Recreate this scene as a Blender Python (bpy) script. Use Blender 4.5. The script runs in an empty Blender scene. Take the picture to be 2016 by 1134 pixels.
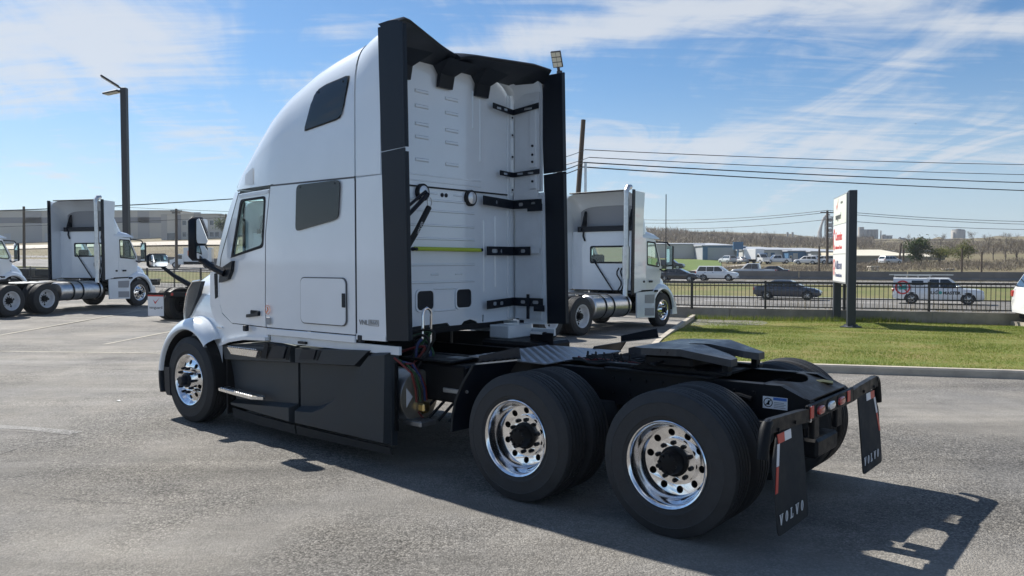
import bpy, bmesh, math, random
import numpy as np
from mathutils import Vector, Matrix
from mathutils.geometry import tessellate_polygon
PI = math.pi
rnd = random.Random(7)
scene = bpy.context.scene
COL = scene.collection

# ------------------------------------------------------------------ camera
FPX, CAMZ, PITCH = 1578.7, 1.9045, -0.0343          # focal length in pixels of the 2016 px photograph
cam_data = bpy.data.cameras.new('camera')
cam_data.sensor_width = 36.0
cam_data.lens = 36.0 * FPX / 2016.0
cam_data.clip_start = 0.1
cam_data.clip_end = 30000.0
cam = bpy.data.objects.new('camera', cam_data)
COL.objects.link(cam)
cam.location = (0, 0, CAMZ)
cam.rotation_euler = (PI / 2 + PITCH, 0.0015, 0)
scene.camera = cam

# ------------------------------------------------------------------ sun, sky, exposure
SUN = Vector((-0.727, 0.739, 1.0)).normalized()
sun_el = math.asin(SUN.z)
sun_az = math.atan2(SUN.x, SUN.y)
ld = bpy.data.lights.new('sun', 'SUN')
ld.energy = 4.7
ld.angle = math.radians(0.53)
ld.color = (1.0, 0.95, 0.87)
sun = bpy.data.objects.new('sun', ld)
COL.objects.link(sun)
sun.location = (-30, 30, 60)
sun.rotation_euler = SUN.to_track_quat('Z', 'Y').to_euler()

world = bpy.data.worlds.new('World')
scene.world = world
world.use_nodes = True
wn, wl = world.node_tree.nodes, world.node_tree.links
wn.clear()

def wnode(t, **k):
    n = wn.new(t)
    for a, b in k.items():
        setattr(n, a, b)
    return n

def wmath(op, a, b=None, c=None, clamp=False):
    n = wnode('ShaderNodeMath', operation=op, use_clamp=clamp)
    for i, v in enumerate((a, b, c)):
        if v is None:
            continue
        if isinstance(v, (int, float)):
            n.inputs[i].default_value = v
        else:
            wl.new(v, n.inputs[i])
    return n.outputs[0]

def wnoise(vec, scale, detail, rough, dist=0.0):
    n = wnode('ShaderNodeTexNoise')
    n.inputs['Scale'].default_value = scale
    n.inputs['Detail'].default_value = detail
    n.inputs['Roughness'].default_value = rough
    n.inputs['Distortion'].default_value = dist
    wl.new(vec, n.inputs['Vector'])
    return n.outputs[0]

def wrange(v, a, b, c=0.0, d=1.0):
    n = wnode('ShaderNodeMapRange', interpolation_type='SMOOTHSTEP')
    wl.new(v, n.inputs[0])
    for i, q in enumerate((a, b, c, d)):
        n.inputs[i + 1].default_value = q
    return n.outputs[0]

sky = wnode('ShaderNodeTexSky', sky_type='NISHITA')
sky.sun_disc = False
sky.sun_elevation = sun_el
sky.sun_rotation = sun_az
sky.altitude = 200
sky.air_density = 1.0
sky.dust_density = 0.3
sky.ozone_density = 2.2
tc = wnode('ShaderNodeTexCoord')
sep = wnode('ShaderNodeSeparateXYZ')
wl.new(tc.outputs['Generated'], sep.inputs[0])
dz = wmath('MAXIMUM', sep.outputs[2], 0.0)
den = wmath('ADD', dz, 0.13)
cu = wmath('DIVIDE', sep.outputs[0], den)
cv = wmath('DIVIDE', sep.outputs[1], den)
comb = wnode('ShaderNodeCombineXYZ')
wl.new(cu, comb.inputs[0]); wl.new(cv, comb.inputs[1])
# cirrus streaks: stretched, warped noise on a high flat layer
def cmap(off, rz, sc):
    m = wnode('ShaderNodeMapping')
    m.inputs['Location'].default_value = off
    m.inputs['Rotation'].default_value = (0, 0, rz)
    m.inputs['Scale'].default_value = sc
    wl.new(comb.outputs[0], m.inputs[0])
    return m.outputs[0]
streak = wnoise(cmap((3.1, 1.7, 0), math.radians(28), (1.35, 0.50, 1)), 1.45, 9, 0.60, 1.3)
puff = wnoise(cmap((8.3, 2.4, 0), math.radians(35), (0.8, 1.2, 1)), 0.62, 6, 0.55, 0.6)
fib = wnoise(cmap((1.0, 5.0, 0), math.radians(12), (0.5, 2.6, 1)), 3.0, 8, 0.62, 1.2)
c1 = wmath('MULTIPLY_ADD', puff, 0.55, wmath('MULTIPLY', streak, 0.75))
c1 = wmath('ADD', c1, wmath('MULTIPLY', wmath('SUBTRACT', fib, 0.5), 0.48))
# the larger cirrus banks that were overhead that day, as soft ellipses on the cloud layer
for bu, bv, ru, rv, ang, wt in ((-1.35, 2.32, .55, .26, -.1, .30), (-1.60, 2.80, .40, .18, -.3, .16), (.36, 2.34, .68, .13, -.36, .30), (1.40, 2.23, .24, .08, -.1, .26),
                                (-.48, 2.34, .13, .09, .2, .14), (-.72, 2.85, .16, .16, .4, .18), (.72, 3.62, .75, .36, .1, .22), (1.75, 3.5, .55, .45, .2, .15), (-1.75, 3.75, .8, .5, 0, .15)):
    du, dv = wmath('SUBTRACT', cu, bu), wmath('SUBTRACT', cv, bv)
    ca_, sa_ = math.cos(ang), math.sin(ang)
    eu = wmath('DIVIDE', wmath('ADD', wmath('MULTIPLY', du, ca_), wmath('MULTIPLY', dv, sa_)), ru)
    ev = wmath('DIVIDE', wmath('SUBTRACT', wmath('MULTIPLY', dv, ca_), wmath('MULTIPLY', du, sa_)), rv)
    d2 = wmath('ADD', wmath('MULTIPLY', eu, eu), wmath('MULTIPLY', ev, ev))
    c1 = wmath('ADD', c1, wmath('MULTIPLY', wmath('EXPONENT', wmath('MULTIPLY', d2, -1.0)), wt))
CLOUD_LO, CLOUD_HI = 0.585, 0.93
mask = wrange(c1, CLOUD_LO, CLOUD_HI, 0.0, 0.86)
# a thin milky veil near the horizon all the way round
veil = wrange(dz, 0.0, 0.24, 0.50, 0.0)
m2 = wmath('MAXIMUM', mask, veil)
cloudmix = wnode('ShaderNodeMix', data_type='RGBA')
wl.new(m2, cloudmix.inputs['Factor'])
bright = wnode('ShaderNodeMix', data_type='RGBA', blend_type='MULTIPLY')
bright.inputs['Factor'].default_value = 1.0
wl.new(sky.outputs[0], bright.inputs['A'])
bright.inputs['B'].default_value = (.68, .99, 1.22, 1)
wl.new(bright.outputs['Result'], cloudmix.inputs['A'])
cloudmix.inputs['B'].default_value = (7.6, 8.0, 8.6, 1)
bg = wnode('ShaderNodeBackground')
bg.inputs[1].default_value = 0.052
wl.new(cloudmix.outputs['Result'], bg.inputs[0])
wo = wnode('ShaderNodeOutputWorld')
wl.new(bg.outputs[0], wo.inputs[0])

vs = scene.view_settings
vs.view_transform = 'Standard'
vs.look = 'None'
vs.exposure = 0.82
vs.gamma = 1.0
vs.use_curve_mapping = False
scene.render.resolution_x, scene.render.resolution_y = 1024, 576

# ------------------------------------------------------------------ helpers
def at(px, py, Y):
    """World point seen at photograph pixel (px, py), at distance Y in front of the camera position."""
    a, b = (px - 1008) / FPX, -(py - 567) / FPX
    cp, sp = math.cos(PITCH), math.sin(PITCH)
    d = Vector((a, cp - b * sp, sp + b * cp))
    return Vector((0, 0, CAMZ)) + d * (Y / d.y)

def lerp(a, b, t): return a + (b - a) * t

def interp(x, pts):
    if x <= pts[0][0]: return pts[0][1]
    for (a, u), (b, v) in zip(pts, pts[1:]):
        if x <= b:
            return u + (v - u) * (x - a) / (b - a)
    return pts[-1][1]

class G:
    """Collects faces and links them as one mesh object."""
    def __init__(s):
        s.v, s.f = [], []
    def add(s, v, f):
        o = len(s.v)
        s.v += [tuple(p) for p in v]
        s.f += [tuple(i + o for i in q) for q in f]
        return s
    def box(s, x0, x1, y0, y1, z0, z1, c=0.0):
        if c <= 0:
            v = [(x, y, z) for z in (z0, z1) for y in (y0, y1) for x in (x0, x1)]
            return s.add(v, [(0, 2, 3, 1), (4, 5, 7, 6), (0, 1, 5, 4), (2, 6, 7, 3), (0, 4, 6, 2), (1, 3, 7, 5)])
        c = min(c, (x1 - x0) * .45, (y1 - y0) * .45, (z1 - z0) * .45)
        bm = bmesh.new()
        for x, sx in ((x0, 1), (x1, -1)):
            for y, sy in ((y0, 1), (y1, -1)):
                for z, sz in ((z0, 1), (z1, -1)):
                    bm.verts.new((x, y + sy * c, z + sz * c)); bm.verts.new((x + sx * c, y, z + sz * c)); bm.verts.new((x + sx * c, y + sy * c, z))
        bmesh.ops.convex_hull(bm, input=bm.verts)
        bmesh.ops.dissolve_limit(bm, angle_limit=.01, verts=bm.verts, edges=bm.edges)
        bm.verts.index_update()
        r = s.add([v.co[:] for v in bm.verts], [[v.index for v in f.verts] for f in bm.faces])
        bm.free()
        return r
    def prism(s, pts, axis, a0, a1):
        """pts: polygon in the plane across the axis ('x': (y,z), 'y': (x,z), 'z': (x,y))."""
        def m(p, a):
            return {'x': (a, p[0], p[1]), 'y': (p[0], a, p[1]), 'z': (p[0], p[1], a)}[axis]
        n = len(pts)
        return s.add([m(p, a0) for p in pts] + [m(p, a1) for p in pts],
                     [tuple(range(n))[::-1], tuple(range(n, 2 * n))] + [(i, (i + 1) % n, n + (i + 1) % n, n + i) for i in range(n)])
    def plate(s, outer, holes, fn, t):
        """Flat sheet with holes; fn(a, b, depth) maps sheet coordinates and depth to a point."""
        loops = [outer] + list(holes)
        flat = [p for l in loops for p in l]
        tris = tessellate_polygon([[Vector((p[0], p[1], 0)) for p in l] for l in loops])
        n = len(flat)
        v = [fn(p[0], p[1], 0.0) for p in flat] + [fn(p[0], p[1], t) for p in flat]
        f = [tuple(q) for q in tris] + [tuple(i + n for i in q)[::-1] for q in tris]
        o = 0
        for l in loops:
            k = len(l)
            f += [(o + i, o + (i + 1) % k, n + o + (i + 1) % k, n + o + i) for i in range(k)]
            o += k
        return s.add(v, f)
    def tube(s, path, r, n=8, caps=True):
        path = [Vector(p) for p in path]
        rs = r if isinstance(r, (list, tuple)) else [r] * len(path)
        rings, up = [], None
        for i, p in enumerate(path):
            d = (path[min(i + 1, len(path) - 1)] - path[max(i - 1, 0)]).normalized()
            if up is None:
                up = Vector((0, 0, 1)) if abs(d.z) < .9 else Vector((1, 0, 0))
            a = d.cross(up).normalized(); b = a.cross(d).normalized(); up = b
            rings.append([p + (a * math.cos(2 * PI * k / n) + b * math.sin(2 * PI * k / n)) * rs[i] for k in range(n)])
        return s.loft(rings, True, caps)
    def loft(s, rings, closed=True, caps=True):
        n = len(rings[0]); v = [p for r in rings for p in r]; f = []
        for i in range(len(rings) - 1):
            for k in range(n if closed else n - 1):
                f.append((i * n + k, i * n + (k + 1) % n, (i + 1) * n + (k + 1) % n, (i + 1) * n + k))
        if caps and closed:
            f += [tuple(range(n))[::-1], tuple(range((len(rings) - 1) * n, len(rings) * n))]
        return s.add(v, f)
    def lathe(s, prof, c=(0, 0, 0), axis='y', n=48, a0=0.0, a1=2 * PI):
        """prof: (radius, position along the axis)."""
        full = abs(a1 - a0 - 2 * PI) < 1e-6
        m = n if full else n + 1
        rings = []
        for k in range(m):
            t = a0 + (a1 - a0) * k / n
            ring = []
            for r, a in prof:
                u, w = r * math.cos(t), r * math.sin(t)
                p = {'y': (u, a, w), 'z': (u, w, a), 'x': (a, u, w)}[axis]
                ring.append((p[0] + c[0], p[1] + c[1], p[2] + c[2]))
            rings.append(ring)
        if full: rings.append(None)
        v = [p for r in rings if r for p in r]; q = len(prof); f = []
        for k in range(m if full else m - 1):
            k2 = (k + 1) % m
            for i in range(q - 1):
                f.append((k * q + i, k * q + i + 1, k2 * q + i + 1, k2 * q + i))
        return s.add(v, f)
    def disc(s, c, r, axis='y', n=24, t=0.004):
        return s.lathe([(0, -t), (r * .92, -t), (r, 0), (0, 0)], c, axis, n)
    def map(s, fn):
        s.v = [tuple(fn(*p)) for p in s.v]
        return s
    def obj(s, name, mat, parent=None, smooth=32, weld=True):
        me = bpy.data.meshes.new(name)
        me.from_pydata(s.v, [], s.f)
        if weld:
            bm = bmesh.new(); bm.from_mesh(me)
            bmesh.ops.remove_doubles(bm, verts=bm.verts, dist=1e-5)
            bmesh.ops.dissolve_degenerate(bm, edges=bm.edges, dist=1e-6)
            bmesh.ops.recalc_face_normals(bm, faces=bm.faces)
            bm.to_mesh(me); bm.free()
        if smooth:
            me.polygons.foreach_set('use_smooth', [True] * len(me.polygons))
            me.set_sharp_from_angle(angle=math.radians(smooth))
        me.materials.append(mat)
        return link(name, me, parent)

def link(name, me, parent=None):
    o = bpy.data.objects.new(name, me)
    COL.objects.link(o)
    if parent is not None: o.parent = parent
    return o

def thing(name, label, cat, loc=(0, 0, 0), rz=0.0, group=None):
    o = link(name, None)
    o.empty_display_size = .3
    o.location = loc; o.rotation_euler = (0, 0, rz)
    return tag(o, label, cat, group)

def tag(o, label=None, cat=None, group=None, kind=None):
    if label: o['label'] = label
    if cat: o['category'] = cat
    if group: o['group'] = group
    if kind: o['kind'] = kind
    return o

def copy_tree(o, parent=None):
    kids = list(o.children)
    c = o.copy(); COL.objects.link(c); c.parent = parent
    for k in kids: copy_tree(k, c)
    return c

def rrect(x0, x1, z0, z1, r, n=4):
    out = []
    for cx, cz, a in ((x1 - r, z1 - r, 0), (x0 + r, z1 - r, 90), (x0 + r, z0 + r, 180), (x1 - r, z0 + r, 270)):
        for k in range(n + 1):
            t = math.radians(a + 90 * k / n)
            out.append((cx + r * math.cos(t), cz + r * math.sin(t)))
    return out

def rpoly(pts, r, n=4):
    """Polygon with its corners rounded."""
    out, m = [], len(pts)
    for i in range(m):
        p, a, b = Vector(pts[i]), Vector(pts[i - 1]), Vector(pts[(i + 1) % m])
        da, db = (a - p), (b - p)
        q = min(r, da.length * .45, db.length * .45)
        s, e = p + da.normalized() * q, p + db.normalized() * q
        for k in range(n + 1):
            t = k / n
            out.append(tuple(s * (1 - t) ** 2 + p * 2 * t * (1 - t) + e * t * t))
    return out

def text_mesh(body, size, ext=0.002, bold=0.0):
    cu = bpy.data.curves.new('text', 'FONT')
    cu.body = body; cu.size = size; cu.extrude = ext; cu.offset = bold; cu.resolution_u = 2
    o = bpy.data.objects.new('text', cu); COL.objects.link(o)
    dg = bpy.context.evaluated_depsgraph_get(); dg.update()
    me = bpy.data.meshes.new_from_object(o.evaluated_get(dg))
    bpy.data.objects.remove(o); bpy.data.curves.remove(cu)
    return me

def text(name, body, size, mat, parent, fn, ext=0.002, bold=0.0, width=None):
    """Lettering; fn(u, v, w) maps text-plane coordinates to a point."""
    me = text_mesh(body, size, ext, bold)
    xs = [v.co.x for v in me.vertices] or [0]
    k = (width / (max(xs) - min(xs))) if width else 1.0
    x0 = min(xs)
    for v in me.vertices: v.co = fn((v.co.x - x0) * k, v.co.y, v.co.z)
    me.materials.clear(); me.materials.append(mat); me.name = name
    return link(name, me, parent)

# ------------------------------------------------------------------ materials
MATS = {}
def M(name, col, rough=.5, metal=0.0, coat=0.0, var=0.0, vscale=6.0, bump=0.0, bscale=200.0, spec=.5, coatr=.06, emit=None):
    m = bpy.data.materials.new(name); m.use_nodes = True
    nt = m.node_tree; n, l = nt.nodes, nt.links
    b = n['Principled BSDF']
    b.inputs['Base Color'].default_value = (*col, 1)
    b.inputs['Roughness'].default_value = rough
    b.inputs['Metallic'].default_value = metal
    b.inputs['Coat Weight'].default_value = coat
    b.inputs['Coat Roughness'].default_value = coatr
    b.inputs['Specular IOR Level'].default_value = spec
    if emit: 
        b.inputs['Emission Color'].default_value = (*emit, 1); b.inputs['Emission Strength'].default_value = 1
    t = n.new('ShaderNodeTexCoord')
    if var:
        x = n.new('ShaderNodeTexNoise'); x.inputs['Scale'].default_value = vscale; x.inputs['Detail'].default_value = 6; x.inputs['Roughness'].default_value = .6
        l.new(t.outputs['Object'], x.inputs['Vector'])
        r = n.new('ShaderNodeMapRange'); r.inputs[1].default_value = .3; r.inputs[2].default_value = .7; r.inputs[3].default_value = 1 - var; r.inputs[4].default_value = 1 + var
        l.new(x.outputs[0], r.inputs[0])
        k = n.new('ShaderNodeMix'); k.data_type = 'RGBA'; k.blend_type = 'MULTIPLY'; k.inputs['Factor'].default_value = 1
        k.inputs['A'].default_value = (*col, 1); l.new(r.outputs[0], k.inputs['B'])
        l.new(k.outputs['Result'], b.inputs['Base Color'])
        r2 = n.new('ShaderNodeMapRange'); r2.inputs[1].default_value = .3; r2.inputs[2].default_value = .7; r2.inputs[3].default_value = max(.02, rough * (1 - var)); r2.inputs[4].default_value = min(1, rough * (1 + var))
        l.new(x.outputs[0], r2.inputs[0]); l.new(r2.outputs[0], b.inputs['Roughness'])
    if bump:
        x = n.new('ShaderNodeTexNoise'); x.inputs['Scale'].default_value = bscale; x.inputs['Detail'].default_value = 3
        l.new(t.outputs['Object'], x.inputs['Vector'])
        p = n.new('ShaderNodeBump'); p.inputs['Strength'].default_value = bump; p.inputs['Distance'].default_value = .004
        l.new(x.outputs[0], p.inputs['Height']); l.new(p.outputs[0], b.inputs['Normal'])
    MATS[name] = m
    return m

def Mglass(name, tint, refl=.08):
    """Tinted see-through pane: clear part tinted, mirror part by Fresnel."""
    m = bpy.data.materials.new(name); m.use_nodes = True
    n, l = m.node_tree.nodes, m.node_tree.links
    n.clear()
    o = n.new('ShaderNodeOutputMaterial'); a = n.new('ShaderNodeBsdfTransparent'); g = n.new('ShaderNodeBsdfGlossy'); x = n.new('ShaderNodeMixShader'); f = n.new('ShaderNodeLayerWeight'); pw = n.new('ShaderNodeMath'); ad = n.new('ShaderNodeMath')
    a.inputs[0].default_value = (*tint, 1); g.inputs['Roughness'].default_value = .01; f.inputs[0].default_value = .5
    pw.operation = 'POWER'; pw.inputs[1].default_value = 5; ad.operation = 'MULTIPLY_ADD'; ad.inputs[1].default_value = .9; ad.inputs[2].default_value = .05
    l.new(f.outputs['Facing'], pw.inputs[0]); l.new(pw.outputs[0], ad.inputs[0]); l.new(ad.outputs[0], x.inputs[0]); l.new(a.outputs[0], x.inputs[1]); l.new(g.outputs[0], x.inputs[2]); l.new(x.outputs[0], o.inputs[0])
    MATS[name] = m
    return m

m_white = M('white_paint', (.74, .79, .84), .22, coat=1.0, var=.03, vscale=2.0)
m_white2 = M('white_paint_satin', (.66, .70, .74), .42, coat=.3, var=.06, vscale=5.0)
m_plastic = M('charcoal_plastic', (.024, .031, .038), .45, var=.12, vscale=4, bump=.25, bscale=420, spec=.35)
m_plastic_d = M('black_plastic', (.006, .010, .018), .42, var=.12, vscale=4, bump=.2, bscale=420, spec=.3)
m_rubber = M('rubber', (.026, .028, .030), .75, var=.2, vscale=7, bump=.3, bscale=150, spec=.25)
m_frame = M('black_chassis_paint', (.007, .008, .010), .45, var=.3, vscale=9, bump=.2, bscale=120, spec=.18)
m_step = M('step_aluminium', (.82, .80, .77), .27, 1.0, var=.1, vscale=10)
m_seam = M('grey_seam', (.10, .105, .115), .7)
m_dark = M('dark_cavity', (.006, .006, .007), .8)
m_chrome = M('polished_aluminium', (.86, .86, .87), .13, 1.0, var=.18, vscale=14)
m_alu = M('brushed_aluminium', (.62, .62, .62), .34, 1.0, var=.15, vscale=9)
m_galv = M('tread_plate', (.36, .37, .38), .42, .85, var=.2, vscale=8)
m_greyrim = M('white_steel_rim', (.62, .63, .65), .5, var=.1, vscale=9)
m_darkglass = M('dark_tinted_glass', (.018, .021, .025), .03, spec=.5)
m_glass = Mglass('clear_glass', (.86, .94, .92))
m_mirror = M('mirror_glass', (.85, .87, .88), .01, 1.0)
m_red = M('red_lens', (.42, .02, .015), .2, coat=.6)
m_redtape = M('red_reflective_tape', (.55, .045, .03), .35)
m_whitetape = M('white_reflective_tape', (.75, .76, .78), .35)
m_amber = M('amber_lens', (.75, .22, .02), .2, coat=.6)
m_lens = M('clear_lens', (.7, .72, .74), .12, .3, coat=1)
m_green = M('lime_strap_paint', (.42, .52, .04), .4)
m_letter = M('white_lettering', (.72, .73, .74), .5)
m_greytext = M('grey_lettering', (.26, .27, .28), .35, .3)
m_blue = M('blue_print', (.05, .16, .48), .5)
m_orange = M('orange_print', (.75, .22, .08), .5)
m_seat = M('seat_fabric', (.05, .05, .055), .8)
m_hose_g = M('green_hose', (.02, .08, .03), .45)
m_hose_b = M('blue_hose', (.02, .04, .14), .45)
m_hose_r = M('red_hose', (.16, .02, .02), .45)
m_brass = M('brass', (.7, .55, .25), .3, 1.0)
m_tankend = M('tank_end_metal', (.50, .46, .38), .38, .8, var=.12)
# ------------------------------------------------------------------ ground
DX, DY = 0.905, -0.425                       # direction along fence and highway
def su(X, Y): return DX * X + DY * Y, -DY * X + DX * Y
def xy(s, u): return DX * s - DY * u, DY * s + DX * u
def uf(s): return interp(s, [(-120, 40), (-80, 37), (-36, 33.2), (-6, 27.8), (4, 28.3), (40, 28.5)])
def smooth(t): t = max(0., min(1., t)); return t * t * (3 - 2 * t)
def zg(X, Y):
    return max(0.0, Y - 12) * interp(X, [(-15, .010), (4, -.006), (20, -.006)])
ZU = [(34, -.95), (48, -1.05), (67, -1.05), (84, -.55), (103, -.55), (112, -.35), (140, .2), (180, 1.0), (300, 4.5), (500, 12), (1000, 24), (2500, 40), (6000, 40)]
def zt(s, u):
    t = u - uf(s)
    lot = zg(*xy(s, min(u, uf(s)))) - .10
    if t <= 0: return lot
    far = interp(u, ZU) + smooth((-s - 20) / 160) * min(1.5, max(0, (u - 40) / 130)) * 6.5
    return lerp(lot, far, smooth(t / 8)) if t < 8 else far

def ground_mat(name, c1, c2, c3, scale, bump=.5, rough=.9, detail_scale=14.):
    m = bpy.data.materials.new(name); m.use_nodes = True
    n, l = m.node_tree.nodes, m.node_tree.links
    b = n['Principled BSDF']; b.inputs['Roughness'].default_value = rough; b.inputs['Specular IOR Level'].default_value = .2
    t = n.new('ShaderNodeTexCoord')
    def noise(sc, d=6, r=.6):
        x = n.new('ShaderNodeTexNoise'); x.inputs['Scale'].default_value = sc; x.inputs['Detail'].default_value = d; x.inputs['Roughness'].default_value = r
        l.new(t.outputs['Object'], x.inputs['Vector']); return x.outputs[0]
    a, c = noise(scale), noise(scale * detail_scale, 8, .7)
    k = n.new('ShaderNodeMath'); k.operation = 'MULTIPLY_ADD'; k.inputs[1].default_value = .5; l.new(c, k.inputs[0])
    h = n.new('ShaderNodeMath'); h.operation = 'MULTIPLY'; h.inputs[1].default_value = .5; l.new(a, h.inputs[0]); l.new(h.outputs[0], k.inputs[2])
    r = n.new('ShaderNodeValToRGB'); l.new(k.outputs[0], r.inputs[0])
    e = r.color_ramp.elements
    e[0].position, e[0].color = .38, (*c1, 1); e[1].position, e[1].color = .62, (*c3, 1)
    q = e.new(.5); q.color = (*c2, 1)
    l.new(r.outputs[0], b.inputs['Base Color'])
    p = n.new('ShaderNodeBump'); p.inputs['Strength'].default_value = bump; p.inputs['Distance'].default_value = .1
    l.new(c, p.inputs['Height']); l.new(p.outputs[0], b.inputs['Normal'])
    MATS[name] = m
    return m

def asphalt_mat(name, base, warm, agg=1.0, scale=1.0):
    m = bpy.data.materials.new(name); m.use_nodes = True
    n, l = m.node_tree.nodes, m.node_tree.links
    b = n['Principled BSDF']; b.inputs['Roughness'].default_value = .85; b.inputs['Specular IOR Level'].default_value = .35
    t = n.new('ShaderNodeTexCoord')
    def noise(sc, d, r, vec=None, dist=0.):
        x = n.new('ShaderNodeTexNoise'); x.inputs['Scale'].default_value = sc; x.inputs['Detail'].default_value = d; x.inputs['Roughness'].default_value = r; x.inputs['Distortion'].default_value = dist
        l.new(vec or t.outputs['Object'], x.inputs['Vector']); return x.outputs[0]
    def rng(v, a, bb, c, d):
        x = n.new('ShaderNodeMapRange'); l.new(v, x.inputs[0])
        for i, q in enumerate((a, bb, c, d)): x.inputs[i + 1].default_value = q
        return x.outputs[0]
    def mul(a, bb):
        x = n.new('ShaderNodeMath'); x.operation = 'MULTIPLY'; l.new(a, x.inputs[0])
        l.new(bb, x.inputs[1]) if not isinstance(bb, float) else setattr(x.inputs[1], 'default_value', bb)
        return x.outputs[0]
    big = rng(noise(.22, 5, .55), .3, .7, .72, 1.28)
    mp = n.new('ShaderNodeMapping'); mp.inputs['Rotation'].default_value = (0, 0, .25); mp.inputs['Scale'].default_value = (.12, 1.1, 1)
    l.new(t.outputs['Object'], mp.inputs[0])
    streak = rng(noise(1.1, 6, .65, mp.outputs[0], .4), .32, .68, .78, 1.22)
    mid = rng(noise(2.3, 7, .7), .3, .7, .86, 1.14)
    vo = n.new('ShaderNodeTexVoronoi'); vo.inputs['Scale'].default_value = 75 * scale
    l.new(t.outputs['Object'], vo.inputs['Vector'])
    sp = n.new('ShaderNodeSeparateColor'); l.new(vo.outputs['Color'], sp.inputs[0])
    stone = rng(sp.outputs[0], 0, 1, 1 - .42 * agg, 1 + .55 * agg)
    gap = rng(vo.outputs['Distance'], .25, .75, 1.0, 1 - .45 * agg)
    vo2 = n.new('ShaderNodeTexVoronoi'); vo2.inputs['Scale'].default_value = 30 * scale
    l.new(t.outputs['Object'], vo2.inputs['Vector'])
    clod = rng(vo2.outputs['Distance'], .15, .75, 1 + .16 * agg, 1 - .22 * agg)
    rough_k = rng(noise(.38, 4, .55, None, .5), .42, .60, .30, 1.12)
    fine = n.new('ShaderNodeMath'); fine.operation = 'SUBTRACT'; fine.inputs[1].default_value = 1.0; l.new(mul(mul(stone, gap), clod), fine.inputs[0])
    worn = n.new('ShaderNodeMath'); worn.operation = 'ADD'; worn.inputs[1].default_value = 1.0; l.new(mul(fine.outputs[0], rough_k), worn.inputs[0])
    v = mul(mul(mul(big, streak), mid), worn.outputs[0])
    # oil stains: soft dark blots with a shape of their own
    st = rng(noise(.55, 3, .5), .66, .78, 1.0, .62)
    v = mul(v, st)
    col = n.new('ShaderNodeMix'); col.data_type = 'RGBA'; col.inputs['A'].default_value = (*base, 1); col.inputs['B'].default_value = (*warm, 1)
    l.new(rng(noise(.5, 4, .6), .35, .65, 0, 1), col.inputs['Factor'])
    fin = n.new('ShaderNodeMix'); fin.data_type = 'RGBA'; fin.blend_type = 'MULTIPLY'; fin.inputs['Factor'].default_value = 1
    l.new(col.outputs['Result'], fin.inputs['A']); l.new(v, fin.inputs['B'])
    l.new(fin.outputs['Result'], b.inputs['Base Color'])
    h = n.new('ShaderNodeMath'); h.operation = 'MULTIPLY_ADD'; h.inputs[1].default_value = -1.0
    l.new(vo.outputs['Distance'], h.inputs[0]); l.new(noise(260 * scale, 3, .6), h.inputs[2])
    p = n.new('ShaderNodeBump'); p.inputs['Strength'].default_value = 1.0; p.inputs['Distance'].default_value = .009 / scale
    l.new(h.outputs[0], p.inputs['Height']); l.new(p.outputs[0], b.inputs['Normal'])
    MATS[name] = m
    return m

m_asphalt = asphalt_mat('weathered_asphalt', (.218, .211, .200), (.275, .257, .228))
m_road = asphalt_mat('road_asphalt', (.20, .195, .19), (.23, .22, .205), .4, .25)
m_terrain = ground_mat('dry_grassland', (.10, .085, .05), (.17, .14, .085), (.11, .12, .055), .06)
m_lawn = ground_mat('lawn_soil', (.25, .20, .09), (.17, .18, .05), (.10, .155, .03), .55, .6)
m_field = ground_mat('green_verge', (.10, .15, .04), (.12, .17, .05), (.09, .12, .035), .3)
m_median = ground_mat('dry_verge', (.20, .165, .085), (.15, .15, .06), (.10, .13, .04), .25)
m_concrete = M('concrete', (.40, .36, .30), .85, var=.22, vscale=3.0, bump=.5, bscale=40)
m_concrete_d = M('stained_concrete', (.27, .245, .21), .88, var=.30, vscale=1.6, bump=.5, bscale=30)
m_barrier = M('barrier_concrete', (.16, .15, .14), .88, var=.25, vscale=.6)
m_iron = M('black_iron', (.014, .015, .018), .4)
m_line = M('faded_line_paint', (.31, .29, .235), .85, var=.3, vscale=6.)
m_wood = M('weathered_pole_wood', (.085, .062, .045), .85, var=.3, vscale=9)
m_pole = M('dark_bronze_pole', (.03, .031, .034), .4)
m_wire = M('wire', (.02, .02, .022), .6)

S = sorted(set([-3000, -2000, -1400, -1000, -700, -500, -400, -320, -260, -220, -180, -150] + list(range(-130, 131, 5)) + [150, 180, 220, 280, 350, 450, 600, 800, 1100, 1500, 2200, 3500]))
UA = [48, 67, 84, 95, 103, 107, 112, 140, 180, 220, 260, 300, 400, 500, 650, 800, 1000, 1400, 2000, 2500, 4000, 6000]
rows = []
for t in (-110, -60, -30, -20, -10, -4, 0, 1, 2, 3, 4, 5, 6, 8):
    rows.append([(s, uf(s) + t) for s in S])
for u in UA:
    rows.append([(s, u) for s in S])
g = G()
hn = random.Random(3)
def hill(s, u):
    return zt(s, u) + (hn.uniform(-1, 1) * min(4, (u - 300) * .006) if u > 320 else 0)
g.loft([[(*xy(s, u), hill(s, u)) for s, u in r] for r in rows], False, False)
tag(g.obj('terrain', m_terrain, smooth=80, weld=False), kind='structure')

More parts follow.
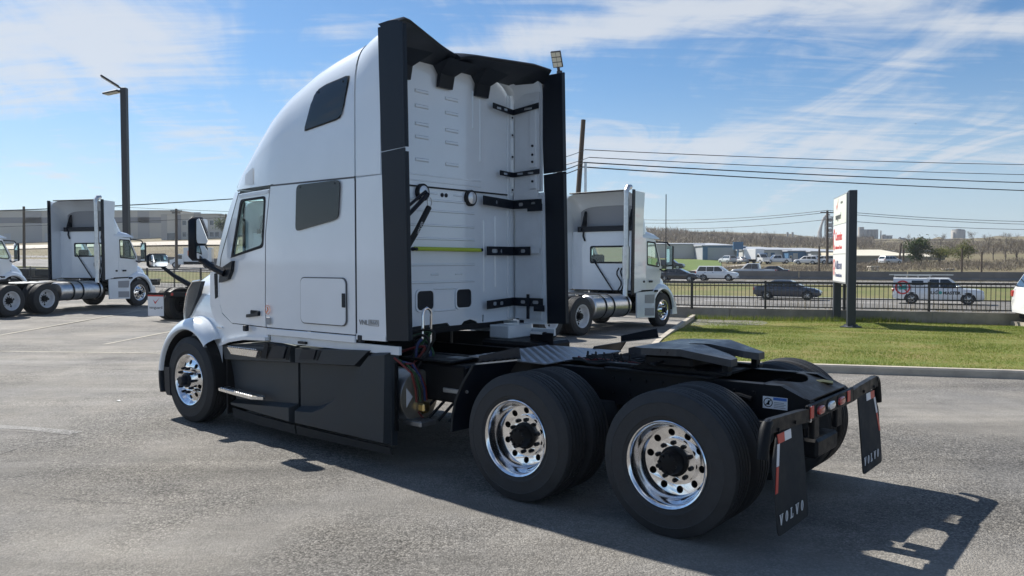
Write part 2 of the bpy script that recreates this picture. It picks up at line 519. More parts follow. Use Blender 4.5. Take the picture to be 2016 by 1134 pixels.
def strip(name, u0, u1, mat, dz, s0=-400, s1=800):
    ss = [s for s in S if s0 <= s <= s1]
    us = sorted(set([u0, u1] + [u for u in UA if u0 < u < u1]))
    gg = G().loft([[(*xy(s, u), zt(s, u) + dz) for s in ss] for u in us], False, False)
    return tag(gg.obj(name, mat, smooth=80, weld=False), kind='structure')
road_near = strip('frontage_road', 49.5, 67, m_road, .03)
road_far = strip('highway', 84, 102.5, m_road, .03)
road_back = strip('service_road', 107, 112, m_road, .03)
strip('median_verge', 67.2, 83.8, m_median, .015)
for u in (50.2, 66.2, 84.8, 101.6):
    strip('edge_line', u, u + .15, m_letter, .05)
g = G()
for k in range(-30, 40):
    for u in (58.2, 93.2):
        s = k * 12.0
        g.loft([[(*xy(a, b), zt(a, b) + .05) for a in (s, s + 3)] for b in (u, u + .15)], False, False)
tag(g.obj('lane_dashes', m_letter, smooth=0, weld=False), kind='structure')

# the parking lot
g = G()
tt = [0, .04, .08, .15, .25, .35, .45, .55, .65, .75, .85, .95, 1.0]
g.loft([[(*xy(s, lerp(-45, uf(s) - .1, t)), zg(*xy(s, lerp(-45, uf(s) - .1, t)))) for s in S if -130 <= s <= 120] for t in tt], False, False)
lot = tag(g.obj('parking_lot', m_asphalt, smooth=80, weld=False), kind='structure')

def lot_strip(name, pts, w, mat, dz=.004, wob=0.):
    """A thin painted or worn strip lying on the lot, along world points."""
    left, right = [], []
    P2 = [Vector(p) for p in pts]
    for i, p in enumerate(P2):
        d = (P2[min(i + 1, len(P2) - 1)] - P2[max(i - 1, 0)]).normalized()
        nn = Vector((-d.y, d.x)) * w * .5 * (1 + rnd.uniform(-wob, wob))
        for L, q in ((left, p + nn), (right, p - nn)): L.append((q.x, q.y, zg(q.x, q.y) + dz))
    return tag(G().loft([left, right], False, False).obj(name, mat, smooth=0, weld=False), kind='structure')
def gp(px, py):
    Y = 20.
    for _ in range(12):
        p = at(px, py, Y); Y *= (CAMZ - zg(p.x, p.y)) / (CAMZ - p.z)
    p = at(px, py, Y)
    return p.x, p.y
def seg(a, b, n): return [(lerp(a[0], b[0], i / n), lerp(a[1], b[1], i / n)) for i in range(n + 1)]
lot_strip('stall_line', seg(gp(-20, 662), gp(295, 607), 20), .10, m_line, wob=.25)
lot_strip('stall_line', seg(gp(205, 677), gp(345, 650), 12), .10, m_line, wob=.25)
lot_strip('stall_line', seg(gp(0, 690), gp(330, 695), 20), .09, m_line, wob=.4)
m_crack = M('tar_crack', (.035, .034, .033), .7)
def crack(pts, w, n, amp):
    out = []
    for a, b in zip(pts, pts[1:]):
        a, b = gp(*a), gp(*b)
        for i in range(n): out.append((lerp(a[0], b[0], i / n) + rnd.uniform(-amp, amp), lerp(a[1], b[1], i / n) + rnd.uniform(-amp, amp)))
    lot_strip('crack', out, w, m_crack, wob=.6)
crack([(-15, 898), (60, 872), (110, 867), (152, 855)], .014, 16, .012)
crack([(-10, 847), (90, 852), (150, 855)], .01, 16, .012)
crack([(0, 718), (120, 722), (330, 730)], .03, 20, .03)
crack([(20, 965), (160, 985), (330, 995)], .006, 20, .02)
m_patch = asphalt_mat('pale_asphalt_patch', (.33, .325, .315), (.35, .34, .32))
lot_strip('worn_band', [gp(-20, 838), gp(60, 842), gp(150, 852)], .16, m_patch, .003, .3)
# small litter on the lot
g = G()
for i in range(7): 
    a = i * .9; g.v.append((.05 * math.cos(a) * rnd.uniform(.5, 1), .03 * math.sin(a), rnd.uniform(.004, .02)))
g.f = [tuple(range(7))]
o = g.obj('paper_scrap', m_letter); x, y = gp(232, 789); o.location = (x, y, .004)
tag(o, 'tiny white paper scrap lying alone on the open asphalt', 'litter')

# ------------------------------------------------------------------ lawn with its kerb
LAWN = [(2.3, 14.75), (2.7, 14.35), (3.2, 14.2), (8.3, 12.75), (14.0, 11.3), (16.5, 10.8), (16.0, 17), (15.2, 22), (15.1, 25.15), (10.5, 25.95), (6.2, 27.65), (4.4, 22), (3.35, 18.6)]
def inset(poly, d):
    out, n = [], len(poly)
    for i in range(n):
        p, a, b = Vector(poly[i]), Vector(poly[i - 1]), Vector(poly[(i + 1) % n])
        n1 = (p - a).normalized(); n2 = (b - p).normalized()
        n1, n2 = Vector((-n1.y, n1.x)), Vector((-n2.y, n2.x))
        k = (n1 + n2); k = k / max(.3, k.length_squared) * 2 * d
        out.append((p.x + k.x * .5 * 1.0, p.y + k.y * .5 * 1.0))
    return out
KT = .13
inner = inset(LAWN, .30)
kerb_lab = ['pale concrete kerb along the front edge of the lawn', 'pale concrete kerb between lawn and parked white truck', 'pale concrete kerb along the lawn side by the white car']
def kerb(idx, label):
    root = thing('kerb', label, 'kerb', (*LAWN[idx[0]], 0))
    ox, oy = LAWN[idx[0]]
    # cast in lengths with open joints
    for a, b in zip(idx, idx[1:]):
        A, B, Ai, Bi = Vector(LAWN[a]), Vector(LAWN[b]), Vector(inner[a]), Vector(inner[b])
        n = max(1, int((B - A).length / 3.0))
        for k in range(n):
            t0, t1 = k / n, (k + 1) / n
            j = .006 / max(.1, (B - A).length)
            o0, o1, i0, i1 = A.lerp(B, t0 + j), A.lerp(B, t1 - j), Ai.lerp(Bi, t0 + j), Ai.lerp(Bi, t1 - j)
            q0, q1 = o0.lerp(i0, .12), o1.lerp(i1, .12)
            def ring(o, q, i):
                z = zg(o.x, o.y)
                return [(o.x - ox, o.y - oy, z - .05), (o.x - ox, o.y - oy, z + KT - .03), (q.x - ox, q.y - oy, z + KT), (i.x - ox, i.y - oy, z + KT), (i.x - ox, i.y - oy, z - .05)]
            G().loft([ring(o0, q0, i0), ring(o1, q1, i1)], True, True).obj('kerb_stone', m_concrete, root, smooth=20)
kerb([0, 1, 2, 3, 4, 5], kerb_lab[0])
kerb([10, 11, 12, 0], kerb_lab[1])
kerb([6, 7, 8], kerb_lab[2])
# soil sheet with a gentle crown
poly = [Vector((*p, 0)) for p in inset(LAWN, .28)]
lx = [p.x for p in poly]; ly = [p.y for p in poly]
def inside(x, y, P):
    c = False
    for i in range(len(P)):
        a, b = P[i], P[i - 1]
        if (a[1] > y) != (b[1] > y) and x < (b[0] - a[0]) * (y - a[1]) / (b[1] - a[1]) + a[0]: c = not c
    return c
def zlawn(x, y):
    return zg(x, y) + KT - .02 + .02 * math.sin(x * .7) * math.sin(y * .5 + 1) - .10 * smooth((y - 19) / 5)
bm = bmesh.new()
tr = tessellate_polygon([poly])
vv = [bm.verts.new((p.x, p.y, 0)) for p in poly]
for t in tr: bm.faces.new([vv[i] for i in t])
bmesh.ops.subdivide_edges(bm, edges=bm.edges, cuts=7, use_grid_fill=True)
for v in bm.verts: v.co.z = zlawn(v.co.x, v.co.y)
me = bpy.data.meshes.new('lawn'); bm.to_mesh(me); bm.free(); me.materials.append(m_lawn)
tag(link('lawn', me), kind='structure')

def blade_mat(name, cols):
    m = bpy.data.materials.new(name); m.use_nodes = True
    n, l = m.node_tree.nodes, m.node_tree.links
    b = n['Principled BSDF']; b.inputs['Roughness'].default_value = .55; b.inputs['Specular IOR Level'].default_value = .25
    a = n.new('ShaderNodeAttribute'); a.attribute_name = 'tone'
    r = n.new('ShaderNodeValToRGB'); l.new(a.outputs['Fac'], r.inputs[0])
    e = r.color_ramp.elements
    e[0].color = (*cols[0], 1); e[1].color = (*cols[-1], 1)
    for i, c in enumerate(cols[1:-1]):
        q = e.new((i + 1) / (len(cols) - 1)); q.color = (*c, 1)
    l.new(r.outputs[0], b.inputs['Base Color'])
    tr = n.new('ShaderNodeBsdfTranslucent'); mx = n.new('ShaderNodeMixShader'); mx.inputs[0].default_value = .35
    l.new(r.outputs[0], tr.inputs[0]); l.new(b.outputs[0], mx.inputs[1]); l.new(tr.outputs[0], mx.inputs[2])
    l.new(mx.outputs[0], n['Material Output'].inputs[0])
    MATS[name] = m
    return m
def tri_cloud(name, base, tips, width, tone, mat, rs):
    """Many thin triangles base->tip as one mesh with a per-corner tone."""
    n = len(base)
    d = tips - base
    a = rs.uniform(0, 2 * PI, n)
    side = np.stack([np.cos(a), np.sin(a), 0 * a], 1) * width[:, None] * .5
    co = np.empty((n * 3, 3), np.float32)
    co[0::3] = base - side; co[1::3] = base + side; co[2::3] = tips
    me = bpy.data.meshes.new(name)
    me.vertices.add(n * 3); me.vertices.foreach_set('co', co.ravel())
    me.loops.add(n * 3); me.loops.foreach_set('vertex_index', np.arange(n * 3, dtype=np.int32))
    me.polygons.add(n); me.polygons.foreach_set('loop_start', np.arange(0, n * 3, 3, dtype=np.int32))
    me.update(calc_edges=True)
    at_ = me.attributes.new('tone', 'FLOAT', 'POINT'); at_.data.foreach_set('value', np.repeat(tone, 3).astype(np.float32))
    me.materials.append(mat)
    return link(name, me)
m_blade = blade_mat('grass_blades', [(.36, .30, .12), (.25, .26, .055), (.155, .22, .03), (.085, .14, .02)])
rs = np.random.RandomState(5)
N = 230000
bx = rs.uniform(min(lx), max(lx), N); by = rs.uniform(min(ly), max(ly), N)
# inside test, vectorised
ins = np.zeros(N, bool); PP = [(p.x, p.y) for p in poly]
for i in range(len(PP)):
    a, b = PP[i], PP[i - 1]
    c = ((a[1] > by) != (b[1] > by)) & (bx < (b[0] - a[0]) * (by - a[1]) / (b[1] - a[1] + 1e-9) + a[0])
    ins ^= c
bx, by = bx[ins], by[ins]; N = len(bx)
patch = np.sin(bx * 1.3 + 2 * np.sin(by * .9)) * np.sin(by * 1.7 + bx * .5) + .6 * np.sin(bx * 3.1 + by * 2.3) * np.sin(by * 3.7)
keep = rs.uniform(-1.9, 1.2, N) < patch + .9
bx, by, patch = bx[keep], by[keep], patch[keep]; N = len(bx)
kk = np.interp(bx, [-15, 4, 20], [.010, -.006, -.006]) * np.maximum(0, by - 12)
tq = np.clip((by - 19) / 5, 0, 1)
bz = kk + KT - .02 + .02 * np.sin(bx * .7) * np.sin(by * .5 + 1) - .10 * tq * tq * (3 - 2 * tq)
h = rs.uniform(.012, .042, N) * (1 + .35 * patch)
base = np.stack([bx, by, bz], 1)
tips = base + np.stack([rs.normal(0, .025, N), rs.normal(0, .025, N), h], 1)
tone = np.clip(.50 + .20 * patch + rs.normal(0, .2, N), 0, 1)
tag(tri_cloud('lawn_grass', base, tips, rs.uniform(.006, .012, N), tone, m_blade, rs), 'short patchy green and straw grass of the kerbed lawn', 'grass', kind='stuff')
# ------------------------------------------------------------------ wheels (shared by all trucks)
def tyre_mat():
    m = M('tyre_rubber', (.036, .037, .039), .66, var=.25, vscale=9, spec=.3)
    n, l = m.node_tree.nodes, m.node_tree.links
    b = n['Principled BSDF']
    t = n.new('ShaderNodeTexCoord'); s = n.new('ShaderNodeSeparateXYZ'); l.new(t.outputs['Object'], s.inputs[0])
    def ma(op, a, c=None):
        x = n.new('ShaderNodeMath'); x.operation = op
        for i, v in enumerate((a, c)):
            if v is None: continue
            if isinstance(v, (int, float)): x.inputs[i].default_value = v
            else: l.new(v, x.inputs[i])
        return x.outputs[0]
    ang = ma('ARCTAN2', s.outputs[0], s.outputs[2])
    zig = ma('MULTIPLY', ma('SINE', ma('MULTIPLY', s.outputs[1], 95.)), .35)
    wave = ma('SINE', ma('ADD', ma('MULTIPLY', ang, 78.), zig))
    cut = ma('GREATER_THAN', wave, .78)
    rad = ma('SQRT', ma('ADD', ma('MULTIPLY', s.outputs[0], s.outputs[0]), ma('MULTIPLY', s.outputs[2], s.outputs[2])))
    tread = ma('MULTIPLY', cut, ma('GREATER_THAN', rad, .485))
    nz = n.new('ShaderNodeTexNoise'); nz.inputs['Scale'].default_value = 60; l.new(t.outputs['Object'], nz.inputs['Vector'])
    hgt = ma('SUBTRACT', ma('MULTIPLY', nz.outputs[0], .12), tread)
    p = n.new('ShaderNodeBump'); p.inputs['Strength'].default_value = 1.0; p.inputs['Distance'].default_value = .02
    l.new(hgt, p.inputs['Height']); l.new(p.outputs[0], b.inputs['Normal'])
    return m
m_tyre = tyre_mat()
TR = .508
def tyre_g(w=.275):
    half = [(.288, .030), (.296, .012), (.312, .004), (.330, .000), (.336, -.006), (.342, -.007), (.348, -.005), (.40, -.010), (.425, -.008), (.43, -.011), (.436, -.006), (.468, .004), (.488, .016), (.500, .022), (.5065, .034)]
    tr = []
    for c in (.072, .112):
        tr += [(TR, c - .009), (.490, c - .006), (.490, c + .006), (TR, c + .009)]
    first = half + tr
    back = [(r, w - a) for r, a in reversed(first)]
    return G().lathe(first + back + [(.288, .03)], n=72)
def ring_plate(r0, r1, y0, y1, hr, hn_, hrad, n=60, t=.008, ph=0.):
    outer = [(r1 * math.cos(2 * PI * k / n), r1 * math.sin(2 * PI * k / n)) for k in range(n)]
    hole0 = [(r0 * math.cos(2 * PI * k / n), r0 * math.sin(2 * PI * k / n)) for k in range(n)]
    hs = [hole0]
    for k in range(hn_):
        a = 2 * PI * k / hn_ + ph
        hs.append([(hr * math.cos(a) + hrad * math.cos(2 * PI * j / 12), hr * math.sin(a) + hrad * math.sin(2 * PI * j / 12)) for j in range(12)])
    def fn(a, b, d):
        r = math.hypot(a, b); return (a, lerp(y0, y1, (r - r0) / (r1 - r0)) + d, b)
    return G().plate(outer, hs, fn, t)
W = {}
def wheel_proto(kind):
    """kind: steer_polished, drive_polished, drive_white, steer_white, inner."""
    root = link('wheel', None)
    tyre_me = W.get('tyre')
    if tyre_me is None:
        o = tyre_g().obj('tyre', m_tyre, root, smooth=28); W['tyre'] = o.data
    else:
        link('tyre', tyre_me, root)
    if 'polished' in kind:
        for body, a0, rr in (('295/75R22.5', 2.3, .415), ('REGIONAL', .55, .405), ('295/75R22.5', -.85, .415), ('REGIONAL', -2.6, .405)):
            text('sidewall_lettering', body, .042, m_rubber, root, lambda u, v, w: ((rr + v) * math.cos(a0 - u / rr), -.0112 - w, (rr + v) * math.sin(a0 - u / rr)), .0012) if False else None
    rim_m = m_greyrim if 'white' in kind else m_chrome
    if 'steer' in kind:
        G().lathe([(.285, .06), (.292, .02), (.303, .006), (.306, .000), (.300, -.006), (.288, -.002), (.276, .012), (.262, .034), (.252, .046)], n=60).obj('rim', rim_m, root, smooth=40)
        ring_plate(.075, .253, -.022, .046, .205, 10, .027, ph=.3).obj('wheel_disc', rim_m, root, smooth=25)
        G().lathe([(.26, .10), (0, .10)], n=30).obj('brake_drum', m_dark, root)
        g = G().lathe([(.088, -.010), (.086, -.040), (.062, -.046), (.060, -.100), (.048, -.112), (.0, -.114)], n=32)
        for k in range(10):
            a = 2 * PI * k / 10
            g.lathe([(.0175, -.010), (.0175, -.035), (.013, -.062), (0, -.066)], (.1425 * math.cos(a), 0, .1425 * math.sin(a)), n=10)
        g.obj('hub', m_plastic_d if 'polished' in kind else m_frame, root, smooth=40)
    elif 'drive' in kind:
        G().lathe([(.285, .05), (.292, .02), (.303, .006), (.306, .000), (.300, -.006), (.290, -.002), (.280, .014), (.272, .040), (.267, .085), (.258, .115), (.246, .135), (.236, .146)], n=60).obj('rim', rim_m, root, smooth=40)
        nh = 10 if 'polished' in kind else 5
        ring_plate(.165, .237, .160, .146, .200, nh, .026 if nh == 10 else .036, ph=.2).obj('wheel_disc', rim_m, root, smooth=25)
        g = ring_plate(.09, .162, .132, .135, .130, 10, .017, ph=.1, t=.03)
        g.lathe([(.162, .135), (.168, .160)], n=60)
        g.obj('mounting_ring', rim_m, root, smooth=25)
        G().lathe([(.28, .22), (0, .22)], n=30).obj('brake_drum', m_dark, root)
        g = G().lathe([(.108, .165), (.106, .118), (.086, .112), (.080, .045), (.070, .030), (.035, .022), (0, .022)], n=32)
        for k in range(8):
            a = 2 * PI * k / 8 + .2
            g.lathe([(.011, .04), (.011, .016), (0, .014)], (.062 * math.cos(a), 0, .062 * math.sin(a)), n=6)
        for k in range(10):
            a = 2 * PI * k / 10 + .1
            g.lathe([(.0155, .140), (.0155, .112), (.010, .105), (0, .104)], (.130 * math.cos(a), 0, .130 * math.sin(a)), n=8)
        g.obj('hub', m_frame, root, smooth=35)
    else:
        G().lathe([(.285, .05), (.30, .01), (.296, .02), (.27, .08), (.25, .2), (0, .2)], n=40).obj('rim', m_frame, root)
    return root
def put_wheel(kind, parent, x, y, z=TR - .003, far=False, rot=0.):
    key = 'w_' + kind
    if key not in W: W[key] = wheel_proto(kind); o = W[key]
    else: o = copy_tree(W[key])
    o.parent = parent; o.location = (x, y, z); o.rotation_euler = (0, rot, PI if far else 0)
    return o

# ------------------------------------------------------------------ the white sleeper tractor
# its own axes: x towards the tail (0 at the last axle), y across (0 at the driver-side tyre face), z up
YAW = -0.6772
cx, cy = 2.593, -4.8948
ca, sa = math.cos(YAW), math.sin(YAW)
def t2w(x, y): return (ca * (x - cx) - sa * (y - cy), sa * (x - cx) + ca * (y - cy))
T = thing('semi_truck', 'white high-roof sleeper tractor with charcoal side skirts and a bare chassis', 'truck', (*t2w(0, 0), 0), YAW)
WID = 2.45
def mir(y, far): return WID - y if far else y
def yw(x, z=1.5):
    """Driver-side wall: flat along the sleeper, drawn in towards the front."""
    return interp(x, [(-5.9, .155), (-4.55, 0.0)])
def side_plate(name, mat, outer, holes=(), off=0.0, t=.02, far=False, parent=T, smooth=25):
    fn = lambda x, z, d: (x, mir(yw(x) + off + d, far), z)
    return G().plate(outer, list(holes), fn, t).obj(name, mat, parent, smooth=smooth)
DOOR = [(-4.655, 1.215), (-4.665, 1.45), (-4.645, 2.19), (-4.54, 2.645), (-5.22, 2.632), (-5.45, 2.28), (-5.66, 1.95), (-5.71, 1.76), (-5.715, 1.42), (-5.67, 1.32), (-5.43, 1.215)]
DWIN = rpoly([(-5.155, 2.555), (-4.635, 2.565), (-4.70, 2.06), (-5.40, 1.955)], .05)
LOWWIN = rpoly([(-4.065, 2.655), (-3.395, 2.665), (-3.425, 2.315), (-3.50, 2.285), (-4.09, 2.195)], .06)
HATCH = rrect(-4.018, -3.335, 1.295, 1.735, .055)
TR_X = lambda z, x0, x1: lerp(x0, x1, (z - 1.2) / 2.8)
for far in (False, True):
    # sleeper wall with a soft bulge
    g = G(); nx, nz = 10, 12
    rows = []
    for j in range(nz + 1):
        z = lerp(1.215, 2.668, j / nz)
        xf = interp(z, [(1.2, -4.640), (1.45, -4.652), (2.19, -4.632), (2.65, -4.527)])
        r = []
        for i in range(nx + 1):
            x = lerp(xf, -3.215, i / nx)
            bulge = -.012 * math.sin(PI * i / nx) * math.sin(PI * j / nz)
            r.append((x, mir(yw(x) + bulge, far), z))
        rows.append(r)
    g.loft(rows, False, False)
    sw = g.obj('sleeper_wall', m_white, T, smooth=40)
    # recessed hatch joint and its lid
    hatch = side_plate('storage_hatch', m_white, HATCH, off=-.020, t=.006, far=far)
    G().plate(rrect(-4.028, -3.325, 1.285, 1.745, .06), [], lambda x, z, d: (x, mir(-.0145 + d, far), z), .010).obj('hatch_seal', m_seam, hatch, smooth=20)
    G().box(-3.378, -3.328, mir(-.0265, far) - .004, mir(-.0265, far) + .004, 1.465, 1.598, .004).obj('latch', m_plastic_d, hatch)
    win = side_plate('sleeper_window', m_darkglass, LOWWIN, off=-.022, t=.008, far=far)
    for p in ((-4.0, 2.63), (-3.47, 2.635)):
        G().disc((p[0], mir(-.0225, far), p[1]), .010, 'y', 10, .003 * (1 if not far else -1)).obj('window_stud', m_plastic_d, win)
    side_plate('door_jamb_seal', m_rubber, [(-4.66, 1.21), (-4.67, 1.45), (-4.65, 2.19), (-4.545, 2.66), (-4.515, 2.66), (-4.62, 2.19), (-4.635, 1.45), (-4.625, 1.21)], off=.02, t=.02, far=far)
    side_plate('rear_joint_seal', m_seam, [(-3.225, 1.215), (-3.225, 2.66), (-3.185, 2.66), (-3.185, 1.215)], off=.012, t=.02, far=far)
    # door
    d = side_plate('door', m_white, DOOR, [DWIN], off=-.004, t=.035, far=far)
    side_plate('door_window', m_glass, rpoly([(-5.17, 2.565), (-4.63, 2.575), (-4.695, 2.05), (-5.42, 1.945)], .05), off=.012, t=.005, far=far, parent=d)
    fr_in = rpoly([(-5.14, 2.545), (-4.65, 2.552), (-4.712, 2.072), (-5.375, 1.968)], .05)
    side_plate('window_seal', m_rubber, rpoly([(-5.175, 2.570), (-4.618, 2.578), (-4.685, 2.045), (-5.425, 1.938)], .05), [fr_in], off=-.010, t=.012, far=far, parent=d)
    side_plate('upper_door_trim', m_white2, [(-4.56, 2.60), (-4.55, 2.635), (-5.20, 2.622), (-5.19, 2.590)], off=-.012, t=.010, far=far, parent=d)
    side_plate('handle_recess', m_dark, rrect(-4.985, -4.765, 1.322, 1.378, .02), off=-.007, t=.004, far=far, parent=d)
    hb = G().plate(rpoly([(-5.035, 1.295), (-4.775, 1.325), (-4.762, 1.372), (-4.80, 1.378), (-4.82, 1.352), (-5.03, 1.330)], .012), [], lambda x, z, dd: (x, mir(yw(x) - .035 + dd, far), z), .026)
    hb.obj('door_handle', m_plastic_d, d)
    side_plate('lower_window_frame', m_rubber, [(-4.71, 2.045), (-4.70, 2.062), (-5.40, 1.957), (-5.42, 1.938)], off=-.014, t=.010, far=far, parent=d)
    # black A-pillar edge against the windscreen
    side_plate('pillar_trim', m_plastic_d, [(-5.22, 2.645), (-5.24, 2.645), (-5.475, 2.285), (-5.69, 1.955), (-5.74, 1.77), (-5.722, 1.77), (-5.67, 1.95), (-5.455, 2.28)], off=.0, t=.04, far=far)
    # sill under the cab
    G().box(-4.615, -3.22, mir(.006, far) - .012, mir(.006, far) + .012, 1.135, 1.205, .006).obj('cab_sill', m_white, T)
    G().prism([(-3.20, 1.172), (-2.80, 1.178), (-2.80, 1.232), (-3.20, 1.228)], 'y', mir(-.004, far), mir(.02, far)).obj('extender_sill', m_white, T)
    G().box(-4.60, -2.66, min(mir(.03, far), mir(.06, far)), max(mir(.03, far), mir(.06, far)), 1.06, 1.134).obj('rocker_panel', m_white2, T)
    G().box(-4.10, -3.98, min(mir(.0, far), mir(.03, far)), max(mir(.0, far), mir(.03, far)), 1.075, 1.10).obj('sill_bracket', m_plastic_d, T)
    for x in (-5.02, -3.15):
        G().box(x - .03, x + .03, min(mir(-.012, far), mir(.03, far)), max(mir(-.012, far), mir(.03, far)), 1.15, 1.215, .006).obj('sill_bracket', m_plastic_d, T)

# roof fairing: lofted crown
def sect(x, crown, n, z0=2.685, yb=None, k=22):
    yb = yw(x) if yb is None else yb
    Wd, H = WID / 2 - yb, crown - z0
    pts = []
    for i in range(k + 1):
        t = PI * i / k
        c, s = math.cos(t), math.sin(t)
        pts.append((x, WID / 2 - Wd * math.copysign(abs(c) ** (2 / n), c), z0 + H * abs(s) ** (2 / n)))
    return pts
ROOF = [(-5.44, 2.70, 4, .20), (-5.36, 2.79, 4.3, .14), (-5.29, 2.885, 4.6, .115), (-5.15, 3.03, 4.8, .085), (-5.0, 3.18, 4.9, .06), (-4.82, 3.355, 5, .035), (-4.63, 3.535, 5, .012), (-4.45, 3.665, 5, .0), (-4.28, 3.765, 5, 0), (-3.94, 3.91, 5, 0), (-3.65, 3.965, 5.5, 0), (-3.42, 3.995, 6, 0), (-3.215, 4.01, 7, 0)]
rf = G().loft([sect(x, c, n, yb=yb) for x, c, n, yb in ROOF], False, False).obj('roof_fairing', m_white, T, smooth=40)
G().loft([sect(-5.44, 2.70, 3, yb=.20), [(-5.44, p[1], 2.66) for p in sect(-5.44, 2.70, 3, yb=.20)]], False, False).obj('visor', m_white, rf)
def roof_y(x, z, far=False):
    """Where the fairing's side lies at a given place (same superellipse as the loft)."""
    crown, n, yb = (interp(x, [(r[0], r[k]) for r in ROOF]) for k in (1, 2, 3))
    q = min(.999, (z - 2.685) / (crown - 2.685))
    y = WID / 2 - (WID / 2 - yb) * (1 - q ** n) ** (1 / n)
    return mir(y, far)
for far in (False, True):
    sgn = 1 if far else -1
    o = rpoly([(-3.785, 3.545), (-3.66, 3.585), (-3.295, 3.625), (-3.36, 3.29), (-3.42, 3.245), (-3.94, 3.185)], .035)
    # subdivide the outline so the pane follows the wall
    def band(x, z, d): return (x, roof_y(x, z, far) + sgn * (.012 - d), z)
    xs = np.linspace(-3.93, -3.305, 10); g = G(); rows = []
    def lo(x): return interp(x, [(-3.94, 3.185), (-3.42, 3.245), (-3.37, 3.28), (-3.34, 3.38), (-3.295, 3.60)])
    def hi(x): return interp(x, [(-3.94, 3.20), (-3.90, 3.33), (-3.83, 3.50), (-3.785, 3.55), (-3.66, 3.585), (-3.31, 3.622), (-3.295, 3.61)])
    for x in xs: rows.append([band(x, lerp(lo(x), hi(x), j / 6), 0) for j in range(7)])
    up = g.loft(rows, False, False).obj('upper_window', m_darkglass, T, smooth=60)
    g = G(); rows = []
    for x in np.linspace(-3.95, -3.285, 12):
        a, b = lo(max(-3.94, min(-3.295, x))), hi(max(-3.94, min(-3.295, x)))
        rows.append([band(x, lerp(a - .012, b + .012, j / 6), .007) for j in range(7)])
    g.loft(rows, False, False).obj('window_seal', m_rubber, up, smooth=60)
    for p in ((-3.75, 3.53), (-3.37, 3.58)):
        G().lathe([(0, -.003), (.010, -.003), (.010, .003)], (p[0], roof_y(p[0], p[1], far) + sgn * .014, p[1]), n=10).obj('window_stud', m_plastic_d, up)
    # small vent panel by the visor
    g = G(); rows = []
    for x in np.linspace(-5.09, -4.90, 4):
        rows.append([(x, roof_y(x, z, far) + sgn * .006, z) for z in np.linspace(2.72, 2.72 + .11 + (x + 5.09) * .35, 4)])
    g.loft(rows, False, False).obj('roof_vent', m_white2, rf, smooth=60)
    G().box(-4.53, -3.22, mir(.012, far) - .01, mir(.012, far) + .01, 2.664, 2.690).obj('roof_joint_seal', m_seam, rf)
# white rear extender: a thin shell continuing walls and roof
EXT = [(-3.190, 4.012, 7.0), (-3.08, 4.028, 8.5), (-2.97, 4.04, 10), (-2.86, 4.045, 12)]
g = G()
def ext_x(y, x):
    back = interp(min(y, WID - y), [(0, -2.855), (.06, -2.865), (.3, -2.95), (1.225, -3.13)])
    return -3.19 + (x + 3.19) / .33 * (back + 3.19)
outer = [[(ext_x(p[1], x), p[1], p[2]) for p in sect(x, c, n, yb=0.0, k=40)] for x, c, n in EXT]
inner_ = [[(p[0], WID / 2 + (p[1] - WID / 2) * .972, 2.685 + (p[2] - 2.685) * .972) for p in r] for r in outer]
g.loft(outer, False, False).loft(inner_, False, False)
g.loft([outer[-1], inner_[-1]], False, False).loft([outer[0], inner_[0]], False, False)
ext = g.obj('rear_extender', m_white, T, smooth=30)
for far in (False, True):
    g = G()
    def rx(z): return lerp(-2.79, -2.855, (z - 1.2) / 2.8)
    g.prism([(-3.19, 1.215), (rx(1.215), 1.215), (rx(2.67), 2.675), (-3.19, 2.668)], 'y', mir(0.0, far), mir(.028, far))
    g.obj('side_extender', m_white, T)
    for za, zb, nm in ((1.185, 2.872, 0), (2.884, 3.985, 1)):
        A = lambda z: lerp(-2.786, -2.872, (z - 1.185) / 2.8)
        B = lambda z: lerp(-2.505, -2.562, (z - 1.185) / 2.8)
        top = zb - (.012 if nm == 0 else -.01)
        pts = [(A(za), za), (B(za), za + .015), (B(zb), zb + (.02 if nm == 0 else .0)), (A(zb), zb)]
        g = G()
        g.loft([[(x, mir(-.006, far), z) for x, z in pts], [(x - .004, mir(.012, far), z) for x, z in pts]], True, True)
        # return flange at the trailing edge
        g.box(0, 0, 0, 0, 0, 0) if False else None
        o = g.obj('trim_extender', m_plastic_d, T)
        G().loft([[(B(z) - .03, mir(.013, far), z), (B(z) - .002, mir(.013, far), z), (B(z) - .002, mir(.05, far), z), (B(z) - .012, mir(.05, far), z)] for z in (za + .02, zb - .01)], True, True).obj('edge_flange', m_plastic_d, o)
# rear wall
XW = -3.27
rwall = G().plate([(.04, 1.215), (.55, 1.225), (.60, 1.20), (.72, 1.20), (.80, 1.235), (1.30, 1.245), (1.36, 1.19), (1.40, 1.165), (1.47, 1.17), (1.56, 1.245), (1.66, 1.26), (1.76, 1.235), (1.84, 1.165), (1.95, 1.165), (2.02, 1.21), (2.41, 1.22), (2.41, 2.655), (.04, 2.655)],
          [rrect(.845, 1.085, 1.395, 1.595, .05), rrect(1.435, 1.675, 1.395, 1.595, .05), rrect(1.862, 1.892, 1.215, 1.30, .012)], lambda y, z, d: (XW - d, y, z), .02).obj('rear_wall', m_white, T)
uo = [(WID / 2 + (p[1] - WID / 2) * .970, 2.685 + (p[2] - 2.685) * .968) for p in sect(XW, 4.0, 6.5, yb=0.0, k=40)]
G().prism([(uo[0][0], 2.662)] + uo[1:-1] + [(uo[-1][0], 2.662)], 'x', XW - .02, XW + .002).obj('upper_rear_wall', m_white, T)
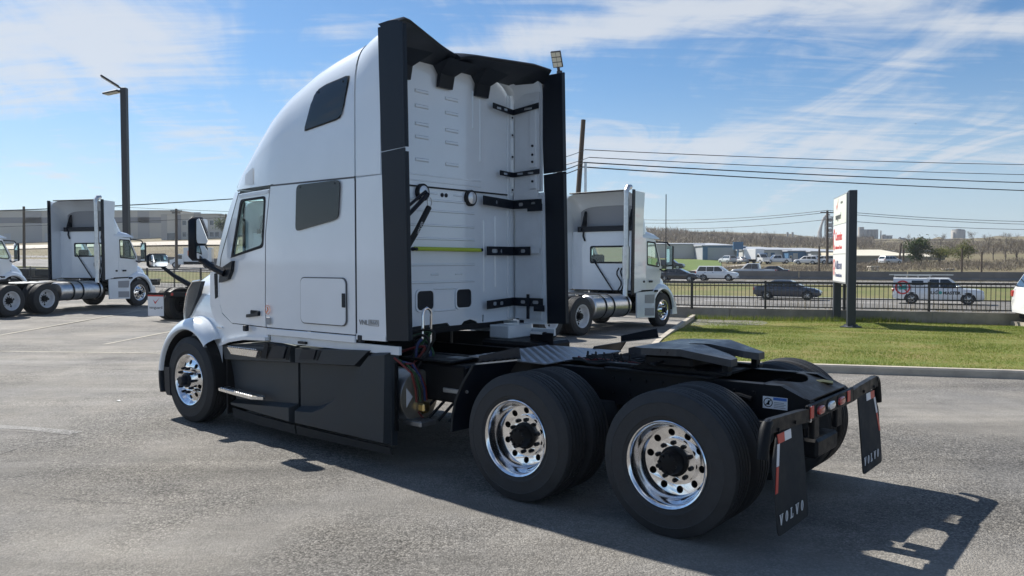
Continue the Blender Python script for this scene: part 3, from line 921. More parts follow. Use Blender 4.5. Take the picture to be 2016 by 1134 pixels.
def rib(y0, y1, z, h=.03, d=.012, parent=rwall, name='rib', dz=0.):
    G().loft([[(XW, y0, z - h / 2), (XW, y0, z + h / 2), (XW, y1, z + h / 2 + dz), (XW, y1, z - h / 2 + dz)],
              [(XW + d, y0 + .01, z - h * .22), (XW + d, y0 + .01, z + h * .22), (XW + d, y1 - .01, z + h * .22 + dz), (XW + d, y1 - .01, z - h * .22 + dz)]], True, True).obj(name, m_white, parent, smooth=0)
for z in (1.68, 1.86, 2.13, 2.27, 2.42, 2.53): rib(.30, 1.74, z, .026, .010)
for z in (1.38, 1.61): rib(1.09, 1.43, z, .02, .008)
for y0, y1, z in ((1.02, 1.16, 2.60), (1.40, 1.54, 2.60), (1.05, 1.17, 1.76), (1.42, 1.54, 1.76)): rib(y0, y1, z, .018, .008)
for z in (2.72, 2.78): rib(.25, 1.85, z, .018, .006)
for z in (2.93, 3.16, 3.29, 3.47, 3.62):
    rib(.83, 1.03, z, .042, .014); rib(1.27, 1.48, z + (-.01), .042, .014)
for y0, z0, z1 in ((1.82, 3.0, 3.68), (1.88, 1.55, 2.35), (2.08, 1.60, 2.40), (1.70, 3.35, 3.75)):
    G().prism([(XW, y0), (XW + .010, y0 + .012), (XW + .010, y0 + .028), (XW, y0 + .04)], 'z', z0, z1).obj('pressed_bead', m_white, rwall, smooth=0)
G().box(XW, XW + .012, .04, 2.41, 2.652, 2.668).obj('wall_joint', m_rubber, rwall)
G().box(XW - .002, XW + .014, 2.30, 2.335, 1.24, 3.80, .004).obj('corner_flange', m_white, rwall)
G().box(XW + .010, XW + .022, 2.335, 2.405, 1.24, 3.80).obj('corner_panel', m_white, rwall)
for z in (3.55, 3.35, 3.10, 2.90, 2.72):
    G().box(XW + .020, XW + .028, 2.345, 2.395, z - .03, z + .03, .004).obj('mount_pad', m_white2, rwall)
    G().lathe([(0, .012), (.012, .012), (.012, 0)], (XW + .024, 2.37, z), 'x', 10).obj('bolt', m_plastic_d, rwall)
# inside of the far extender
G().box(-3.21, -2.84, 2.385, 2.420, 1.235, 2.64).obj('inner_panel', m_white2, T)
G().box(-3.21, -2.87, 2.36, 2.383, 2.60, 2.72).obj('joint_light_block', m_white2, T)  # added panel that stops light leaking through the extender joint
G().box(-3.21, -2.86, 2.375, 2.395, 2.70, 3.80).obj('inner_panel', m_white2, T)
G().box(-2.99, -2.89, 2.360, 2.376, 2.95, 3.70, .01).obj('stiffener', m_white2, T)
G().box(-2.99, -2.89, 2.360, 2.376, 2.70, 2.93, .01).obj('stiffener', m_white2, T)
for z in (2.80, 3.02, 3.10, 3.20):
    G().lathe([(0, -.010), (.014, -.010), (.014, 0)], (-2.94, 2.360, z), 'y', 10).obj('bolt', m_plastic_d, T)
for y in (.965, 1.555):
    o = G().plate(rrect(y - .118, y + .118, 1.397, 1.593, .045), [], lambda a, b, d: (XW + .004 - d, a, b), .01).obj('pressure_vent', m_plastic_d, T)
    G().plate(rrect(y - .138, y + .138, 1.377, 1.613, .06), [rrect(y - .118, y + .118, 1.397, 1.593, .045)], lambda a, b, d: (XW + .012 - d, a, b), .012).obj('vent_frame', m_white, o)
for y, z in ((.92, 2.60), (1.655, 2.585)):
    o = G().lathe([(.088, 0), (.088, .035), (.070, .050), (.066, .046)], (XW, y, z), 'x', 28).obj('work_light', m_rubber, T)
    G().lathe([(.067, .044), (.045, .052), (0, .056)], (XW, y, z), 'x', 24).obj('lens', m_lens, o)
for y in (1.225, 1.285): G().lathe([(0, .008), (.022, .008), (.022, 0)], (XW, y, 2.592), 'x', 14).obj('hole_plug', m_plastic_d, T)
# lime grab bar
o = G().tube([(XW + .045, .78, 2.025), (XW + .055, .90, 2.025), (XW + .055, 1.68, 2.020), (XW + .045, 1.80, 2.018)], .022, 10).obj('grab_bar', m_green, T)
for y in (.79, 1.79): G().lathe([(0, .07), (.017, .07), (.02, 0)], (XW, y, 2.022), 'x', 12).obj('bar_bolt', m_plastic_d, o)
# slotted corner brackets on the far side
def slot_bracket(z, y0, x1, h, slots_w, slots_s, dz0=0., dzs=0., tail=None):
    a = G().plate([(y0, z - h / 2 + dz0), (2.33, z - h / 2), (2.33, z + h / 2), (y0, z + h / 2 + dz0)], [rrect(s0, s1, z - h * .22 + dz0 * .5, z + h * .22 + dz0 * .5, h * .18) for s0, s1 in slots_w], lambda y, b, d: (XW + .075 - d, y, b), .012)
    o = a.obj('corner_bracket', m_plastic_d, T)
    g = G().plate([(XW + .06, z - h / 2), (x1, z - h / 2 + dzs), (x1, z + h / 2 + dzs), (XW + .06, z + h / 2)], [rrect(s0, s1, z - h * .2 + dzs * .5, z + h * .2 + dzs * .5, h * .16) for s0, s1 in slots_s], lambda x, b, d: (x, 2.335 + d, b), .012)
    g.obj('bracket_arm', m_plastic_d, o)
    if tail:
        x0, xx1, z0, z1 = tail
        G().box(x0, xx1, 2.325, 2.345, z0, z1).obj('bracket_plate', m_plastic_d, o)
    return o
slot_bracket(3.60, 1.98, -2.84, .062, [(2.04, 2.13), (2.17, 2.24)], [(-3.05, -2.93)], .03, .04)
slot_bracket(2.885, 2.10, -2.83, .055, [(2.16, 2.24)], [(-3.15, -3.06), (-3.0, -2.91)], .01, .02)
slot_bracket(2.545, 1.81, -2.80, .10, [(2.02, 2.06)], [(-3.13, -3.06), (-2.95, -2.885)], .025, 0, (-2.99, -2.79, 2.46, 2.54))
slot_bracket(2.012, 1.87, -2.96, .10, [(1.95, 2.06), (2.10, 2.14)], [(-3.10, -3.03)])
slot_bracket(1.43, 1.87, -2.78, .095, [(1.97, 2.04), (2.09, 2.16)], [(-3.10, -3.03), (-2.93, -2.84)], -.02, 0, (-2.90, -2.76, 1.33, 1.40))
G().box(-2.995, -2.965, 2.315, 2.335, 1.24, 1.52).obj('bracket_strut', m_plastic_d, T)
G().box(-2.96, -2.84, 2.35, 2.365, 1.985, 2.045).obj('strap_end', m_white2, T)
# hose tender arm with spring, behind the near fairing
o = G().tube([(XW + .03, .60, 2.66), (XW + .03, .60, 2.36)], .03, 6).obj('hose_tender', m_plastic_d, T)
G().tube([(XW + .10, .55, 2.28), (XW + .16, .86, 2.575)], .022, 6).obj('arm', m_plastic_d, o)
G().tube([(XW + .10, .52, 2.36), (XW + .15, .84, 2.60)], .016, 6).obj('arm', m_plastic_d, o)
G().box(XW, XW + .06, .55, .66, 2.45, 2.58, .01).obj('bracket', m_plastic_d, o)
ringp = [(XW + .17, .87 + .03 * math.cos(t), 2.49 + .05 * math.sin(t)) for t in np.linspace(0, 2 * PI, 13)]
G().tube(ringp, .007, 6, False).obj('shackle', m_alu, o)
G().tube([(XW + .17, .86, 2.44), (XW + .16, .70, 2.20), (XW + .15, .58, 2.04)], .030, 8).obj('hose_strap', m_rubber, o)
text('strap_lettering', 'VOLVO', .045, m_letter, o, lambda u, v, w: (XW + .20 + w, .685 + u * .45 - v * .8, 2.16 + u * .8 + v * .45))
# roof spoiler: two drooping halves that meet in a notch
def spoiler(y0, y1, far):
    rows_t, rows_b = [], []
    n = 14
    for i in range(n + 1):
        t = i / n
        y = lerp(y0, y1, t)
        e = abs(y - WID / 2) / (WID / 2)
        if not far:
            xr = interp(y, [(-.005, -2.60), (.15, -2.62), (.45, -2.72), (.85, -2.88), (1.10, -2.99), (1.20, -3.03)])
            zr = interp(y, [(-.005, 4.00), (.06, 4.045), (.15, 4.05), (.45, 4.02), (.85, 4.00), (1.2, 4.01)])
        else:
            xr = interp(y, [(1.22, -3.00), (1.34, -2.93), (1.6, -2.84), (2.1, -2.70), (2.36, -2.67), (2.44, -2.80)])
            zr = interp(y, [(1.22, 3.985), (1.34, 4.02), (1.6, 4.02), (2.1, 4.03), (2.36, 4.015), (2.44, 3.97)])
        zt_ = 4.052 if .05 < y < 2.40 else 4.02
        xf_ = min(xr - .05, interp(min(y, WID - y), [(0, -2.87), (.06, -2.88), (.3, -2.965), (1.225, -3.145)]))
        top = [(xf_, y, zt_ - .003), (lerp(xf_, xr, .5), y, lerp(zt_, zr, .4) + .010), (xr - .02, y, zr + .010), (xr, y, zr - .006)]
        bx_ = max(interp(min(y, WID - y), [(0, -2.84), (.08, -2.88), (.16, -3.20)]), -3.20)
        bot = [(xr - .012, y, zr - .028), (lerp(bx_, xr, .5), y, lerp(3.90, zr - .02, .45)), (bx_, y, 3.895)]
        rows_t.append(top + bot + [(max(bx_ + .01, -3.17), y, 3.93), (max(xf_ - .01, bx_ + .005), y, zt_ - .035)])
    return G().loft(rows_t, True, True).obj('roof_spoiler', m_plastic_d, T, smooth=35)
s1 = spoiler(-.004, 1.20, False)
s2 = spoiler(1.225, 2.444, True)
for sp, ys in ((s1, (.63, 1.24)), (s2, (1.82,))):
    for y in ys:
        w = .105
        g = G().loft([[(XW + .015, y - w, 3.70), (XW + .015, y + w, 3.70), (XW + .03, y + w, 3.83), (XW + .05, y + w * 1.8, 3.90), (XW + .05, y - w * 1.8, 3.90), (XW + .03, y - w, 3.83)],
                      [(XW + .05, y - w, 3.70), (XW + .05, y + w, 3.70), (XW + .08, y + w, 3.83), (XW + .28, y + w * 1.8, 3.945), (XW + .28, y - w * 1.8, 3.945), (XW + .08, y - w, 3.83)]], True, True)
        g.obj('spoiler_bracket', m_plastic_d, sp, smooth=0)
# floor, interior
G().box(-5.7, -3.26, .22, 2.23, 1.15, 1.21).obj('cab_floor', m_dark, T)
for y in (.62, 1.83):
    o = G().box(-4.98, -4.52, y - .25, y + .25, 1.50, 1.66, .05).obj('seat', m_seat, T)
    G().loft([[(-4.66, y - .24, 1.62), (-4.66, y + .24, 1.62), (-4.54, y + .22, 1.62), (-4.54, y - .22, 1.62)], [(-4.58, y - .22, 2.12), (-4.58, y + .22, 2.12), (-4.50, y + .2, 2.12), (-4.50, y - .2, 2.12)]], True, True).obj('seat_back', m_seat, o)
G().loft([[(-5.78, .22, 1.25), (-5.78, 2.23, 1.25), (-5.78, 2.23, 1.80), (-5.78, .22, 1.80)], [(-5.38, .16, 1.25), (-5.38, 2.29, 1.25), (-5.42, 2.29, 1.78), (-5.42, .16, 1.78)]], True, True).obj('dashboard', m_seat, T)
G().tube([(-5.24 + .10 * math.sin(t), .62 + .21 * math.cos(t), 1.86 + .17 * math.sin(t)) for t in np.linspace(0, 2 * PI, 25)], .016, 6, False).obj('steering_wheel', m_plastic_d, T)
# windscreen and header
ws = []
for z, x, yb in ((1.80, -5.86, .20), (2.1, -5.74, .19), (2.4, -5.58, .18), (2.665, -5.44, .20)):
    ws.append([(x - .28 * (1 - ((i - 6) / 6) ** 2), lerp(yb, WID - yb, i / 12), z) for i in range(13)])
G().loft(ws, False, False).obj('windscreen', m_glass, T, smooth=60)
for far in (False, True):
    G().loft([[(x, mir(a, far), z), (x, mir(a - .035, far), z), (xb, mir(yw(xb) + .02, far), z)] for z, x, a, xb in ((1.80, -5.86, .20, -5.735), (2.1, -5.74, .19, -5.60), (2.4, -5.58, .18, -5.40), (2.665, -5.44, .20, -5.235))], False, False).obj('pillar', m_white, T)

def convex(x, yc, zc, hy, hz, R_):
    """Bulging wide-angle mirror glass facing the tail."""
    rows = []
    for i in range(9):
        a = -1 + i / 4; row = []
        for j in range(7):
            b = -1 + j / 3; k = 1 - .10 * (abs(a * b) ** 3)
            y, z = a * hy * k, b * hz * k
            row.append((x - (y * y + z * z) / (2 * R_), yc + y, zc + z))
        rows.append(row)
    return G().loft(rows, False, False)
# hood, fenders, nose
def yh(x): return interp(x, [(-7.12, .62), (-7.02, .44), (-6.85, .345), (-6.6, .275), (-6.2, .215), (-5.72, .165)])
HOOD = [(-5.74, 1.84), (-6.0, 1.83), (-6.25, 1.825), (-6.45, 1.80), (-6.62, 1.745), (-6.78, 1.65), (-6.92, 1.50), (-7.03, 1.29), (-7.09, 1.02), (-7.12, .75)]
rings = []
for x, zt_ in HOOD:
    yb = yh(x); Wd = WID / 2 - yb; zb = .70
    r = []
    for i in range(25):
        t = PI * i / 24; c, s = math.cos(t), math.sin(t); n = 5
        r.append((x - .10 * abs(s) ** 2, WID / 2 - Wd * math.copysign(abs(c) ** (2 / n), c), zb + (zt_ - zb) * abs(s) ** (2 / n)))
    rings.append(r)
hood = G().loft(rings, False, False).obj('hood', m_white, T, smooth=45)
G().box(-7.2, -7.08, .55, 1.90, .55, 1.1, .05).obj('grille', m_plastic_d, T)
G().box(-7.22, -6.9, .30, 2.15, .25, .62, .10).obj('bumper', m_plastic_d, T)
ARC = (-6.277, .505)
for far in (False, True):
    # dark intake at the nose corner
    o = G().plate([(-6.24, 1.665), (-6.38, 1.47), (-6.60, 1.25), (-6.78, 1.17), (-6.80, 1.30), (-6.765, 1.43), (-6.66, 1.545), (-6.50, 1.645)], [], lambda x, z, d: (x, mir(yh(x) - .012 + d - .03 * max(0, 1.5 - z) , far), z), .05).obj('side_intake', m_plastic_d, hood)
    G().tube([(-6.26, mir(yh(-6.26) - .014, far), 1.675), (-6.50, mir(yh(-6.50) - .014, far), 1.655), (-6.67, mir(yh(-6.67) - .016, far), 1.55), (-6.775, mir(yh(-6.775) - .02, far), 1.43), (-6.81, mir(yh(-6.81) - .03, far), 1.30), (-6.79, mir(yh(-6.79) - .03, far), 1.16)], .010, 6).obj('intake_trim', m_chrome, o)
    # fender ring round the wheel
    rows = []
    for i in range(33):
        a = math.radians(lerp(198, 44, i / 32))
        c, s = math.cos(a), math.sin(a)
        grow = .04 + .16 * max(0, s)
        prof = [(.585, .16), (.588, .035), (.60, .012), (.63, .010), (.672, .035), (.70 + grow * .1, .09), (.72 + grow * .1, .18), (.73 + grow * .1, .36)]
        rows.append([(ARC[0] + r * c * (1.0 if c < 0 else .93), mir(y, far), ARC[1] + r * s) for r, y in prof])
    fen = G().loft(rows[5:], False, False).obj('fender', m_white, T, smooth=45)
    G().loft(rows[:6], False, False).obj('front_corner_guard', m_plastic_d, T, smooth=45)
    rows = []
    for i in range(9):
        z = lerp(.62, .28, i / 8)
        b = interp(z, [(.27, .06), (.34, .0), (.75, -.01)])
        rows.append([(-6.80 + b, mir(.03, far), z), (-6.83 + b, mir(.09, far), z), (-6.85 + b, mir(.24, far), z), (-6.66 + b * .4, mir(.24, far), z), (-6.68 + b * .4, mir(.03, far), z)])
    G().loft(rows, True, True).obj('front_corner_guard', m_plastic_d, T, smooth=35)
    G().lathe([(.583, .05), (.583, .75)], (ARC[0], 0, ARC[1]), 'y', 28, math.radians(-5), math.radians(200)).map(lambda x, y, z: (x, mir(y, far), z)).obj('wheel_arch_liner', m_dark, T)
    G().box(-5.66, -5.63, min(mir(.16, far), mir(.72, far)), max(mir(.16, far), mir(.72, far)), .16, 1.0).obj('underbody_light_block', m_dark, T)  # added dark panel, blocks the sunlit gap seen behind the steer tyre
    # cowl panel between fender, hood and door, running back along the top of the skirt
    side_plate('cowl_panel', m_white, [(-5.96, 1.77), (-5.735, 1.80), (-5.728, 1.40), (-5.68, 1.305), (-5.43, 1.205), (-4.64, 1.205), (-4.62, 1.11), (-5.10, 1.085), (-5.45, 1.035), (-5.70, .965), (-5.72, 1.05), (-5.82, 1.18), (-5.92, 1.28), (-5.97, 1.40)], off=-.002 if False else .002, t=.03, far=far)
    side_plate('cowl_lip', m_white, [(-5.70, .965), (-5.45, 1.035), (-5.10, 1.085), (-4.62, 1.11), (-4.62, 1.075), (-5.10, 1.05), (-5.45, 1.00), (-5.69, .935)], off=-.035, t=.06, far=far)
    side_plate('side_vent', m_dark, [(-5.855, 1.755), (-5.78, 1.77), (-5.775, 1.49), (-5.84, 1.47)], off=-.006, t=.008, far=far)
    o = side_plate('side_marker', m_lens, rrect(-5.78, -5.66, 1.135, 1.155, .009), off=-.02, t=.03, far=far)
    # near and far mirrors
    mr = G().box(-5.84, -5.74, min(mir(-.20, far), mir(.015, far)), max(mir(-.20, far), mir(.015, far)), 1.905, 2.395, .045).obj('mirror', m_plastic_d, T, smooth=40)
    G().plate(rrect(min(mir(-.135, far), mir(0, far)), max(mir(-.135, far), mir(0, far)), 2.10, 2.375, .03), [], lambda y, z, d: (-5.737 + d + (z - 2.2) * .03, y, z), .004).obj('mirror_glass', m_mirror, mr)
    convex(-5.728, mir(-.0675, far), 2.0, .0675, .075, .45).obj('mirror_glass', m_mirror, mr)
    G().tube([(-5.80, mir(-.06, far), 1.93), (-5.66, mir(-.02, far), 1.85), (-5.50, mir(.06, far), 1.77)], [.035, .040, .045], 10).obj('mirror_arm', m_plastic_d, mr)
    side_plate('mirror_mount', m_plastic_d, [(-5.66, 1.66), (-5.44, 1.70), (-5.36, 1.79), (-5.33, 1.905), (-5.55, 1.84), (-5.63, 1.80)], off=-.045, t=.05, far=far)
    hm = G().box(-7.06, -6.99, min(mir(-.055, far), mir(.21, far)), max(mir(-.055, far), mir(.21, far)), 1.822, 1.998, .03).obj('hood_mirror', m_plastic_d, T, smooth=40)
    convex(-6.968, mir(.0775, far), 1.911, .118, .072, .40).obj('mirror_glass', m_mirror, hm)
    G().tube([(-7.02, mir(.13, far), 1.84), (-6.94, mir(.25, far), 1.72), (-6.80, mir(.42, far), 1.58)], [.020, .026, .035], 8).obj('mirror_arm', m_plastic_d, hm)
    # skirts
    def zb(x): return interp(x, [(-5.5, .257), (-4.155, .241), (-2.77, .218)])
    FRONT = [(-5.70, .955), (-4.62, 1.075), (-4.205, 1.045), (-4.205, .24), (-5.49, .258), (-5.56, .60)]
    sk = side_plate('front_skirt', m_plastic, FRONT, off=.080, t=.03, far=far)
    def raised(name, pts, parent, d=.035, mat=m_plastic, b=.012):
        """A panel standing proud with a chamfered edge."""
        P = pts; c = Vector((sum(p[0] for p in P) / len(P), sum(p[1] for p in P) / len(P)))
        n = len(P); lo_, hi_ = [], []
        for i, p in enumerate(P):
            pv, a_, b_ = Vector(p), Vector(P[i - 1]), Vector(P[(i + 1) % n])
            e1, e2 = (pv - a_).normalized(), (b_ - pv).normalized()
            nn = (Vector((-e1.y, e1.x)) + Vector((-e2.y, e2.x)))
            nn = nn.normalized() * b
            ar = sum(P[j - 1][0] * P[j][1] - P[j][0] * P[j - 1][1] for j in range(n))
            if ar < 0: nn = -nn
            q = pv + nn
            lo_.append((pv.x, pv.y)); hi_.append((q.x, q.y))
        Y0 = lambda x: yw(x) + .080
        d = d + .045
        g = G()
        lov = [(x, mir(Y0(x), far), z) for x, z in lo_]; hiv = [(x, mir(Y0(x) - d, far), z) for x, z in hi_]
        tri = tessellate_polygon([[Vector((x, z, 0)) for x, z in hi_]])
        g.add(lov + hiv, [(i, (i + 1) % n, n + (i + 1) % n, n + i) for i in range(n)] + [tuple(n + k for k in t_) for t_ in tri])
        return g.obj(name, mat, parent, smooth=20)
    raised('skirt_panel', [(-5.70, .953), (-4.62, 1.073), (-4.21, 1.043), (-4.21, .865), (-5.64, .775)], sk, b=.022)
    raised('skirt_panel', [(-5.50, .345), (-4.21, .448), (-4.21, .243), (-5.485, .262)], sk, d=.05, b=.045)
    REAR = [(-4.165, 1.04), (-2.75, 1.10), (-2.775, .222), (-4.165, .243)]
    rk = side_plate('rear_skirt', m_plastic, REAR, off=.080, t=.03, far=far)
    raised('skirt_panel', [(-4.16, 1.038), (-3.02, 1.083), (-3.23, .905), (-4.16, .868)], rk, b=.022)
    raised('skirt_panel', [(-4.16, .43), (-3.86, .462), (-3.70, .52), (-3.53, .62), (-3.03, 1.075), (-2.755, 1.095), (-2.78, .225), (-4.16, .245)], rk, d=.062, b=.05)
    G().box(-2.80, -2.77, min(mir(.04, far), mir(.10, far)), max(mir(.04, far), mir(.10, far)), .23, 1.09).obj('skirt_return', m_plastic, rk)
    for nm, a_, b_, par in (('lower_skirt', -5.49, -4.20, sk), ('lower_skirt', -4.17, -2.775, rk)):
        g = G()
        g.loft([[(x, mir(yw(x) + .02, far), zb(x) - .005), (x, mir(yw(x) + .035, far), .145), (x, mir(yw(x) + .05, far), .145), (x, mir(yw(x) + .04, far), zb(x) - .005)] for x in (a_, lerp(a_, b_, .5), b_)], True, True)
        g.obj(nm, m_rubber, par)
    for pts in ([(-4.775, .878), (-4.68, 1.035), (-4.60, 1.04), (-4.655, .880)], [(-4.30, .898), (-4.235, 1.035), (-4.205, 1.035), (-4.25, .90)]):
        side_plate('vent_slot', m_dark, pts, off=-.004, t=.006, far=far, parent=sk)
    raised('vent_flap', [(-4.62, .885), (-4.50, 1.045), (-4.26, 1.038), (-4.32, .90)], sk, d=.052, mat=m_plastic_d)
    raised('vent_flap', [(-4.075, .912), (-4.02, 1.036), (-3.775, 1.042), (-3.825, .928)], rk, d=.052, mat=m_plastic_d)
    side_plate('vent_slot', m_dark, [(-3.80, .93), (-3.755, 1.03), (-3.72, 1.03), (-3.785, .93)], off=-.004, t=.006, far=far, parent=rk)
    # steps: bright upper kick plate and tread step
    g = G()
    Y = lambda x: yw(x)
    g.loft([[(-5.50, mir(Y(-5.5) - .035, far), .942), (-5.50, mir(Y(-5.5) + .03, far), .950), (-5.44, mir(Y(-5.44) + .03, far), .868), (-5.43, mir(Y(-5.44) - .02, far), .868)],
            [(-4.78, mir(Y(-4.78) - .035, far), .955), (-4.78, mir(Y(-4.78) + .03, far), .962), (-4.83, mir(Y(-4.83) + .03, far), .880), (-4.85, mir(Y(-4.83) - .02, far), .880)]], True, True)
    st = g.obj('upper_step', m_step, T)
    for k in range(14):
        x = lerp(-5.46, -4.84, k / 13)
        G().box(x - .012, x + .012, min(mir(Y(x) - .03, far), mir(Y(x) + .02, far)), max(mir(Y(x) - .03, far), mir(Y(x) + .02, far)), .948 + .012 * k / 13, .956 + .014 * k / 13, .003).obj('tread_stud', m_chrome, st)
    g = G()
    g.loft([[(x, mir(Y(x) - w_, far), z0 - .03), (x, mir(Y(x) - w_, far), z0), (x, mir(Y(x) + .03, far), z0 + .008), (x, mir(Y(x) + .03, far), z0 - .022)] for x, w_, z0 in ((-5.62, .085, .475), (-5.2, .085, .47), (-4.87, .08, .468), (-4.74, .0, .466))], True, True)
    st = g.obj('lower_step', m_step, T)
    for k in range(16):
        x = lerp(-5.58, -4.88, k / 15)
        G().box(x - .012, x + .012, min(mir(Y(x) - .07, far), mir(Y(x) + .02, far)), max(mir(Y(x) - .07, far), mir(Y(x) + .02, far)), .474, .482, .003).obj('tread_stud', m_chrome, st)
# decals on the driver side
text('model_lettering', 'VNL', .062, m_greytext, T, lambda u, v, w: (-3.16 + u, -.004 - w, 1.316 + v), bold=.001, width=.125)
text('model_lettering', '860', .055, m_greytext, T, lambda u, v, w: (-3.015 + u, -.004 - w, 1.320 + v), width=.11)
G().plate(rrect(-3.03, -2.89, 1.308, 1.365, .008), [rrect(-3.024, -2.896, 1.314, 1.359, .006)], lambda x, z, d: (x, -.0035 + d, z), .003).obj('badge_frame', m_greytext, T)
o = G().lathe([(.048, -.004), (.041, -.004)], (-4.575, -.016, 1.398), 'y', 28).obj('warning_decal', m_orange, T)
G().tube([(-4.595, -.021, 1.37), (-4.565, -.021, 1.40), (-4.58, -.021, 1.425)], .006, 5).obj('decal_figure', m_orange, o)
G().box(-4.605, -4.535, -.020, -.014, 1.245, 1.32, .004).obj('grey_decal', M('grey_decal', (.30, .31, .33), .5), T)
# ------------------------------------------------------------------ chassis of the sleeper tractor
def serif_letter(g, ch, u, h, fn, w=None):
    """Slab-serif capitals V, O, L as flat polygons."""
    t = h * .17
    def pl(pts): g.plate([(u + a, b) for a, b in pts], [], fn, .003)
    if ch == 'V':
        W_ = h * .80; c = W_ / 2
        pl([(t * .2, h), (t * 1.5, h), (c + t * .55, 0), (c - t * .45, 0)])
        pl([(W_ - t * 1.1, h), (W_ - t * .3, h), (c + t * .55, 0), (c + t * .0, 0)])
        pl([(-t * .25, h), (t * 1.95, h), (t * 1.95, h * .92), (-t * .25, h * .92)])
        pl([(W_ - t * 1.7, h), (W_ + t * .25, h), (W_ + t * .25, h * .92), (W_ - t * 1.7, h * .92)])
    elif ch == 'L':
        W_ = h * .66
        pl([(t * .6, 0), (t * 1.7, 0), (t * 1.7, h), (t * .6, h)])
        pl([(0, h), (t * 2.3, h), (t * 2.3, h * .92), (0, h * .92)])
        pl([(0, 0), (W_, 0), (W_, h * .36), (W_ - t * .5, h * .10), (0, h * .09)])
    else:
        W_ = h * .58; n = 20
        o = [(u + W_ / 2 + W_ / 2 * math.cos(2 * PI * k / n), h / 2 + h / 2 * math.sin(2 * PI * k / n)) for k in range(n)]
        i = [(u + W_ / 2 + (W_ / 2 - t * .9) * math.cos(2 * PI * k / n), h / 2 + (h / 2 - t * .35) * math.sin(2 * PI * k / n)) for k in range(n)]
        g.plate(o, [i], fn, .003)
    return W_
RY = (.79, 1.575)                                     # near faces of the two rails
for y0 in RY:
    near = y0 < 1
    o1, i1 = (y0, y0 + .008) if near else (y0 + .085 - .008, y0 + .085)
    g = G()
    web = [(-6.95, .72), (-6.95, .97), (.50, .99), (.715, .895), (.715, .775), (.52, .72)]
    g.prism(web, 'y', o1, i1)
    fl0, fl1 = (y0, y0 + .085)
    g.loft([[(x, fl0, z), (x, fl1, z), (x, fl1, z + .009), (x, fl0, z + .009)] for x, z in ((-6.95, .97), (.50, .99), (.715, .895))], True, True)
    g.loft([[(x, fl0, z), (x, fl1, z), (x, fl1, z - .009), (x, fl0, z - .009)] for x, z in ((-6.95, .72), (.52, .72), (.715, .775))], True, True)
    rail = g.obj('frame_rail', m_frame, T, smooth=20)
    yb = y0 - .004 if near else y0 + .089
    for x in (-.9, -.75, -.6, -.45, -.3, -.15, .0, .15, .30):
        for z in (.93, .80):
            G().lathe([(0, -.008), (.014, -.008), (.016, .004)], (x, yb, z), 'y', 6).obj('rail_bolt', m_frame, rail)
for x in (-6.3, -4.2, -2.6, -.66, .22):
    G().box(x - .05, x + .05, .80, 1.65, .76, .93, .01).obj('crossmember', m_frame, T)
# tail crossmember with lights
tailm = G().box(.735, .765, .70, 1.75, .775, .895, .008).obj('tail_crossmember', m_frame, T)
cut = []
for k in range(13):
    a = math.radians(180 + 180 * k / 12)
    cut.append((.44 + .155 * math.sin(a) * -1 - .0, 1.225 + .26 * math.cos(a)))
G().plate([(.735, .80), (.735, 1.65), (.40, 1.65), (.40, 1.49)] + [(.40 + .16 * math.sin(math.radians(180 * k / 12)), 1.225 + .26 * math.cos(math.radians(180 * k / 12))) for k in range(13)] + [(.40, .96), (.40, .80)], [], lambda x, y, d: (x, y, interp(x, [(.40, .996), (.50, .996), (.745, .905)]) + d), .008).obj('gusset_plate', m_frame, tailm)
def oval(y, z, w, h, mat, name):
    o = G().plate(rrect(y - w / 2 - .014, y + w / 2 + .014, z - h / 2 - .014, z + h / 2 + .014, h / 2 + .012, 6), [], lambda a, b, d: (.770 - d, a, b), .01).obj('lamp_gasket', m_rubber, tailm)
    G().loft([[(.768 + dx, y + (w / 2 * s_) * cy_ , z + (h / 2 * s_) * cz_) for cy_, cz_ in [(math.copysign(abs(math.cos(t)) ** .6, math.cos(t)), math.copysign(abs(math.sin(t)) ** .9, math.sin(t))) for t in np.linspace(0, 2 * PI, 24, endpoint=False)]] for dx, s_ in ((0, 1.), (.014, .96), (.02, .7))], True, True).obj(name, mat, o, smooth=50)
oval(.925, .835, .145, .062, m_red, 'tail_lamp')
oval(1.165, .835, .145, .062, m_lens, 'reverse_lamp')
oval(1.405, .835, .145, .062, m_red, 'tail_lamp')
for y in (.745, 1.60):
    G().box(.766, .774, y - .035, y + .035, .80, .885, .004).obj('reflector', m_redtape, tailm)
G().box(.764, .772, .715, .73, .778, .892).obj('edge_mark', m_chrome, tailm)
# tow pin and pintle bits under the tail
G().box(.69, .735, .90, 1.02, .62, .775, .01).obj('tow_eye', m_frame, T)
G().box(.69, .735, 1.43, 1.55, .62, .775, .01).obj('tow_eye', m_frame, T)
o = G().box(.60, .735, .98, 1.46, .46, .60, .02).obj('rear_bracket', m_frame, T)
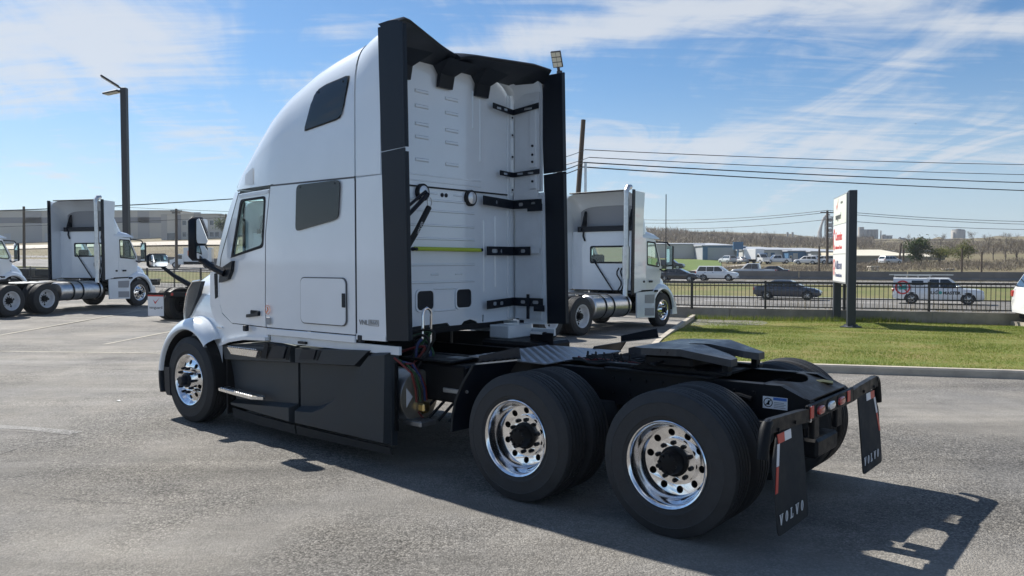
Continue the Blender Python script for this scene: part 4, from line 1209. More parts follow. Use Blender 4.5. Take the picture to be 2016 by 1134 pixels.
# flap hangers and flaps
for far in (False, True):
    h = G().loft([[(.72, mir(y, far), z - .045), (.765, mir(y, far), z - .045), (.765, mir(y, far), z + .045), (.72, mir(y, far), z + .045)] for y, z in ((.70, .825), (.55, .838), (.03, .862), (-.02, .855))], True, True).obj('flap_hanger', m_frame, T)
    G().tube([(.742, mir(.02, far), .88), (.742, mir(-.02, far), .872), (.742, mir(-.042, far), .84), (.742, mir(-.075, far), .72), (.742, mir(-.085, far), .67)], [.030, .034, .037, .038, .038], 14).obj('hanger_end', m_frame, h)
    for y in (.12, .42): G().lathe([(0, .010), (.012, .010), (.013, 0)], (.766, mir(y, far), .825), 'x', 8).obj('bolt', m_frame, h)
    FP = rpoly([(.11, .80), (.57, .80), (.57, .17), (.015, .17), (.0, .62)], .04)
    fl = G().plate([(mir(y, far), z) for y, z in FP], [], lambda y, z, d: (.752 + d + .05 * ((.80 - z) / .6), y, z), .009).obj('mud_flap', m_rubber, T)
    base = .0 if not far else WID - .61
    fx = lambda z: .764 + .05 * ((.80 - z) / .6)
    # reflective tape along the top and down the slanting outer edge
    TP = [((.115, .735), (.225, .735), (.225, .795), (.105, .795)), ((.227, .735), (.345, .735), (.345, .795), (.227, .795)), ((.055, .60), (.095, .60), (.135, .735), (.095, .735)), ((.006, .44), (.046, .44), (.093, .597), (.053, .597))]
    for k, q in enumerate(TP):
        pts = [(mir(y, far), z) for y, z in q]
        G().plate(pts, [], lambda y, z, d: (fx(z) + .001 - d, y, z), .003).obj('tape', (m_redtape, m_whitetape, m_whitetape, m_redtape)[k], fl, smooth=0)
    u = .035
    for ch in 'VOLVO':
        g = G()
        u += serif_letter(g, ch, u, .070, lambda a_, b_, d: (fx(.25) + .003 - d, (a_ if not far else WID - .585 + a_), .235 + b_)) + .047
        g.obj('letter', m_letter, fl, smooth=0)
# fan warning sticker on the near rail
stk = G().box(.372, .552, .785, .789, .828, .915).obj('sticker', m_letter, T)
G().box(.45, .548, .783, .7852, .892, .912).obj('sticker_band', m_blue, stk)
G().lathe([(.034, 0), (.028, 0)], (.412, .7835, .872), 'y', 24).obj('sticker_ring', m_frame, stk)
G().prism([(.388, .851), (.392, .847), (.436, .893), (.432, .897)], 'y', .7832, .7842).obj('sticker_slash', m_frame, stk)
G().prism([(.398, .855), (.424, .855), (.420, .868), (.428, .885), (.412, .888), (.408, .872)], 'y', .7835, .7845).obj('sticker_figure', m_frame, stk)
for k in range(4): G().box(.455, .54 - .012 * (k % 2), .7835, .7852, .838 + .012 * k, .842 + .012 * k).obj('sticker_line', m_greytext, stk)
# axles, springs, air bags, differential
for x in (0, -1.32):
    ax = G().tube([(x, .55, .505), (x, 1.9, .505)], .075, 12).obj('axle', m_frame, T)
    G().lathe([(0, -.24), (.12, -.22), (.20, -.10), (.22, 0), (.20, .1), (.12, .2), (0, .22)], (x, 1.2, .52), 'x', 20).obj('differential', m_frame, ax)
    for y in (.72, 1.66):
        G().lathe([(.12, .55), (.145, .60), (.15, .68), (.13, .74), (.12, .74), (0, .74)], (x + .30, y + (.07 if y < 1 else -.07), 0), 'z', 20).obj('air_bag', m_rubber, ax)
        G().box(x - .45, x + .40, y - .04, y + .04, .47, .55, .01).obj('spring', m_frame, ax)
    G().tube([(x - .2, .62, .62), (x - .2, .62, .75)], .085, 14).obj('brake_chamber', m_frame, ax)
G().tube([(-6.277, .3, .45), (-6.277, 2.15, .45)], .06, 8).obj('steer_axle', m_frame, T)
G().tube([(-3.6, 1.22, .62), (-1.5, 1.22, .55)], .06, 12).obj('drive_shaft', m_frame, T)
G().box(-5.2, -3.8, .85, 1.6, .45, 1.1, .08).obj('gearbox', m_frame, T)
G().tube([(.08, .775, .90), (.20, .77, .905), (.29, .775, .885)], .018, 8).obj('height_valve', m_frame, T)
G().tube([(.52, 1.40, .955), (.60, 1.43, .965), (.66, 1.46, .955)], .016, 8).obj('glad_fitting', m_brass, T)
# wheels
for x in (0, -1.32):
    put_wheel('drive_polished', T, x, 0, rot=.35 * (x + 1))
    put_wheel('inner', T, x, .335)
    put_wheel('drive_polished', T, x, WID, far=True)
    put_wheel('inner', T, x, WID - .335, far=True)
put_wheel('steer_polished', T, -6.277, .05)
put_wheel('steer_polished', T, -6.277, WID - .05, far=True)
# fuel tanks behind the skirts
for far in (False, True):
    yc = mir(.375, far)
    tk = G().lathe([(0, -4.3), (.22, -4.3), (.25, -4.26), (.25, -2.78), (.235, -2.755), (0, -2.74)], (0, yc, .64), 'x', 36).obj('fuel_tank', m_alu, T)
    G().lathe([(.240, -2.754), (.21, -2.748), (0, -2.735)], (0, yc, .64), 'x', 36).obj('tank_end', m_tankend, tk)
    G().plate([(yc - .19, .56), (yc - .11, .65), (yc - .19, .74)], [], lambda y, z, d: (-2.737 + d + .002, y, z), .003).obj('tank_label', m_letter, tk)
    G().box(-2.80, -2.745, min(mir(.07, far), mir(.10, far)), max(mir(.07, far), mir(.10, far)), .36, .98).obj('skirt_mount', m_frame, tk)
# catwalk behind the cab: deck plate with raised lozenges, frame-side battery box and steps
dk = G().box(-2.36, -1.47, .62, 1.86, 1.010, 1.022, .003).obj('deck_plate', m_galv, T)
loz = G()
for i in range(16):
    for j in range(22):
        x, y = -2.33 + i * .055, .65 + j * .055
        a = .020 if (i + j) % 2 else -.020
        loz.add([(x - .018, y - a, 1.0221), (x + .005, y - .006, 1.0221), (x + .018, y + a, 1.0221), (x - .005, y + .006, 1.0221), (x, y, 1.0285)], [(0, 1, 4), (1, 2, 4), (2, 3, 4), (3, 0, 4)])
tag(loz.obj('deck_tread', m_alu, dk, smooth=0, weld=False), kind='stuff')  # lozenge sheen put into a lighter metal than the deck plate
dk2 = G().box(-3.05, -2.40, .42, .78, .965, .985, .004).obj('side_deck', m_frame, T)
G().box(-2.62, -2.42, .60, .74, .985, .992).obj('tread_insert', m_galv, dk2)
G().box(-3.0, -2.25, .45, .78, .60, .95, .02).obj('battery_box', m_frame, T)
G().box(-3.2, -2.4, 1.75, 2.35, .55, 1.04, .03).obj('aftertreatment_box', m_frame, T)
G().box(-3.24, -2.96, 1.95, 2.38, 1.04, 1.185, .01).obj('rear_step_box', m_white2, T)
G().box(-2.66, -2.36, 1.95, 1.965, .88, 1.135, .003).obj('heat_shield', m_frame, T)
G().box(-2.66, -2.50, 1.947, 1.966, 1.115, 1.14).obj('shield_label', m_letter, T)
for z, x0, y0 in ((.44, -2.80, .20), (.735, -2.52, .44)):
    o = G().box(x0, x0 + .24, y0, y0 + .20, z - .045, z, .006).obj('access_step', m_galv, T)
    for k in range(5):
        G().box(x0 + .02 + k * .045, x0 + .035 + k * .045, y0 + .02, y0 + .18, z, z + .006).obj('tread_bar', m_galv, o)
for k in range(4):
    G().tube([(-2.78 + k * .12, .36 + .02 * k, .43), (-2.62 + k * .12, .62, .72)], .014, 6).obj('step_strut', m_frame, T)
# chrome grab hoop
G().tube([(-2.92, .585, 1.0), (-2.92, .585, 1.38), (-2.92, .60, 1.425), (-2.92, .64, 1.445), (-2.92, .685, 1.425), (-2.92, .70, 1.38), (-2.90, .665, 1.0)], .014, 10).obj('grab_hoop', m_chrome, T)
# air and electrical lines hanging off the rear wall
lines = [(m_hose_g, .62, .0, 1.15), (m_hose_b, .58, .02, 1.08), (m_hose_g, .66, .05, 1.06), (m_rubber, .54, .07, 1.12), (m_hose_b, .70, -.02, 1.0), (m_rubber, .60, .1, 1.18), (m_hose_r, .50, .03, 1.02), (m_rubber, .64, -.05, 1.10)]
for k, (mt, y, dx, zz) in enumerate(lines):
    pts = []
    for i in range(13):
        t = i / 12
        pts.append((-3.12 + dx + .26 * math.sin(PI * t) + .05 * math.sin(7 * t + k), y - .10 * t + .05 * math.sin(5 * t + 2 * k), zz + .14 * math.sin(PI * t * 1.0) - .50 * t * t))
    G().tube(pts, .013, 6).obj('air_hose', mt, T)
for k, (mt, y) in enumerate(((m_hose_r, .17), (m_hose_g, .22), (m_hose_b, .28), (m_hose_r, .30))):
    G().tube([(-2.76 + .02 * k, .06 + .03 * k, 1.03 - .02 * k), (-2.71, y - .05, .96), (-2.68, y + .03, .88 - .02 * k), (-2.70, y + .10, .72), (-2.71, y + .12, .60)], .011, 6).obj('air_hose', mt, T)
o = G().box(-2.74, -2.66, .33, .43, .50, .58, .015).obj('drain_valve', m_brass, T)
G().lathe([(.034, -.03), (.034, .02), (.02, .03), (0, .03)], (-2.68, .375, .52), 'y', 14).obj('valve_cap', m_brass, o)
G().tube([(-2.74, .34, .50), (-2.72, .36, .46), (-2.70, .38, .43)], .008, 6).obj('valve_lever', m_hose_r, o)
# quarter fenders ahead of the drive tyres
for far in (False, True):
    path = [(-2.005, .46), (-1.995, .60), (-1.955, .74), (-1.88, .88), (-1.79, 1.00), (-1.76, 1.045)]
    g = G(); rr = []
    for x, z in path: rr.append([(x, mir(.02, far), z), (x, mir(.61, far), z), (x - .012, mir(.61, far), z + .004), (x - .012, mir(.02, far), z + .004)])
    q = g.loft(rr, True, True).obj('quarter_fender', m_plastic_d, T)
    G().tube([(x - .006, mir(.018, far), z + .002) for x, z in path], .012, 6).obj('fender_lip', m_rubber, q)
    g = G().loft([[(-1.77, mir(y, far), 1.05), (-1.77, mir(y, far), 1.115 + .0), (-1.35, mir(y, far), 1.215), (-1.33, mir(y, far), 1.118)] for y in (.09, .10)], True, True)
    g.obj('spray_shield', m_plastic_d, q)
    G().prism([(-1.77, 1.045), (-1.33, 1.113), (-1.33, 1.125), (-1.77, 1.057)], 'y', mir(.05, far), mir(.10, far)).obj('shield_rail', m_galv, q)
    for k in range(6):
        x = lerp(-1.73, -1.38, k / 5)
        G().box(x - .014, x + .014, min(mir(.045, far), mir(.085, far)), max(mir(.045, far), mir(.085, far)), 1.06 + (x + 1.77) * .155, 1.07 + (x + 1.77) * .155).obj('rail_slot', m_frame, q)
    G().tube([(-1.80, mir(.30, far), .82), (-1.60, mir(.80, far), .82)], .025, 8).obj('fender_bracket', m_frame, q)
    for x in (-1.91, -1.60): G().lathe([(0, -.01), (.014, -.01), (.014, .004)], (x, mir(.10, far), .80 + (x + 1.91) * .4), 'y', 8).obj('bolt', m_galv, q)
# lines and tubes lying on the chassis before the coupling
for k in range(7):
    y = .88 + k * .09
    pts = [(lerp(-1.45, -.75, i / 8) , y + .03 * math.sin(i * 1.3 + k), 1.015 + .025 * abs(math.sin(i * .9 + k))) for i in range(9)]
    G().tube(pts, .010, 6).obj('air_line', (m_rubber, m_frame, m_hose_r)[k % 3] if k in (2,) else m_rubber, T)
coil = [(-1.30 + .012 * i, .98 + .035 * math.cos(i * .9), 1.075 + .035 * math.sin(i * .9)) for i in range(40)]
G().tube(coil, .007, 5).obj('coiled_line', m_rubber, T)
# coupling: sliding base, side brackets, horseshoe top plate
base = G()
base.box(-.98, -.02, .76, 1.69, .998, 1.018, .003)
fw = base.obj('fifth_wheel', m_frame, T)
for y in (.86, 1.50):
    G().box(-1.02, .06, y, y + .09, 1.018, 1.045, .004).obj('slide_rail', m_frame, fw)
    g = G().prism([(-.72, 1.045), (-.18, 1.045), (-.30, 1.10), (-.38, 1.165), (-.52, 1.165), (-.60, 1.10)], 'y', y, y + .07)
    g.obj('pivot_bracket', m_frame, fw)
G().box(.0, .05, .90, .98, 1.018, 1.10, .004).obj('stop_block', m_frame, fw)
G().box(.0, .05, 1.47, 1.55, 1.018, 1.10, .004).obj('stop_block', m_frame, fw)
out = [(-.80, .86), (-.86, .98), (-.86, 1.47), (-.80, 1.59), (-.62, 1.70), (-.30, 1.71), (.08, 1.56), (.08, 1.44), (-.02, 1.36), (-.28, 1.275), (-.40, 1.275), (-.44, 1.225), (-.40, 1.175), (-.28, 1.175), (-.02, 1.09), (.08, 1.01), (.08, .89), (-.30, .74), (-.62, .75)]
def fz(x): return interp(x, [(-.86, 1.165), (-.72, 1.20), (-.28, 1.215), (.08, 1.145)])
m_grease = M('greasy_steel', (.055, .06, .07), .38, .6, var=.35, vscale=7)
g = G()
# refine the outline so the ramp bends where it should
fine = []
for a, b in zip(out, out[1:] + out[:1]):
    ks = max(1, int(math.dist(a, b) / .06))
    fine += [(lerp(a[0], b[0], k / ks), lerp(a[1], b[1], k / ks)) for k in range(ks)]
bm = bmesh.new()
tri = tessellate_polygon([[Vector((x, y, 0)) for x, y in fine]])
vs_ = [bm.verts.new((x, y, 0)) for x, y in fine]
for t in tri:
    try: bm.faces.new([vs_[i] for i in t])
    except ValueError: pass
for xc in (-.72, -.5, -.28, -.1):
    bmesh.ops.bisect_plane(bm, geom=bm.verts[:] + bm.edges[:] + bm.faces[:], plane_co=(xc, 0, 0), plane_no=(1, 0, 0))
ret = bmesh.ops.extrude_face_region(bm, geom=bm.faces[:])
up = [e for e in ret['geom'] if isinstance(e, bmesh.types.BMVert)]
low = [v for v in bm.verts if v not in set(up)]
for v in up: v.co.z = fz(v.co.x)
for v in low: v.co.z = fz(v.co.x) - .055
bmesh.ops.recalc_face_normals(bm, faces=bm.faces)
me = bpy.data.meshes.new('top_plate'); bm.to_mesh(me); bm.free(); me.materials.append(m_grease)
link('top_plate', me, fw)
G().box(-.62, -.20, .80, 1.65, 1.06, 1.15, .02).obj('lock_housing', m_frame, fw)
G().tube([(-.45, .80, 1.10), (-.45, .60, 1.10), (-.40, .58, 1.10)], .010, 6).obj('release_handle', m_frame, fw)

# the whole tail sits a little further forward than drawn
for o in list(T.children):
    if o.name.split('.')[0] in ('tail_crossmember', 'flap_hanger', 'mud_flap', 'tow_eye', 'rear_bracket'): o.location.x -= .03
# ------------------------------------------------------------------ retaining wall and iron fence along the lot
def fence_path(s0, s1, step):
    n = max(1, int(round((s1 - s0) / step)))
    return [xy(s, uf(s)) for s in [lerp(s0, s1, i / n) for i in range(n + 1)]]
def retaining(s0, s1, label, top=.37):
    P = fence_path(s0, s1, 3.0)
    root = thing('retaining_wall', label, 'wall', (P[0][0], P[0][1], zg(*P[0])))
    ox, oy, oz = root.location
    for a, b in zip(P, P[1:]):
        A, B = Vector(a), Vector(b); d = (B - A).normalized(); n = Vector((-d.y, d.x)) * .11
        A, B = A + d * .004, B - d * .004
        def ring(p):
            z = zg(p.x, p.y)
            q, r = p + n, p - n
            return [(q.x - ox, q.y - oy, z - 1.2 - oz), (q.x - ox, q.y - oy, z + top - oz), (r.x - ox, r.y - oy, z + top - oz), (r.x - ox, r.y - oy, z - .2 - oz)]
        G().loft([ring(A), ring(B)], True, True).obj('wall_section', m_concrete_d, root, smooth=20)
retaining(-14, 50, 'stained low concrete retaining wall behind the lawn, under the iron fence')
def iron_fence(s0, s1, label, top=.37, h=.89):
    P = fence_path(s0, s1, 2.42)
    root = thing('iron_fence', label, 'fence', (P[0][0], P[0][1], zg(*P[0]) + top))
    ox, oy, oz = root.location
    gp_ = G()
    L = lambda p, z: (p[0] - ox, p[1] - oy, zg(*p) + top + z - oz)
    for i, p in enumerate(P):
        x, y, z = L(p, 0)
        w = .038 if i % 2 else .028
        o = G().box(x - w, x + w, y - w, y + w, z - .05, z + h + .03).obj('post', m_iron, root)
        G().box(x - w - .012, x + w + .012, y - w - .012, y + w + .012, z + h + .03, z + h + .045).obj('post_cap', m_iron, o)
    for z, r in ((h - .02, .032), (h - .13, .018), (.36, .018), (.07, .018)):
        rings = []
        for p in P:
            x, y, zz = L(p, z)
            rings.append([(x, y - r, zz - r), (x, y + r, zz - r), (x, y + r, zz + r), (x, y - r, zz + r)])
        G().loft(rings, True, True).obj('rail', m_iron, root, smooth=20)
    for a, b in zip(P, P[1:]):
        for k in range(1, 19):
            t = k / 19
            p = (lerp(a[0], b[0], t), lerp(a[1], b[1], t)); x, y, z = L(p, 0); r = .0075
            gp_.box(x - r, x + r, y - r, y + r, z + .07, z + h - .04)
    tag(gp_.obj('pickets', m_iron, root, smooth=0, weld=False), kind='stuff')
iron_fence(-13.5, 50, 'black iron picket fence on the concrete wall behind the lawn')
iron_fence(-95, -15.2, 'black iron picket fence behind the parked white trucks', top=-.02, h=1.12)
# dry weeds between fence and road
m_weed = blade_mat('dry_weeds', [(.30, .24, .13), (.24, .18, .10), (.15, .13, .06), (.12, .12, .05)])
rs = np.random.RandomState(11)
def weeds(name, label, s0, s1, o0, o1, n, h, lean=.1, w=(.012, .03)):
    s = rs.uniform(s0, s1, n); o = rs.uniform(o0, o1, n)
    clump = np.sin(s * .9) * np.sin(s * .37 + 1) + .4 * np.sin(s * 2.1)
    k = rs.uniform(-1.2, .9, n) < clump; s, o = s[k], o[k]; n = len(s)
    b = np.array([[*xy(a, uf(a) + c), zt(a, uf(a) + c)] for a, c in zip(s, o)])
    t = b + np.stack([rs.normal(0, lean, n), rs.normal(0, lean, n), rs.uniform(.3, 1, n) * h], 1)
    return tag(tri_cloud(name, b, t, rs.uniform(*w, n), rs.uniform(0, 1, n), m_weed, rs), label, 'weeds', kind='stuff')
weeds('dry_weeds', 'tall dry weeds standing in clumps behind the iron fence', -10, 30, .6, 4.5, 9000, 1.0)
weeds('dry_grass_bank', 'rough dry grass on the bank behind the parked trucks', -80, -12, .5, 14, 14000, .5)
def tufts(name, label, n):
    """Long grass left uncut along the foot of the wall."""
    x = rs.uniform(6.0, 15, n)
    yb = np.interp(x, [5.95, 10.3, 15.0], [27.4, 25.6, 25.0]) - rs.gamma(1.2, .12, n)
    b = np.stack([x, yb, np.array([zlawn(a, c) for a, c in zip(x, yb)])], 1)
    t = b + np.stack([rs.normal(0, .04, n), rs.normal(0, .04, n), rs.uniform(.05, .22, n)], 1)
    return tag(tri_cloud(name, b, t, rs.uniform(.008, .018, n), np.clip(rs.normal(.6, .25, n), 0, 1), m_blade, rs), label, 'grass', kind='stuff')
tufts('long_grass', 'longer grass tufts along the foot of the concrete wall', 5000)

# ------------------------------------------------------------------ dealer sign on two posts
A = Vector((9.78, 23.1)); B = Vector((10.40, 25.65))
dirv = (A - B).normalized(); L_ = (A - B).length
zb_ = zlawn(A.x, A.y)
S0 = thing('dealer_sign', 'tall double-post dealer sign with three stacked white panels on the lawn', 'sign', (A.x, A.y, zb_), math.atan2(dirv.y, dirv.x))
m_post = M('navy_sign_post', (.018, .024, .036), .42)
m_signedge = M('sign_cabinet_grey', (.30, .31, .32), .4, .4)
m_panel = M('sign_face_white', (.78, .78, .76), .35, coat=.3)
m_panel2 = M('sign_face_cream', (.70, .72, .60), .35, coat=.3)
m_sred = M('sign_red', (.58, .03, .03), .4)
m_sblack = M('sign_black', (.02, .02, .022), .4)
m_snavy = M('sign_navy', (.02, .035, .13), .4)
H = 3.95
for x in (0, -L_):
    o = G().box(x - .14, x + .14, -.11, .11, .0, H if x == 0 else H - .02, .01).obj('post', m_post, S0)
    G().lathe([(.30, 0), (.30, .03), (.20, .06), (.18, .10)], (x, 0, 0), 'z', 4).obj('post_base', m_post, o, smooth=0)
G().box(-L_ + .10, -.10, -.14, .14, 1.25, H - .04, .01).obj('cabinet', m_signedge, S0)
# face towards the road side and the camera side
zs = [(1.30, 2.12, m_panel, 0), (2.14, 3.02, m_panel, 1), (3.04, H - .08, m_panel2, 2)]
for z0, z1, mt, k in zs:
    for sd in (-1, 1):
        f = G().box(-L_ + .13, -.13, sd * .142 - .004, sd * .142 + .004, z0, z1, .003).obj('sign_face', mt, S0)
        lo_x = -L_ + .13; wid = L_ - .26
        def fn(u, v, w, sd=sd, z0=z0):
            return ((lo_x + u) if sd < 0 else (-.13 - u), sd * (.148 + w), z0 + v)
        if k == 0:
            text('face_lettering', 'Allison', .36, m_snavy, f, lambda u, v, w: fn(u + .42, v + .38, w), bold=.008, width=1.30)
            text('face_lettering', 'Transmission', .17, m_snavy, f, lambda u, v, w: fn(u + .42, v + .14, w), bold=.003, width=1.30)
            G().lathe([(.17, 0), (.10, 0)], (0, 0, 0), 'y', 20).map(lambda x, y, z: fn(.22 + x, .50 + z * 1.1, .001)).obj('face_emblem', m_sred, f)
            G().lathe([(.09, 0), (0, 0)], (0, 0, 0), 'y', 20).map(lambda x, y, z: fn(.22 + x, .26 + z * 1.1, .001)).obj('face_emblem', m_sred, f)
        elif k == 1:
            text('face_lettering', 'Cummins', .36, m_sred, f, lambda u, v, w: fn(u + .42, v + .42, w), bold=.008, width=1.30)
            text('face_lettering', 'Authorized Dealer', .15, m_sred, f, lambda u, v, w: fn(u + .42, v + .15, w), bold=.003, width=1.30)
            G().plate([(.20 + .17 * math.cos(t), .45 + .34 * math.sin(t)) for t in np.linspace(.9, 5.4, 18)] + [(.20 + .09 * math.cos(t), .45 + .20 * math.sin(t)) for t in np.linspace(5.4, .9, 18)], [], lambda u, v, d: fn(u, v, .001 - d * 0 + d), .002).obj('face_emblem', m_sred, f)
        else:
            text('face_lettering', 'vanguard', .27, m_sblack, f, lambda u, v, w: fn(u + .40, v + .16, w), bold=.006, width=1.05)
            G().plate([(.55, .62), (.66, .44), (.98, .80), (.68, .56)], [], lambda u, v, d: fn(u, v, .001 + d), .002).obj('face_emblem', m_sred, f)
            text('face_lettering', 'VOLVO', .10, m_sblack, f, lambda u, v, w: fn(u + 1.36, v + .60, w), width=.38)

# ------------------------------------------------------------------ poles, lamps and wires
def lot_lamp(p, h, w, label, heads, rz=0.):
    root = thing('light_pole', label, 'lamp post', p, rz)
    G().box(-w / 2, w / 2, -w / 2, w / 2, 0, h, .01).obj('pole', m_pole, root)
    G().box(-w * .9, w * .9, -w * .9, w * .9, 0, .08, .02).obj('base_plate', m_pole, root)
    for ang, tilt, ln in heads:
        c, s = math.cos(ang), math.sin(ang)
        rot = Matrix.Rotation(ang, 3, 'Z') @ Matrix.Rotation(-tilt, 3, 'Y')
        def mv(x, y, z): v = rot @ Vector((x, y, z)); return (v.x, v.y, v.z + h - .10)
        hd = G().box(w * .3, w * .5 + .25, -.05, .05, -.03, .03).box(.25, .25 + ln, -.19, .19, -.035, .045, .015).map(mv).obj('lamp_head', m_pole, root)
        for i in range(3):
            for j in range(2):
                G().box(.29 + i * ln * .31, .29 + i * ln * .31 + ln * .26, -.165 + j * .17, -.165 + j * .17 + .155, -.043, -.036).map(mv).obj('led_panel', M_led, hd)
    return root
M_led = M('unlit_led_panel', (.62, .60, .52), .35, coat=.4)
p = at(250, 500, 37); z0 = zg(p.x, p.y)
lot_lamp((p.x, p.y, z0), at(250, 172, 37).z - z0, .26, 'dark square light pole with two lamp heads behind the parked day cab', [(math.radians(200), .55, .85), (math.radians(165), -.12, .80)])
p = at(1101, 600, 30); z0 = zg(p.x, p.y)
lot_lamp((p.x, p.y, z0), at(1101, 140, 30).z - z0, .20, 'dark light pole behind the tall black side fairing of the sleeper tractor', [(math.radians(-110), .95, .62)])

def wood_pole(p0, p1, r0, r1, label, arms=(), group=None):
    p0, p1 = Vector(p0), Vector(p1)
    root = thing('utility_pole', label, 'utility pole', p0, group=group)
    G().tube([(0, 0, 0), tuple((p1 - p0) * .5), tuple(p1 - p0)], [r0, (r0 + r1) / 2, r1], 10).obj('pole', m_wood, root)
    for frac, ln, ang in arms:
        c = (p1 - p0) * frac
        d = Vector((math.cos(ang), math.sin(ang), 0)) * ln / 2
        a = G().tube([tuple(c - d), tuple(c + d)], r1 * .55, 6).obj('crossarm', m_wood, root)
        for t in (-.9, -.45, .45, .9):
            q = c + d * t
            G().lathe([(.0, .22), (.045, .18), (.05, .05), (0, 0)], (q.x, q.y, q.z + r1 * .4), 'z', 8).obj('insulator', m_lens, a)
    return root
def wire(a, b, sag, r, label, group=None, n=24):
    a, b = Vector(a), Vector(b)
    pts = []
    for i in range(n + 1):
        t = i / n; q = a.lerp(b, t); q.z -= sag * 4 * t * (1 - t); pts.append(tuple(q - a))
    o = G().tube(pts, r, 5).obj('power_line', m_wire); o.location = a
    return tag(o, label, 'power line', group)
# the leaning pole behind the parked day cab and its four lines
YP = 45
pb = at(1122, 560, YP); pb.z = zt(*su(pb.x, pb.y)); pt = at(1149, 236, YP)
wood_pole(pb, pt, .17, .13, 'tall leaning wooden utility pole behind the parked day cab with the chrome stack')
o = G().tube([(0, 0, 0), (.0, 0, 1.6)], .07, 8).obj('transformer_riser', m_alu); q = at(1153, 378, YP - .3); o.location = q
tag(o, 'thin grey riser pipe beside the leaning wooden pole', 'pipe')
for (y0, y1, lab, r, x0) in ((295, 322, 'thin topmost power line leaving the leaning pole', .022, 1152), (310, 342, 'second power line from the top of the leaning pole', .022, 1160), (320, 358, 'thick third power line down the leaning pole', .034, 1150), (329, 374, 'lowest thick power line of the leaning pole', .034, 1148)):
    a = at(x0, y0, YP); b = at(2300, y1 + (y1 - y0) * .25, 62)
    wire(a, b, .22, r, lab)
    c = at(1090, y0 + 20, 40); wire(a, c, .05, r * .8, lab.replace('power line', 'short power line tail') if False else 'short slack line running left from the leaning pole', 'short lines left of the leaning pole', 10)
# left side lines over the parked trucks
for (x0, y0, x1, y1, Y0, Y1, r, lab) in ((-60, 415, 900, 352, 60, 70, .040, 'dark power line passing behind the sleeper tractor windscreen'), (150, 402, 900, 425, 120, 150, .03, 'thin power line crossing the warehouse front'), (-60, 447, 900, 400, 110, 150, .03, 'lower thin power line crossing the warehouse front')):
    wire(at(x0, y0, Y0), at(x1, y1, Y1), .4, r, lab)
# lines beyond the highway
for k, (y0, y1, y2) in enumerate(((428, 415, 431), (435, 419, 437), (445, 433, 445))):
    lab = ['highest', 'middle', 'lowest'][k] + ' of three thin power lines beyond the highway'
    wire(at(1200, y0 + 2, 190), at(1629, y1, 150), 1.0, .05, lab + ', west of the tall dark pole')
    wire(at(1629, y1, 150), at(2300, y2 + 4, 190), 1.2, .05, lab + ', east of the tall dark pole')
def far_pole(px, ytop, Y, r, label, arms=(), group=None, lean=0):
    b = at(px, 500, Y); b.z = zt(*su(b.x, b.y)) - .2
    wood_pole(b, at(px + lean, ytop, Y), r, r * .8, label, arms, group)
far_pole(1629, 416, 150, .26, 'tall dark pole rising behind the left edge of the dealer sign', [(.97, 3, .3)])
far_pole(1613, 486, 118, .16, 'short dark post beside the tall pole near the blue building')
far_pole(47, 405, 120, .22, 'dark pole behind the parked day cab at the warehouse')
far_pole(347, 410, 120, .22, 'wooden pole with a crossarm in front of the warehouse', [(.965, 1.6, .2), (.935, 1.2, .2)])
far_pole(445, 420, 150, .14, 'thin pole at the warehouse corner')
far_pole(1770, 480, 160, .2, 'leaning pole before the tan shed', lean=4)
far_pole(1779, 481, 165, .2, 'upright pole beside the leaning pole before the tan shed')
far_pole(1894, 490, 100, .12, 'slim dark post behind the signwritten pickup')
far_pole(1933, 497, 112, .13, 'slim dark post east of the signwritten pickup')
for px, yt in ((1337, 457), (1345, 461), (1376, 459), (1395, 462), (1400, 463), (1522, 468)):
    far_pole(px, yt, 420, .35, 'small distant pole with a crossarm on the wooded skyline', [(.93, 6, .2)], 'distant poles on the skyline')
# antenna whip behind the parked day cab
p = at(1311, 470, 60); b = Vector((p.x, p.y, zt(*su(p.x, p.y))))
o = G().tube([(0, 0, 0), (0, 0, at(1311, 383, 60).z - b.z)], .035, 6).obj('antenna_mast', m_wire); o.location = b
tag(o, 'slim tall mast standing beyond the fence by the parked day cab', 'mast')
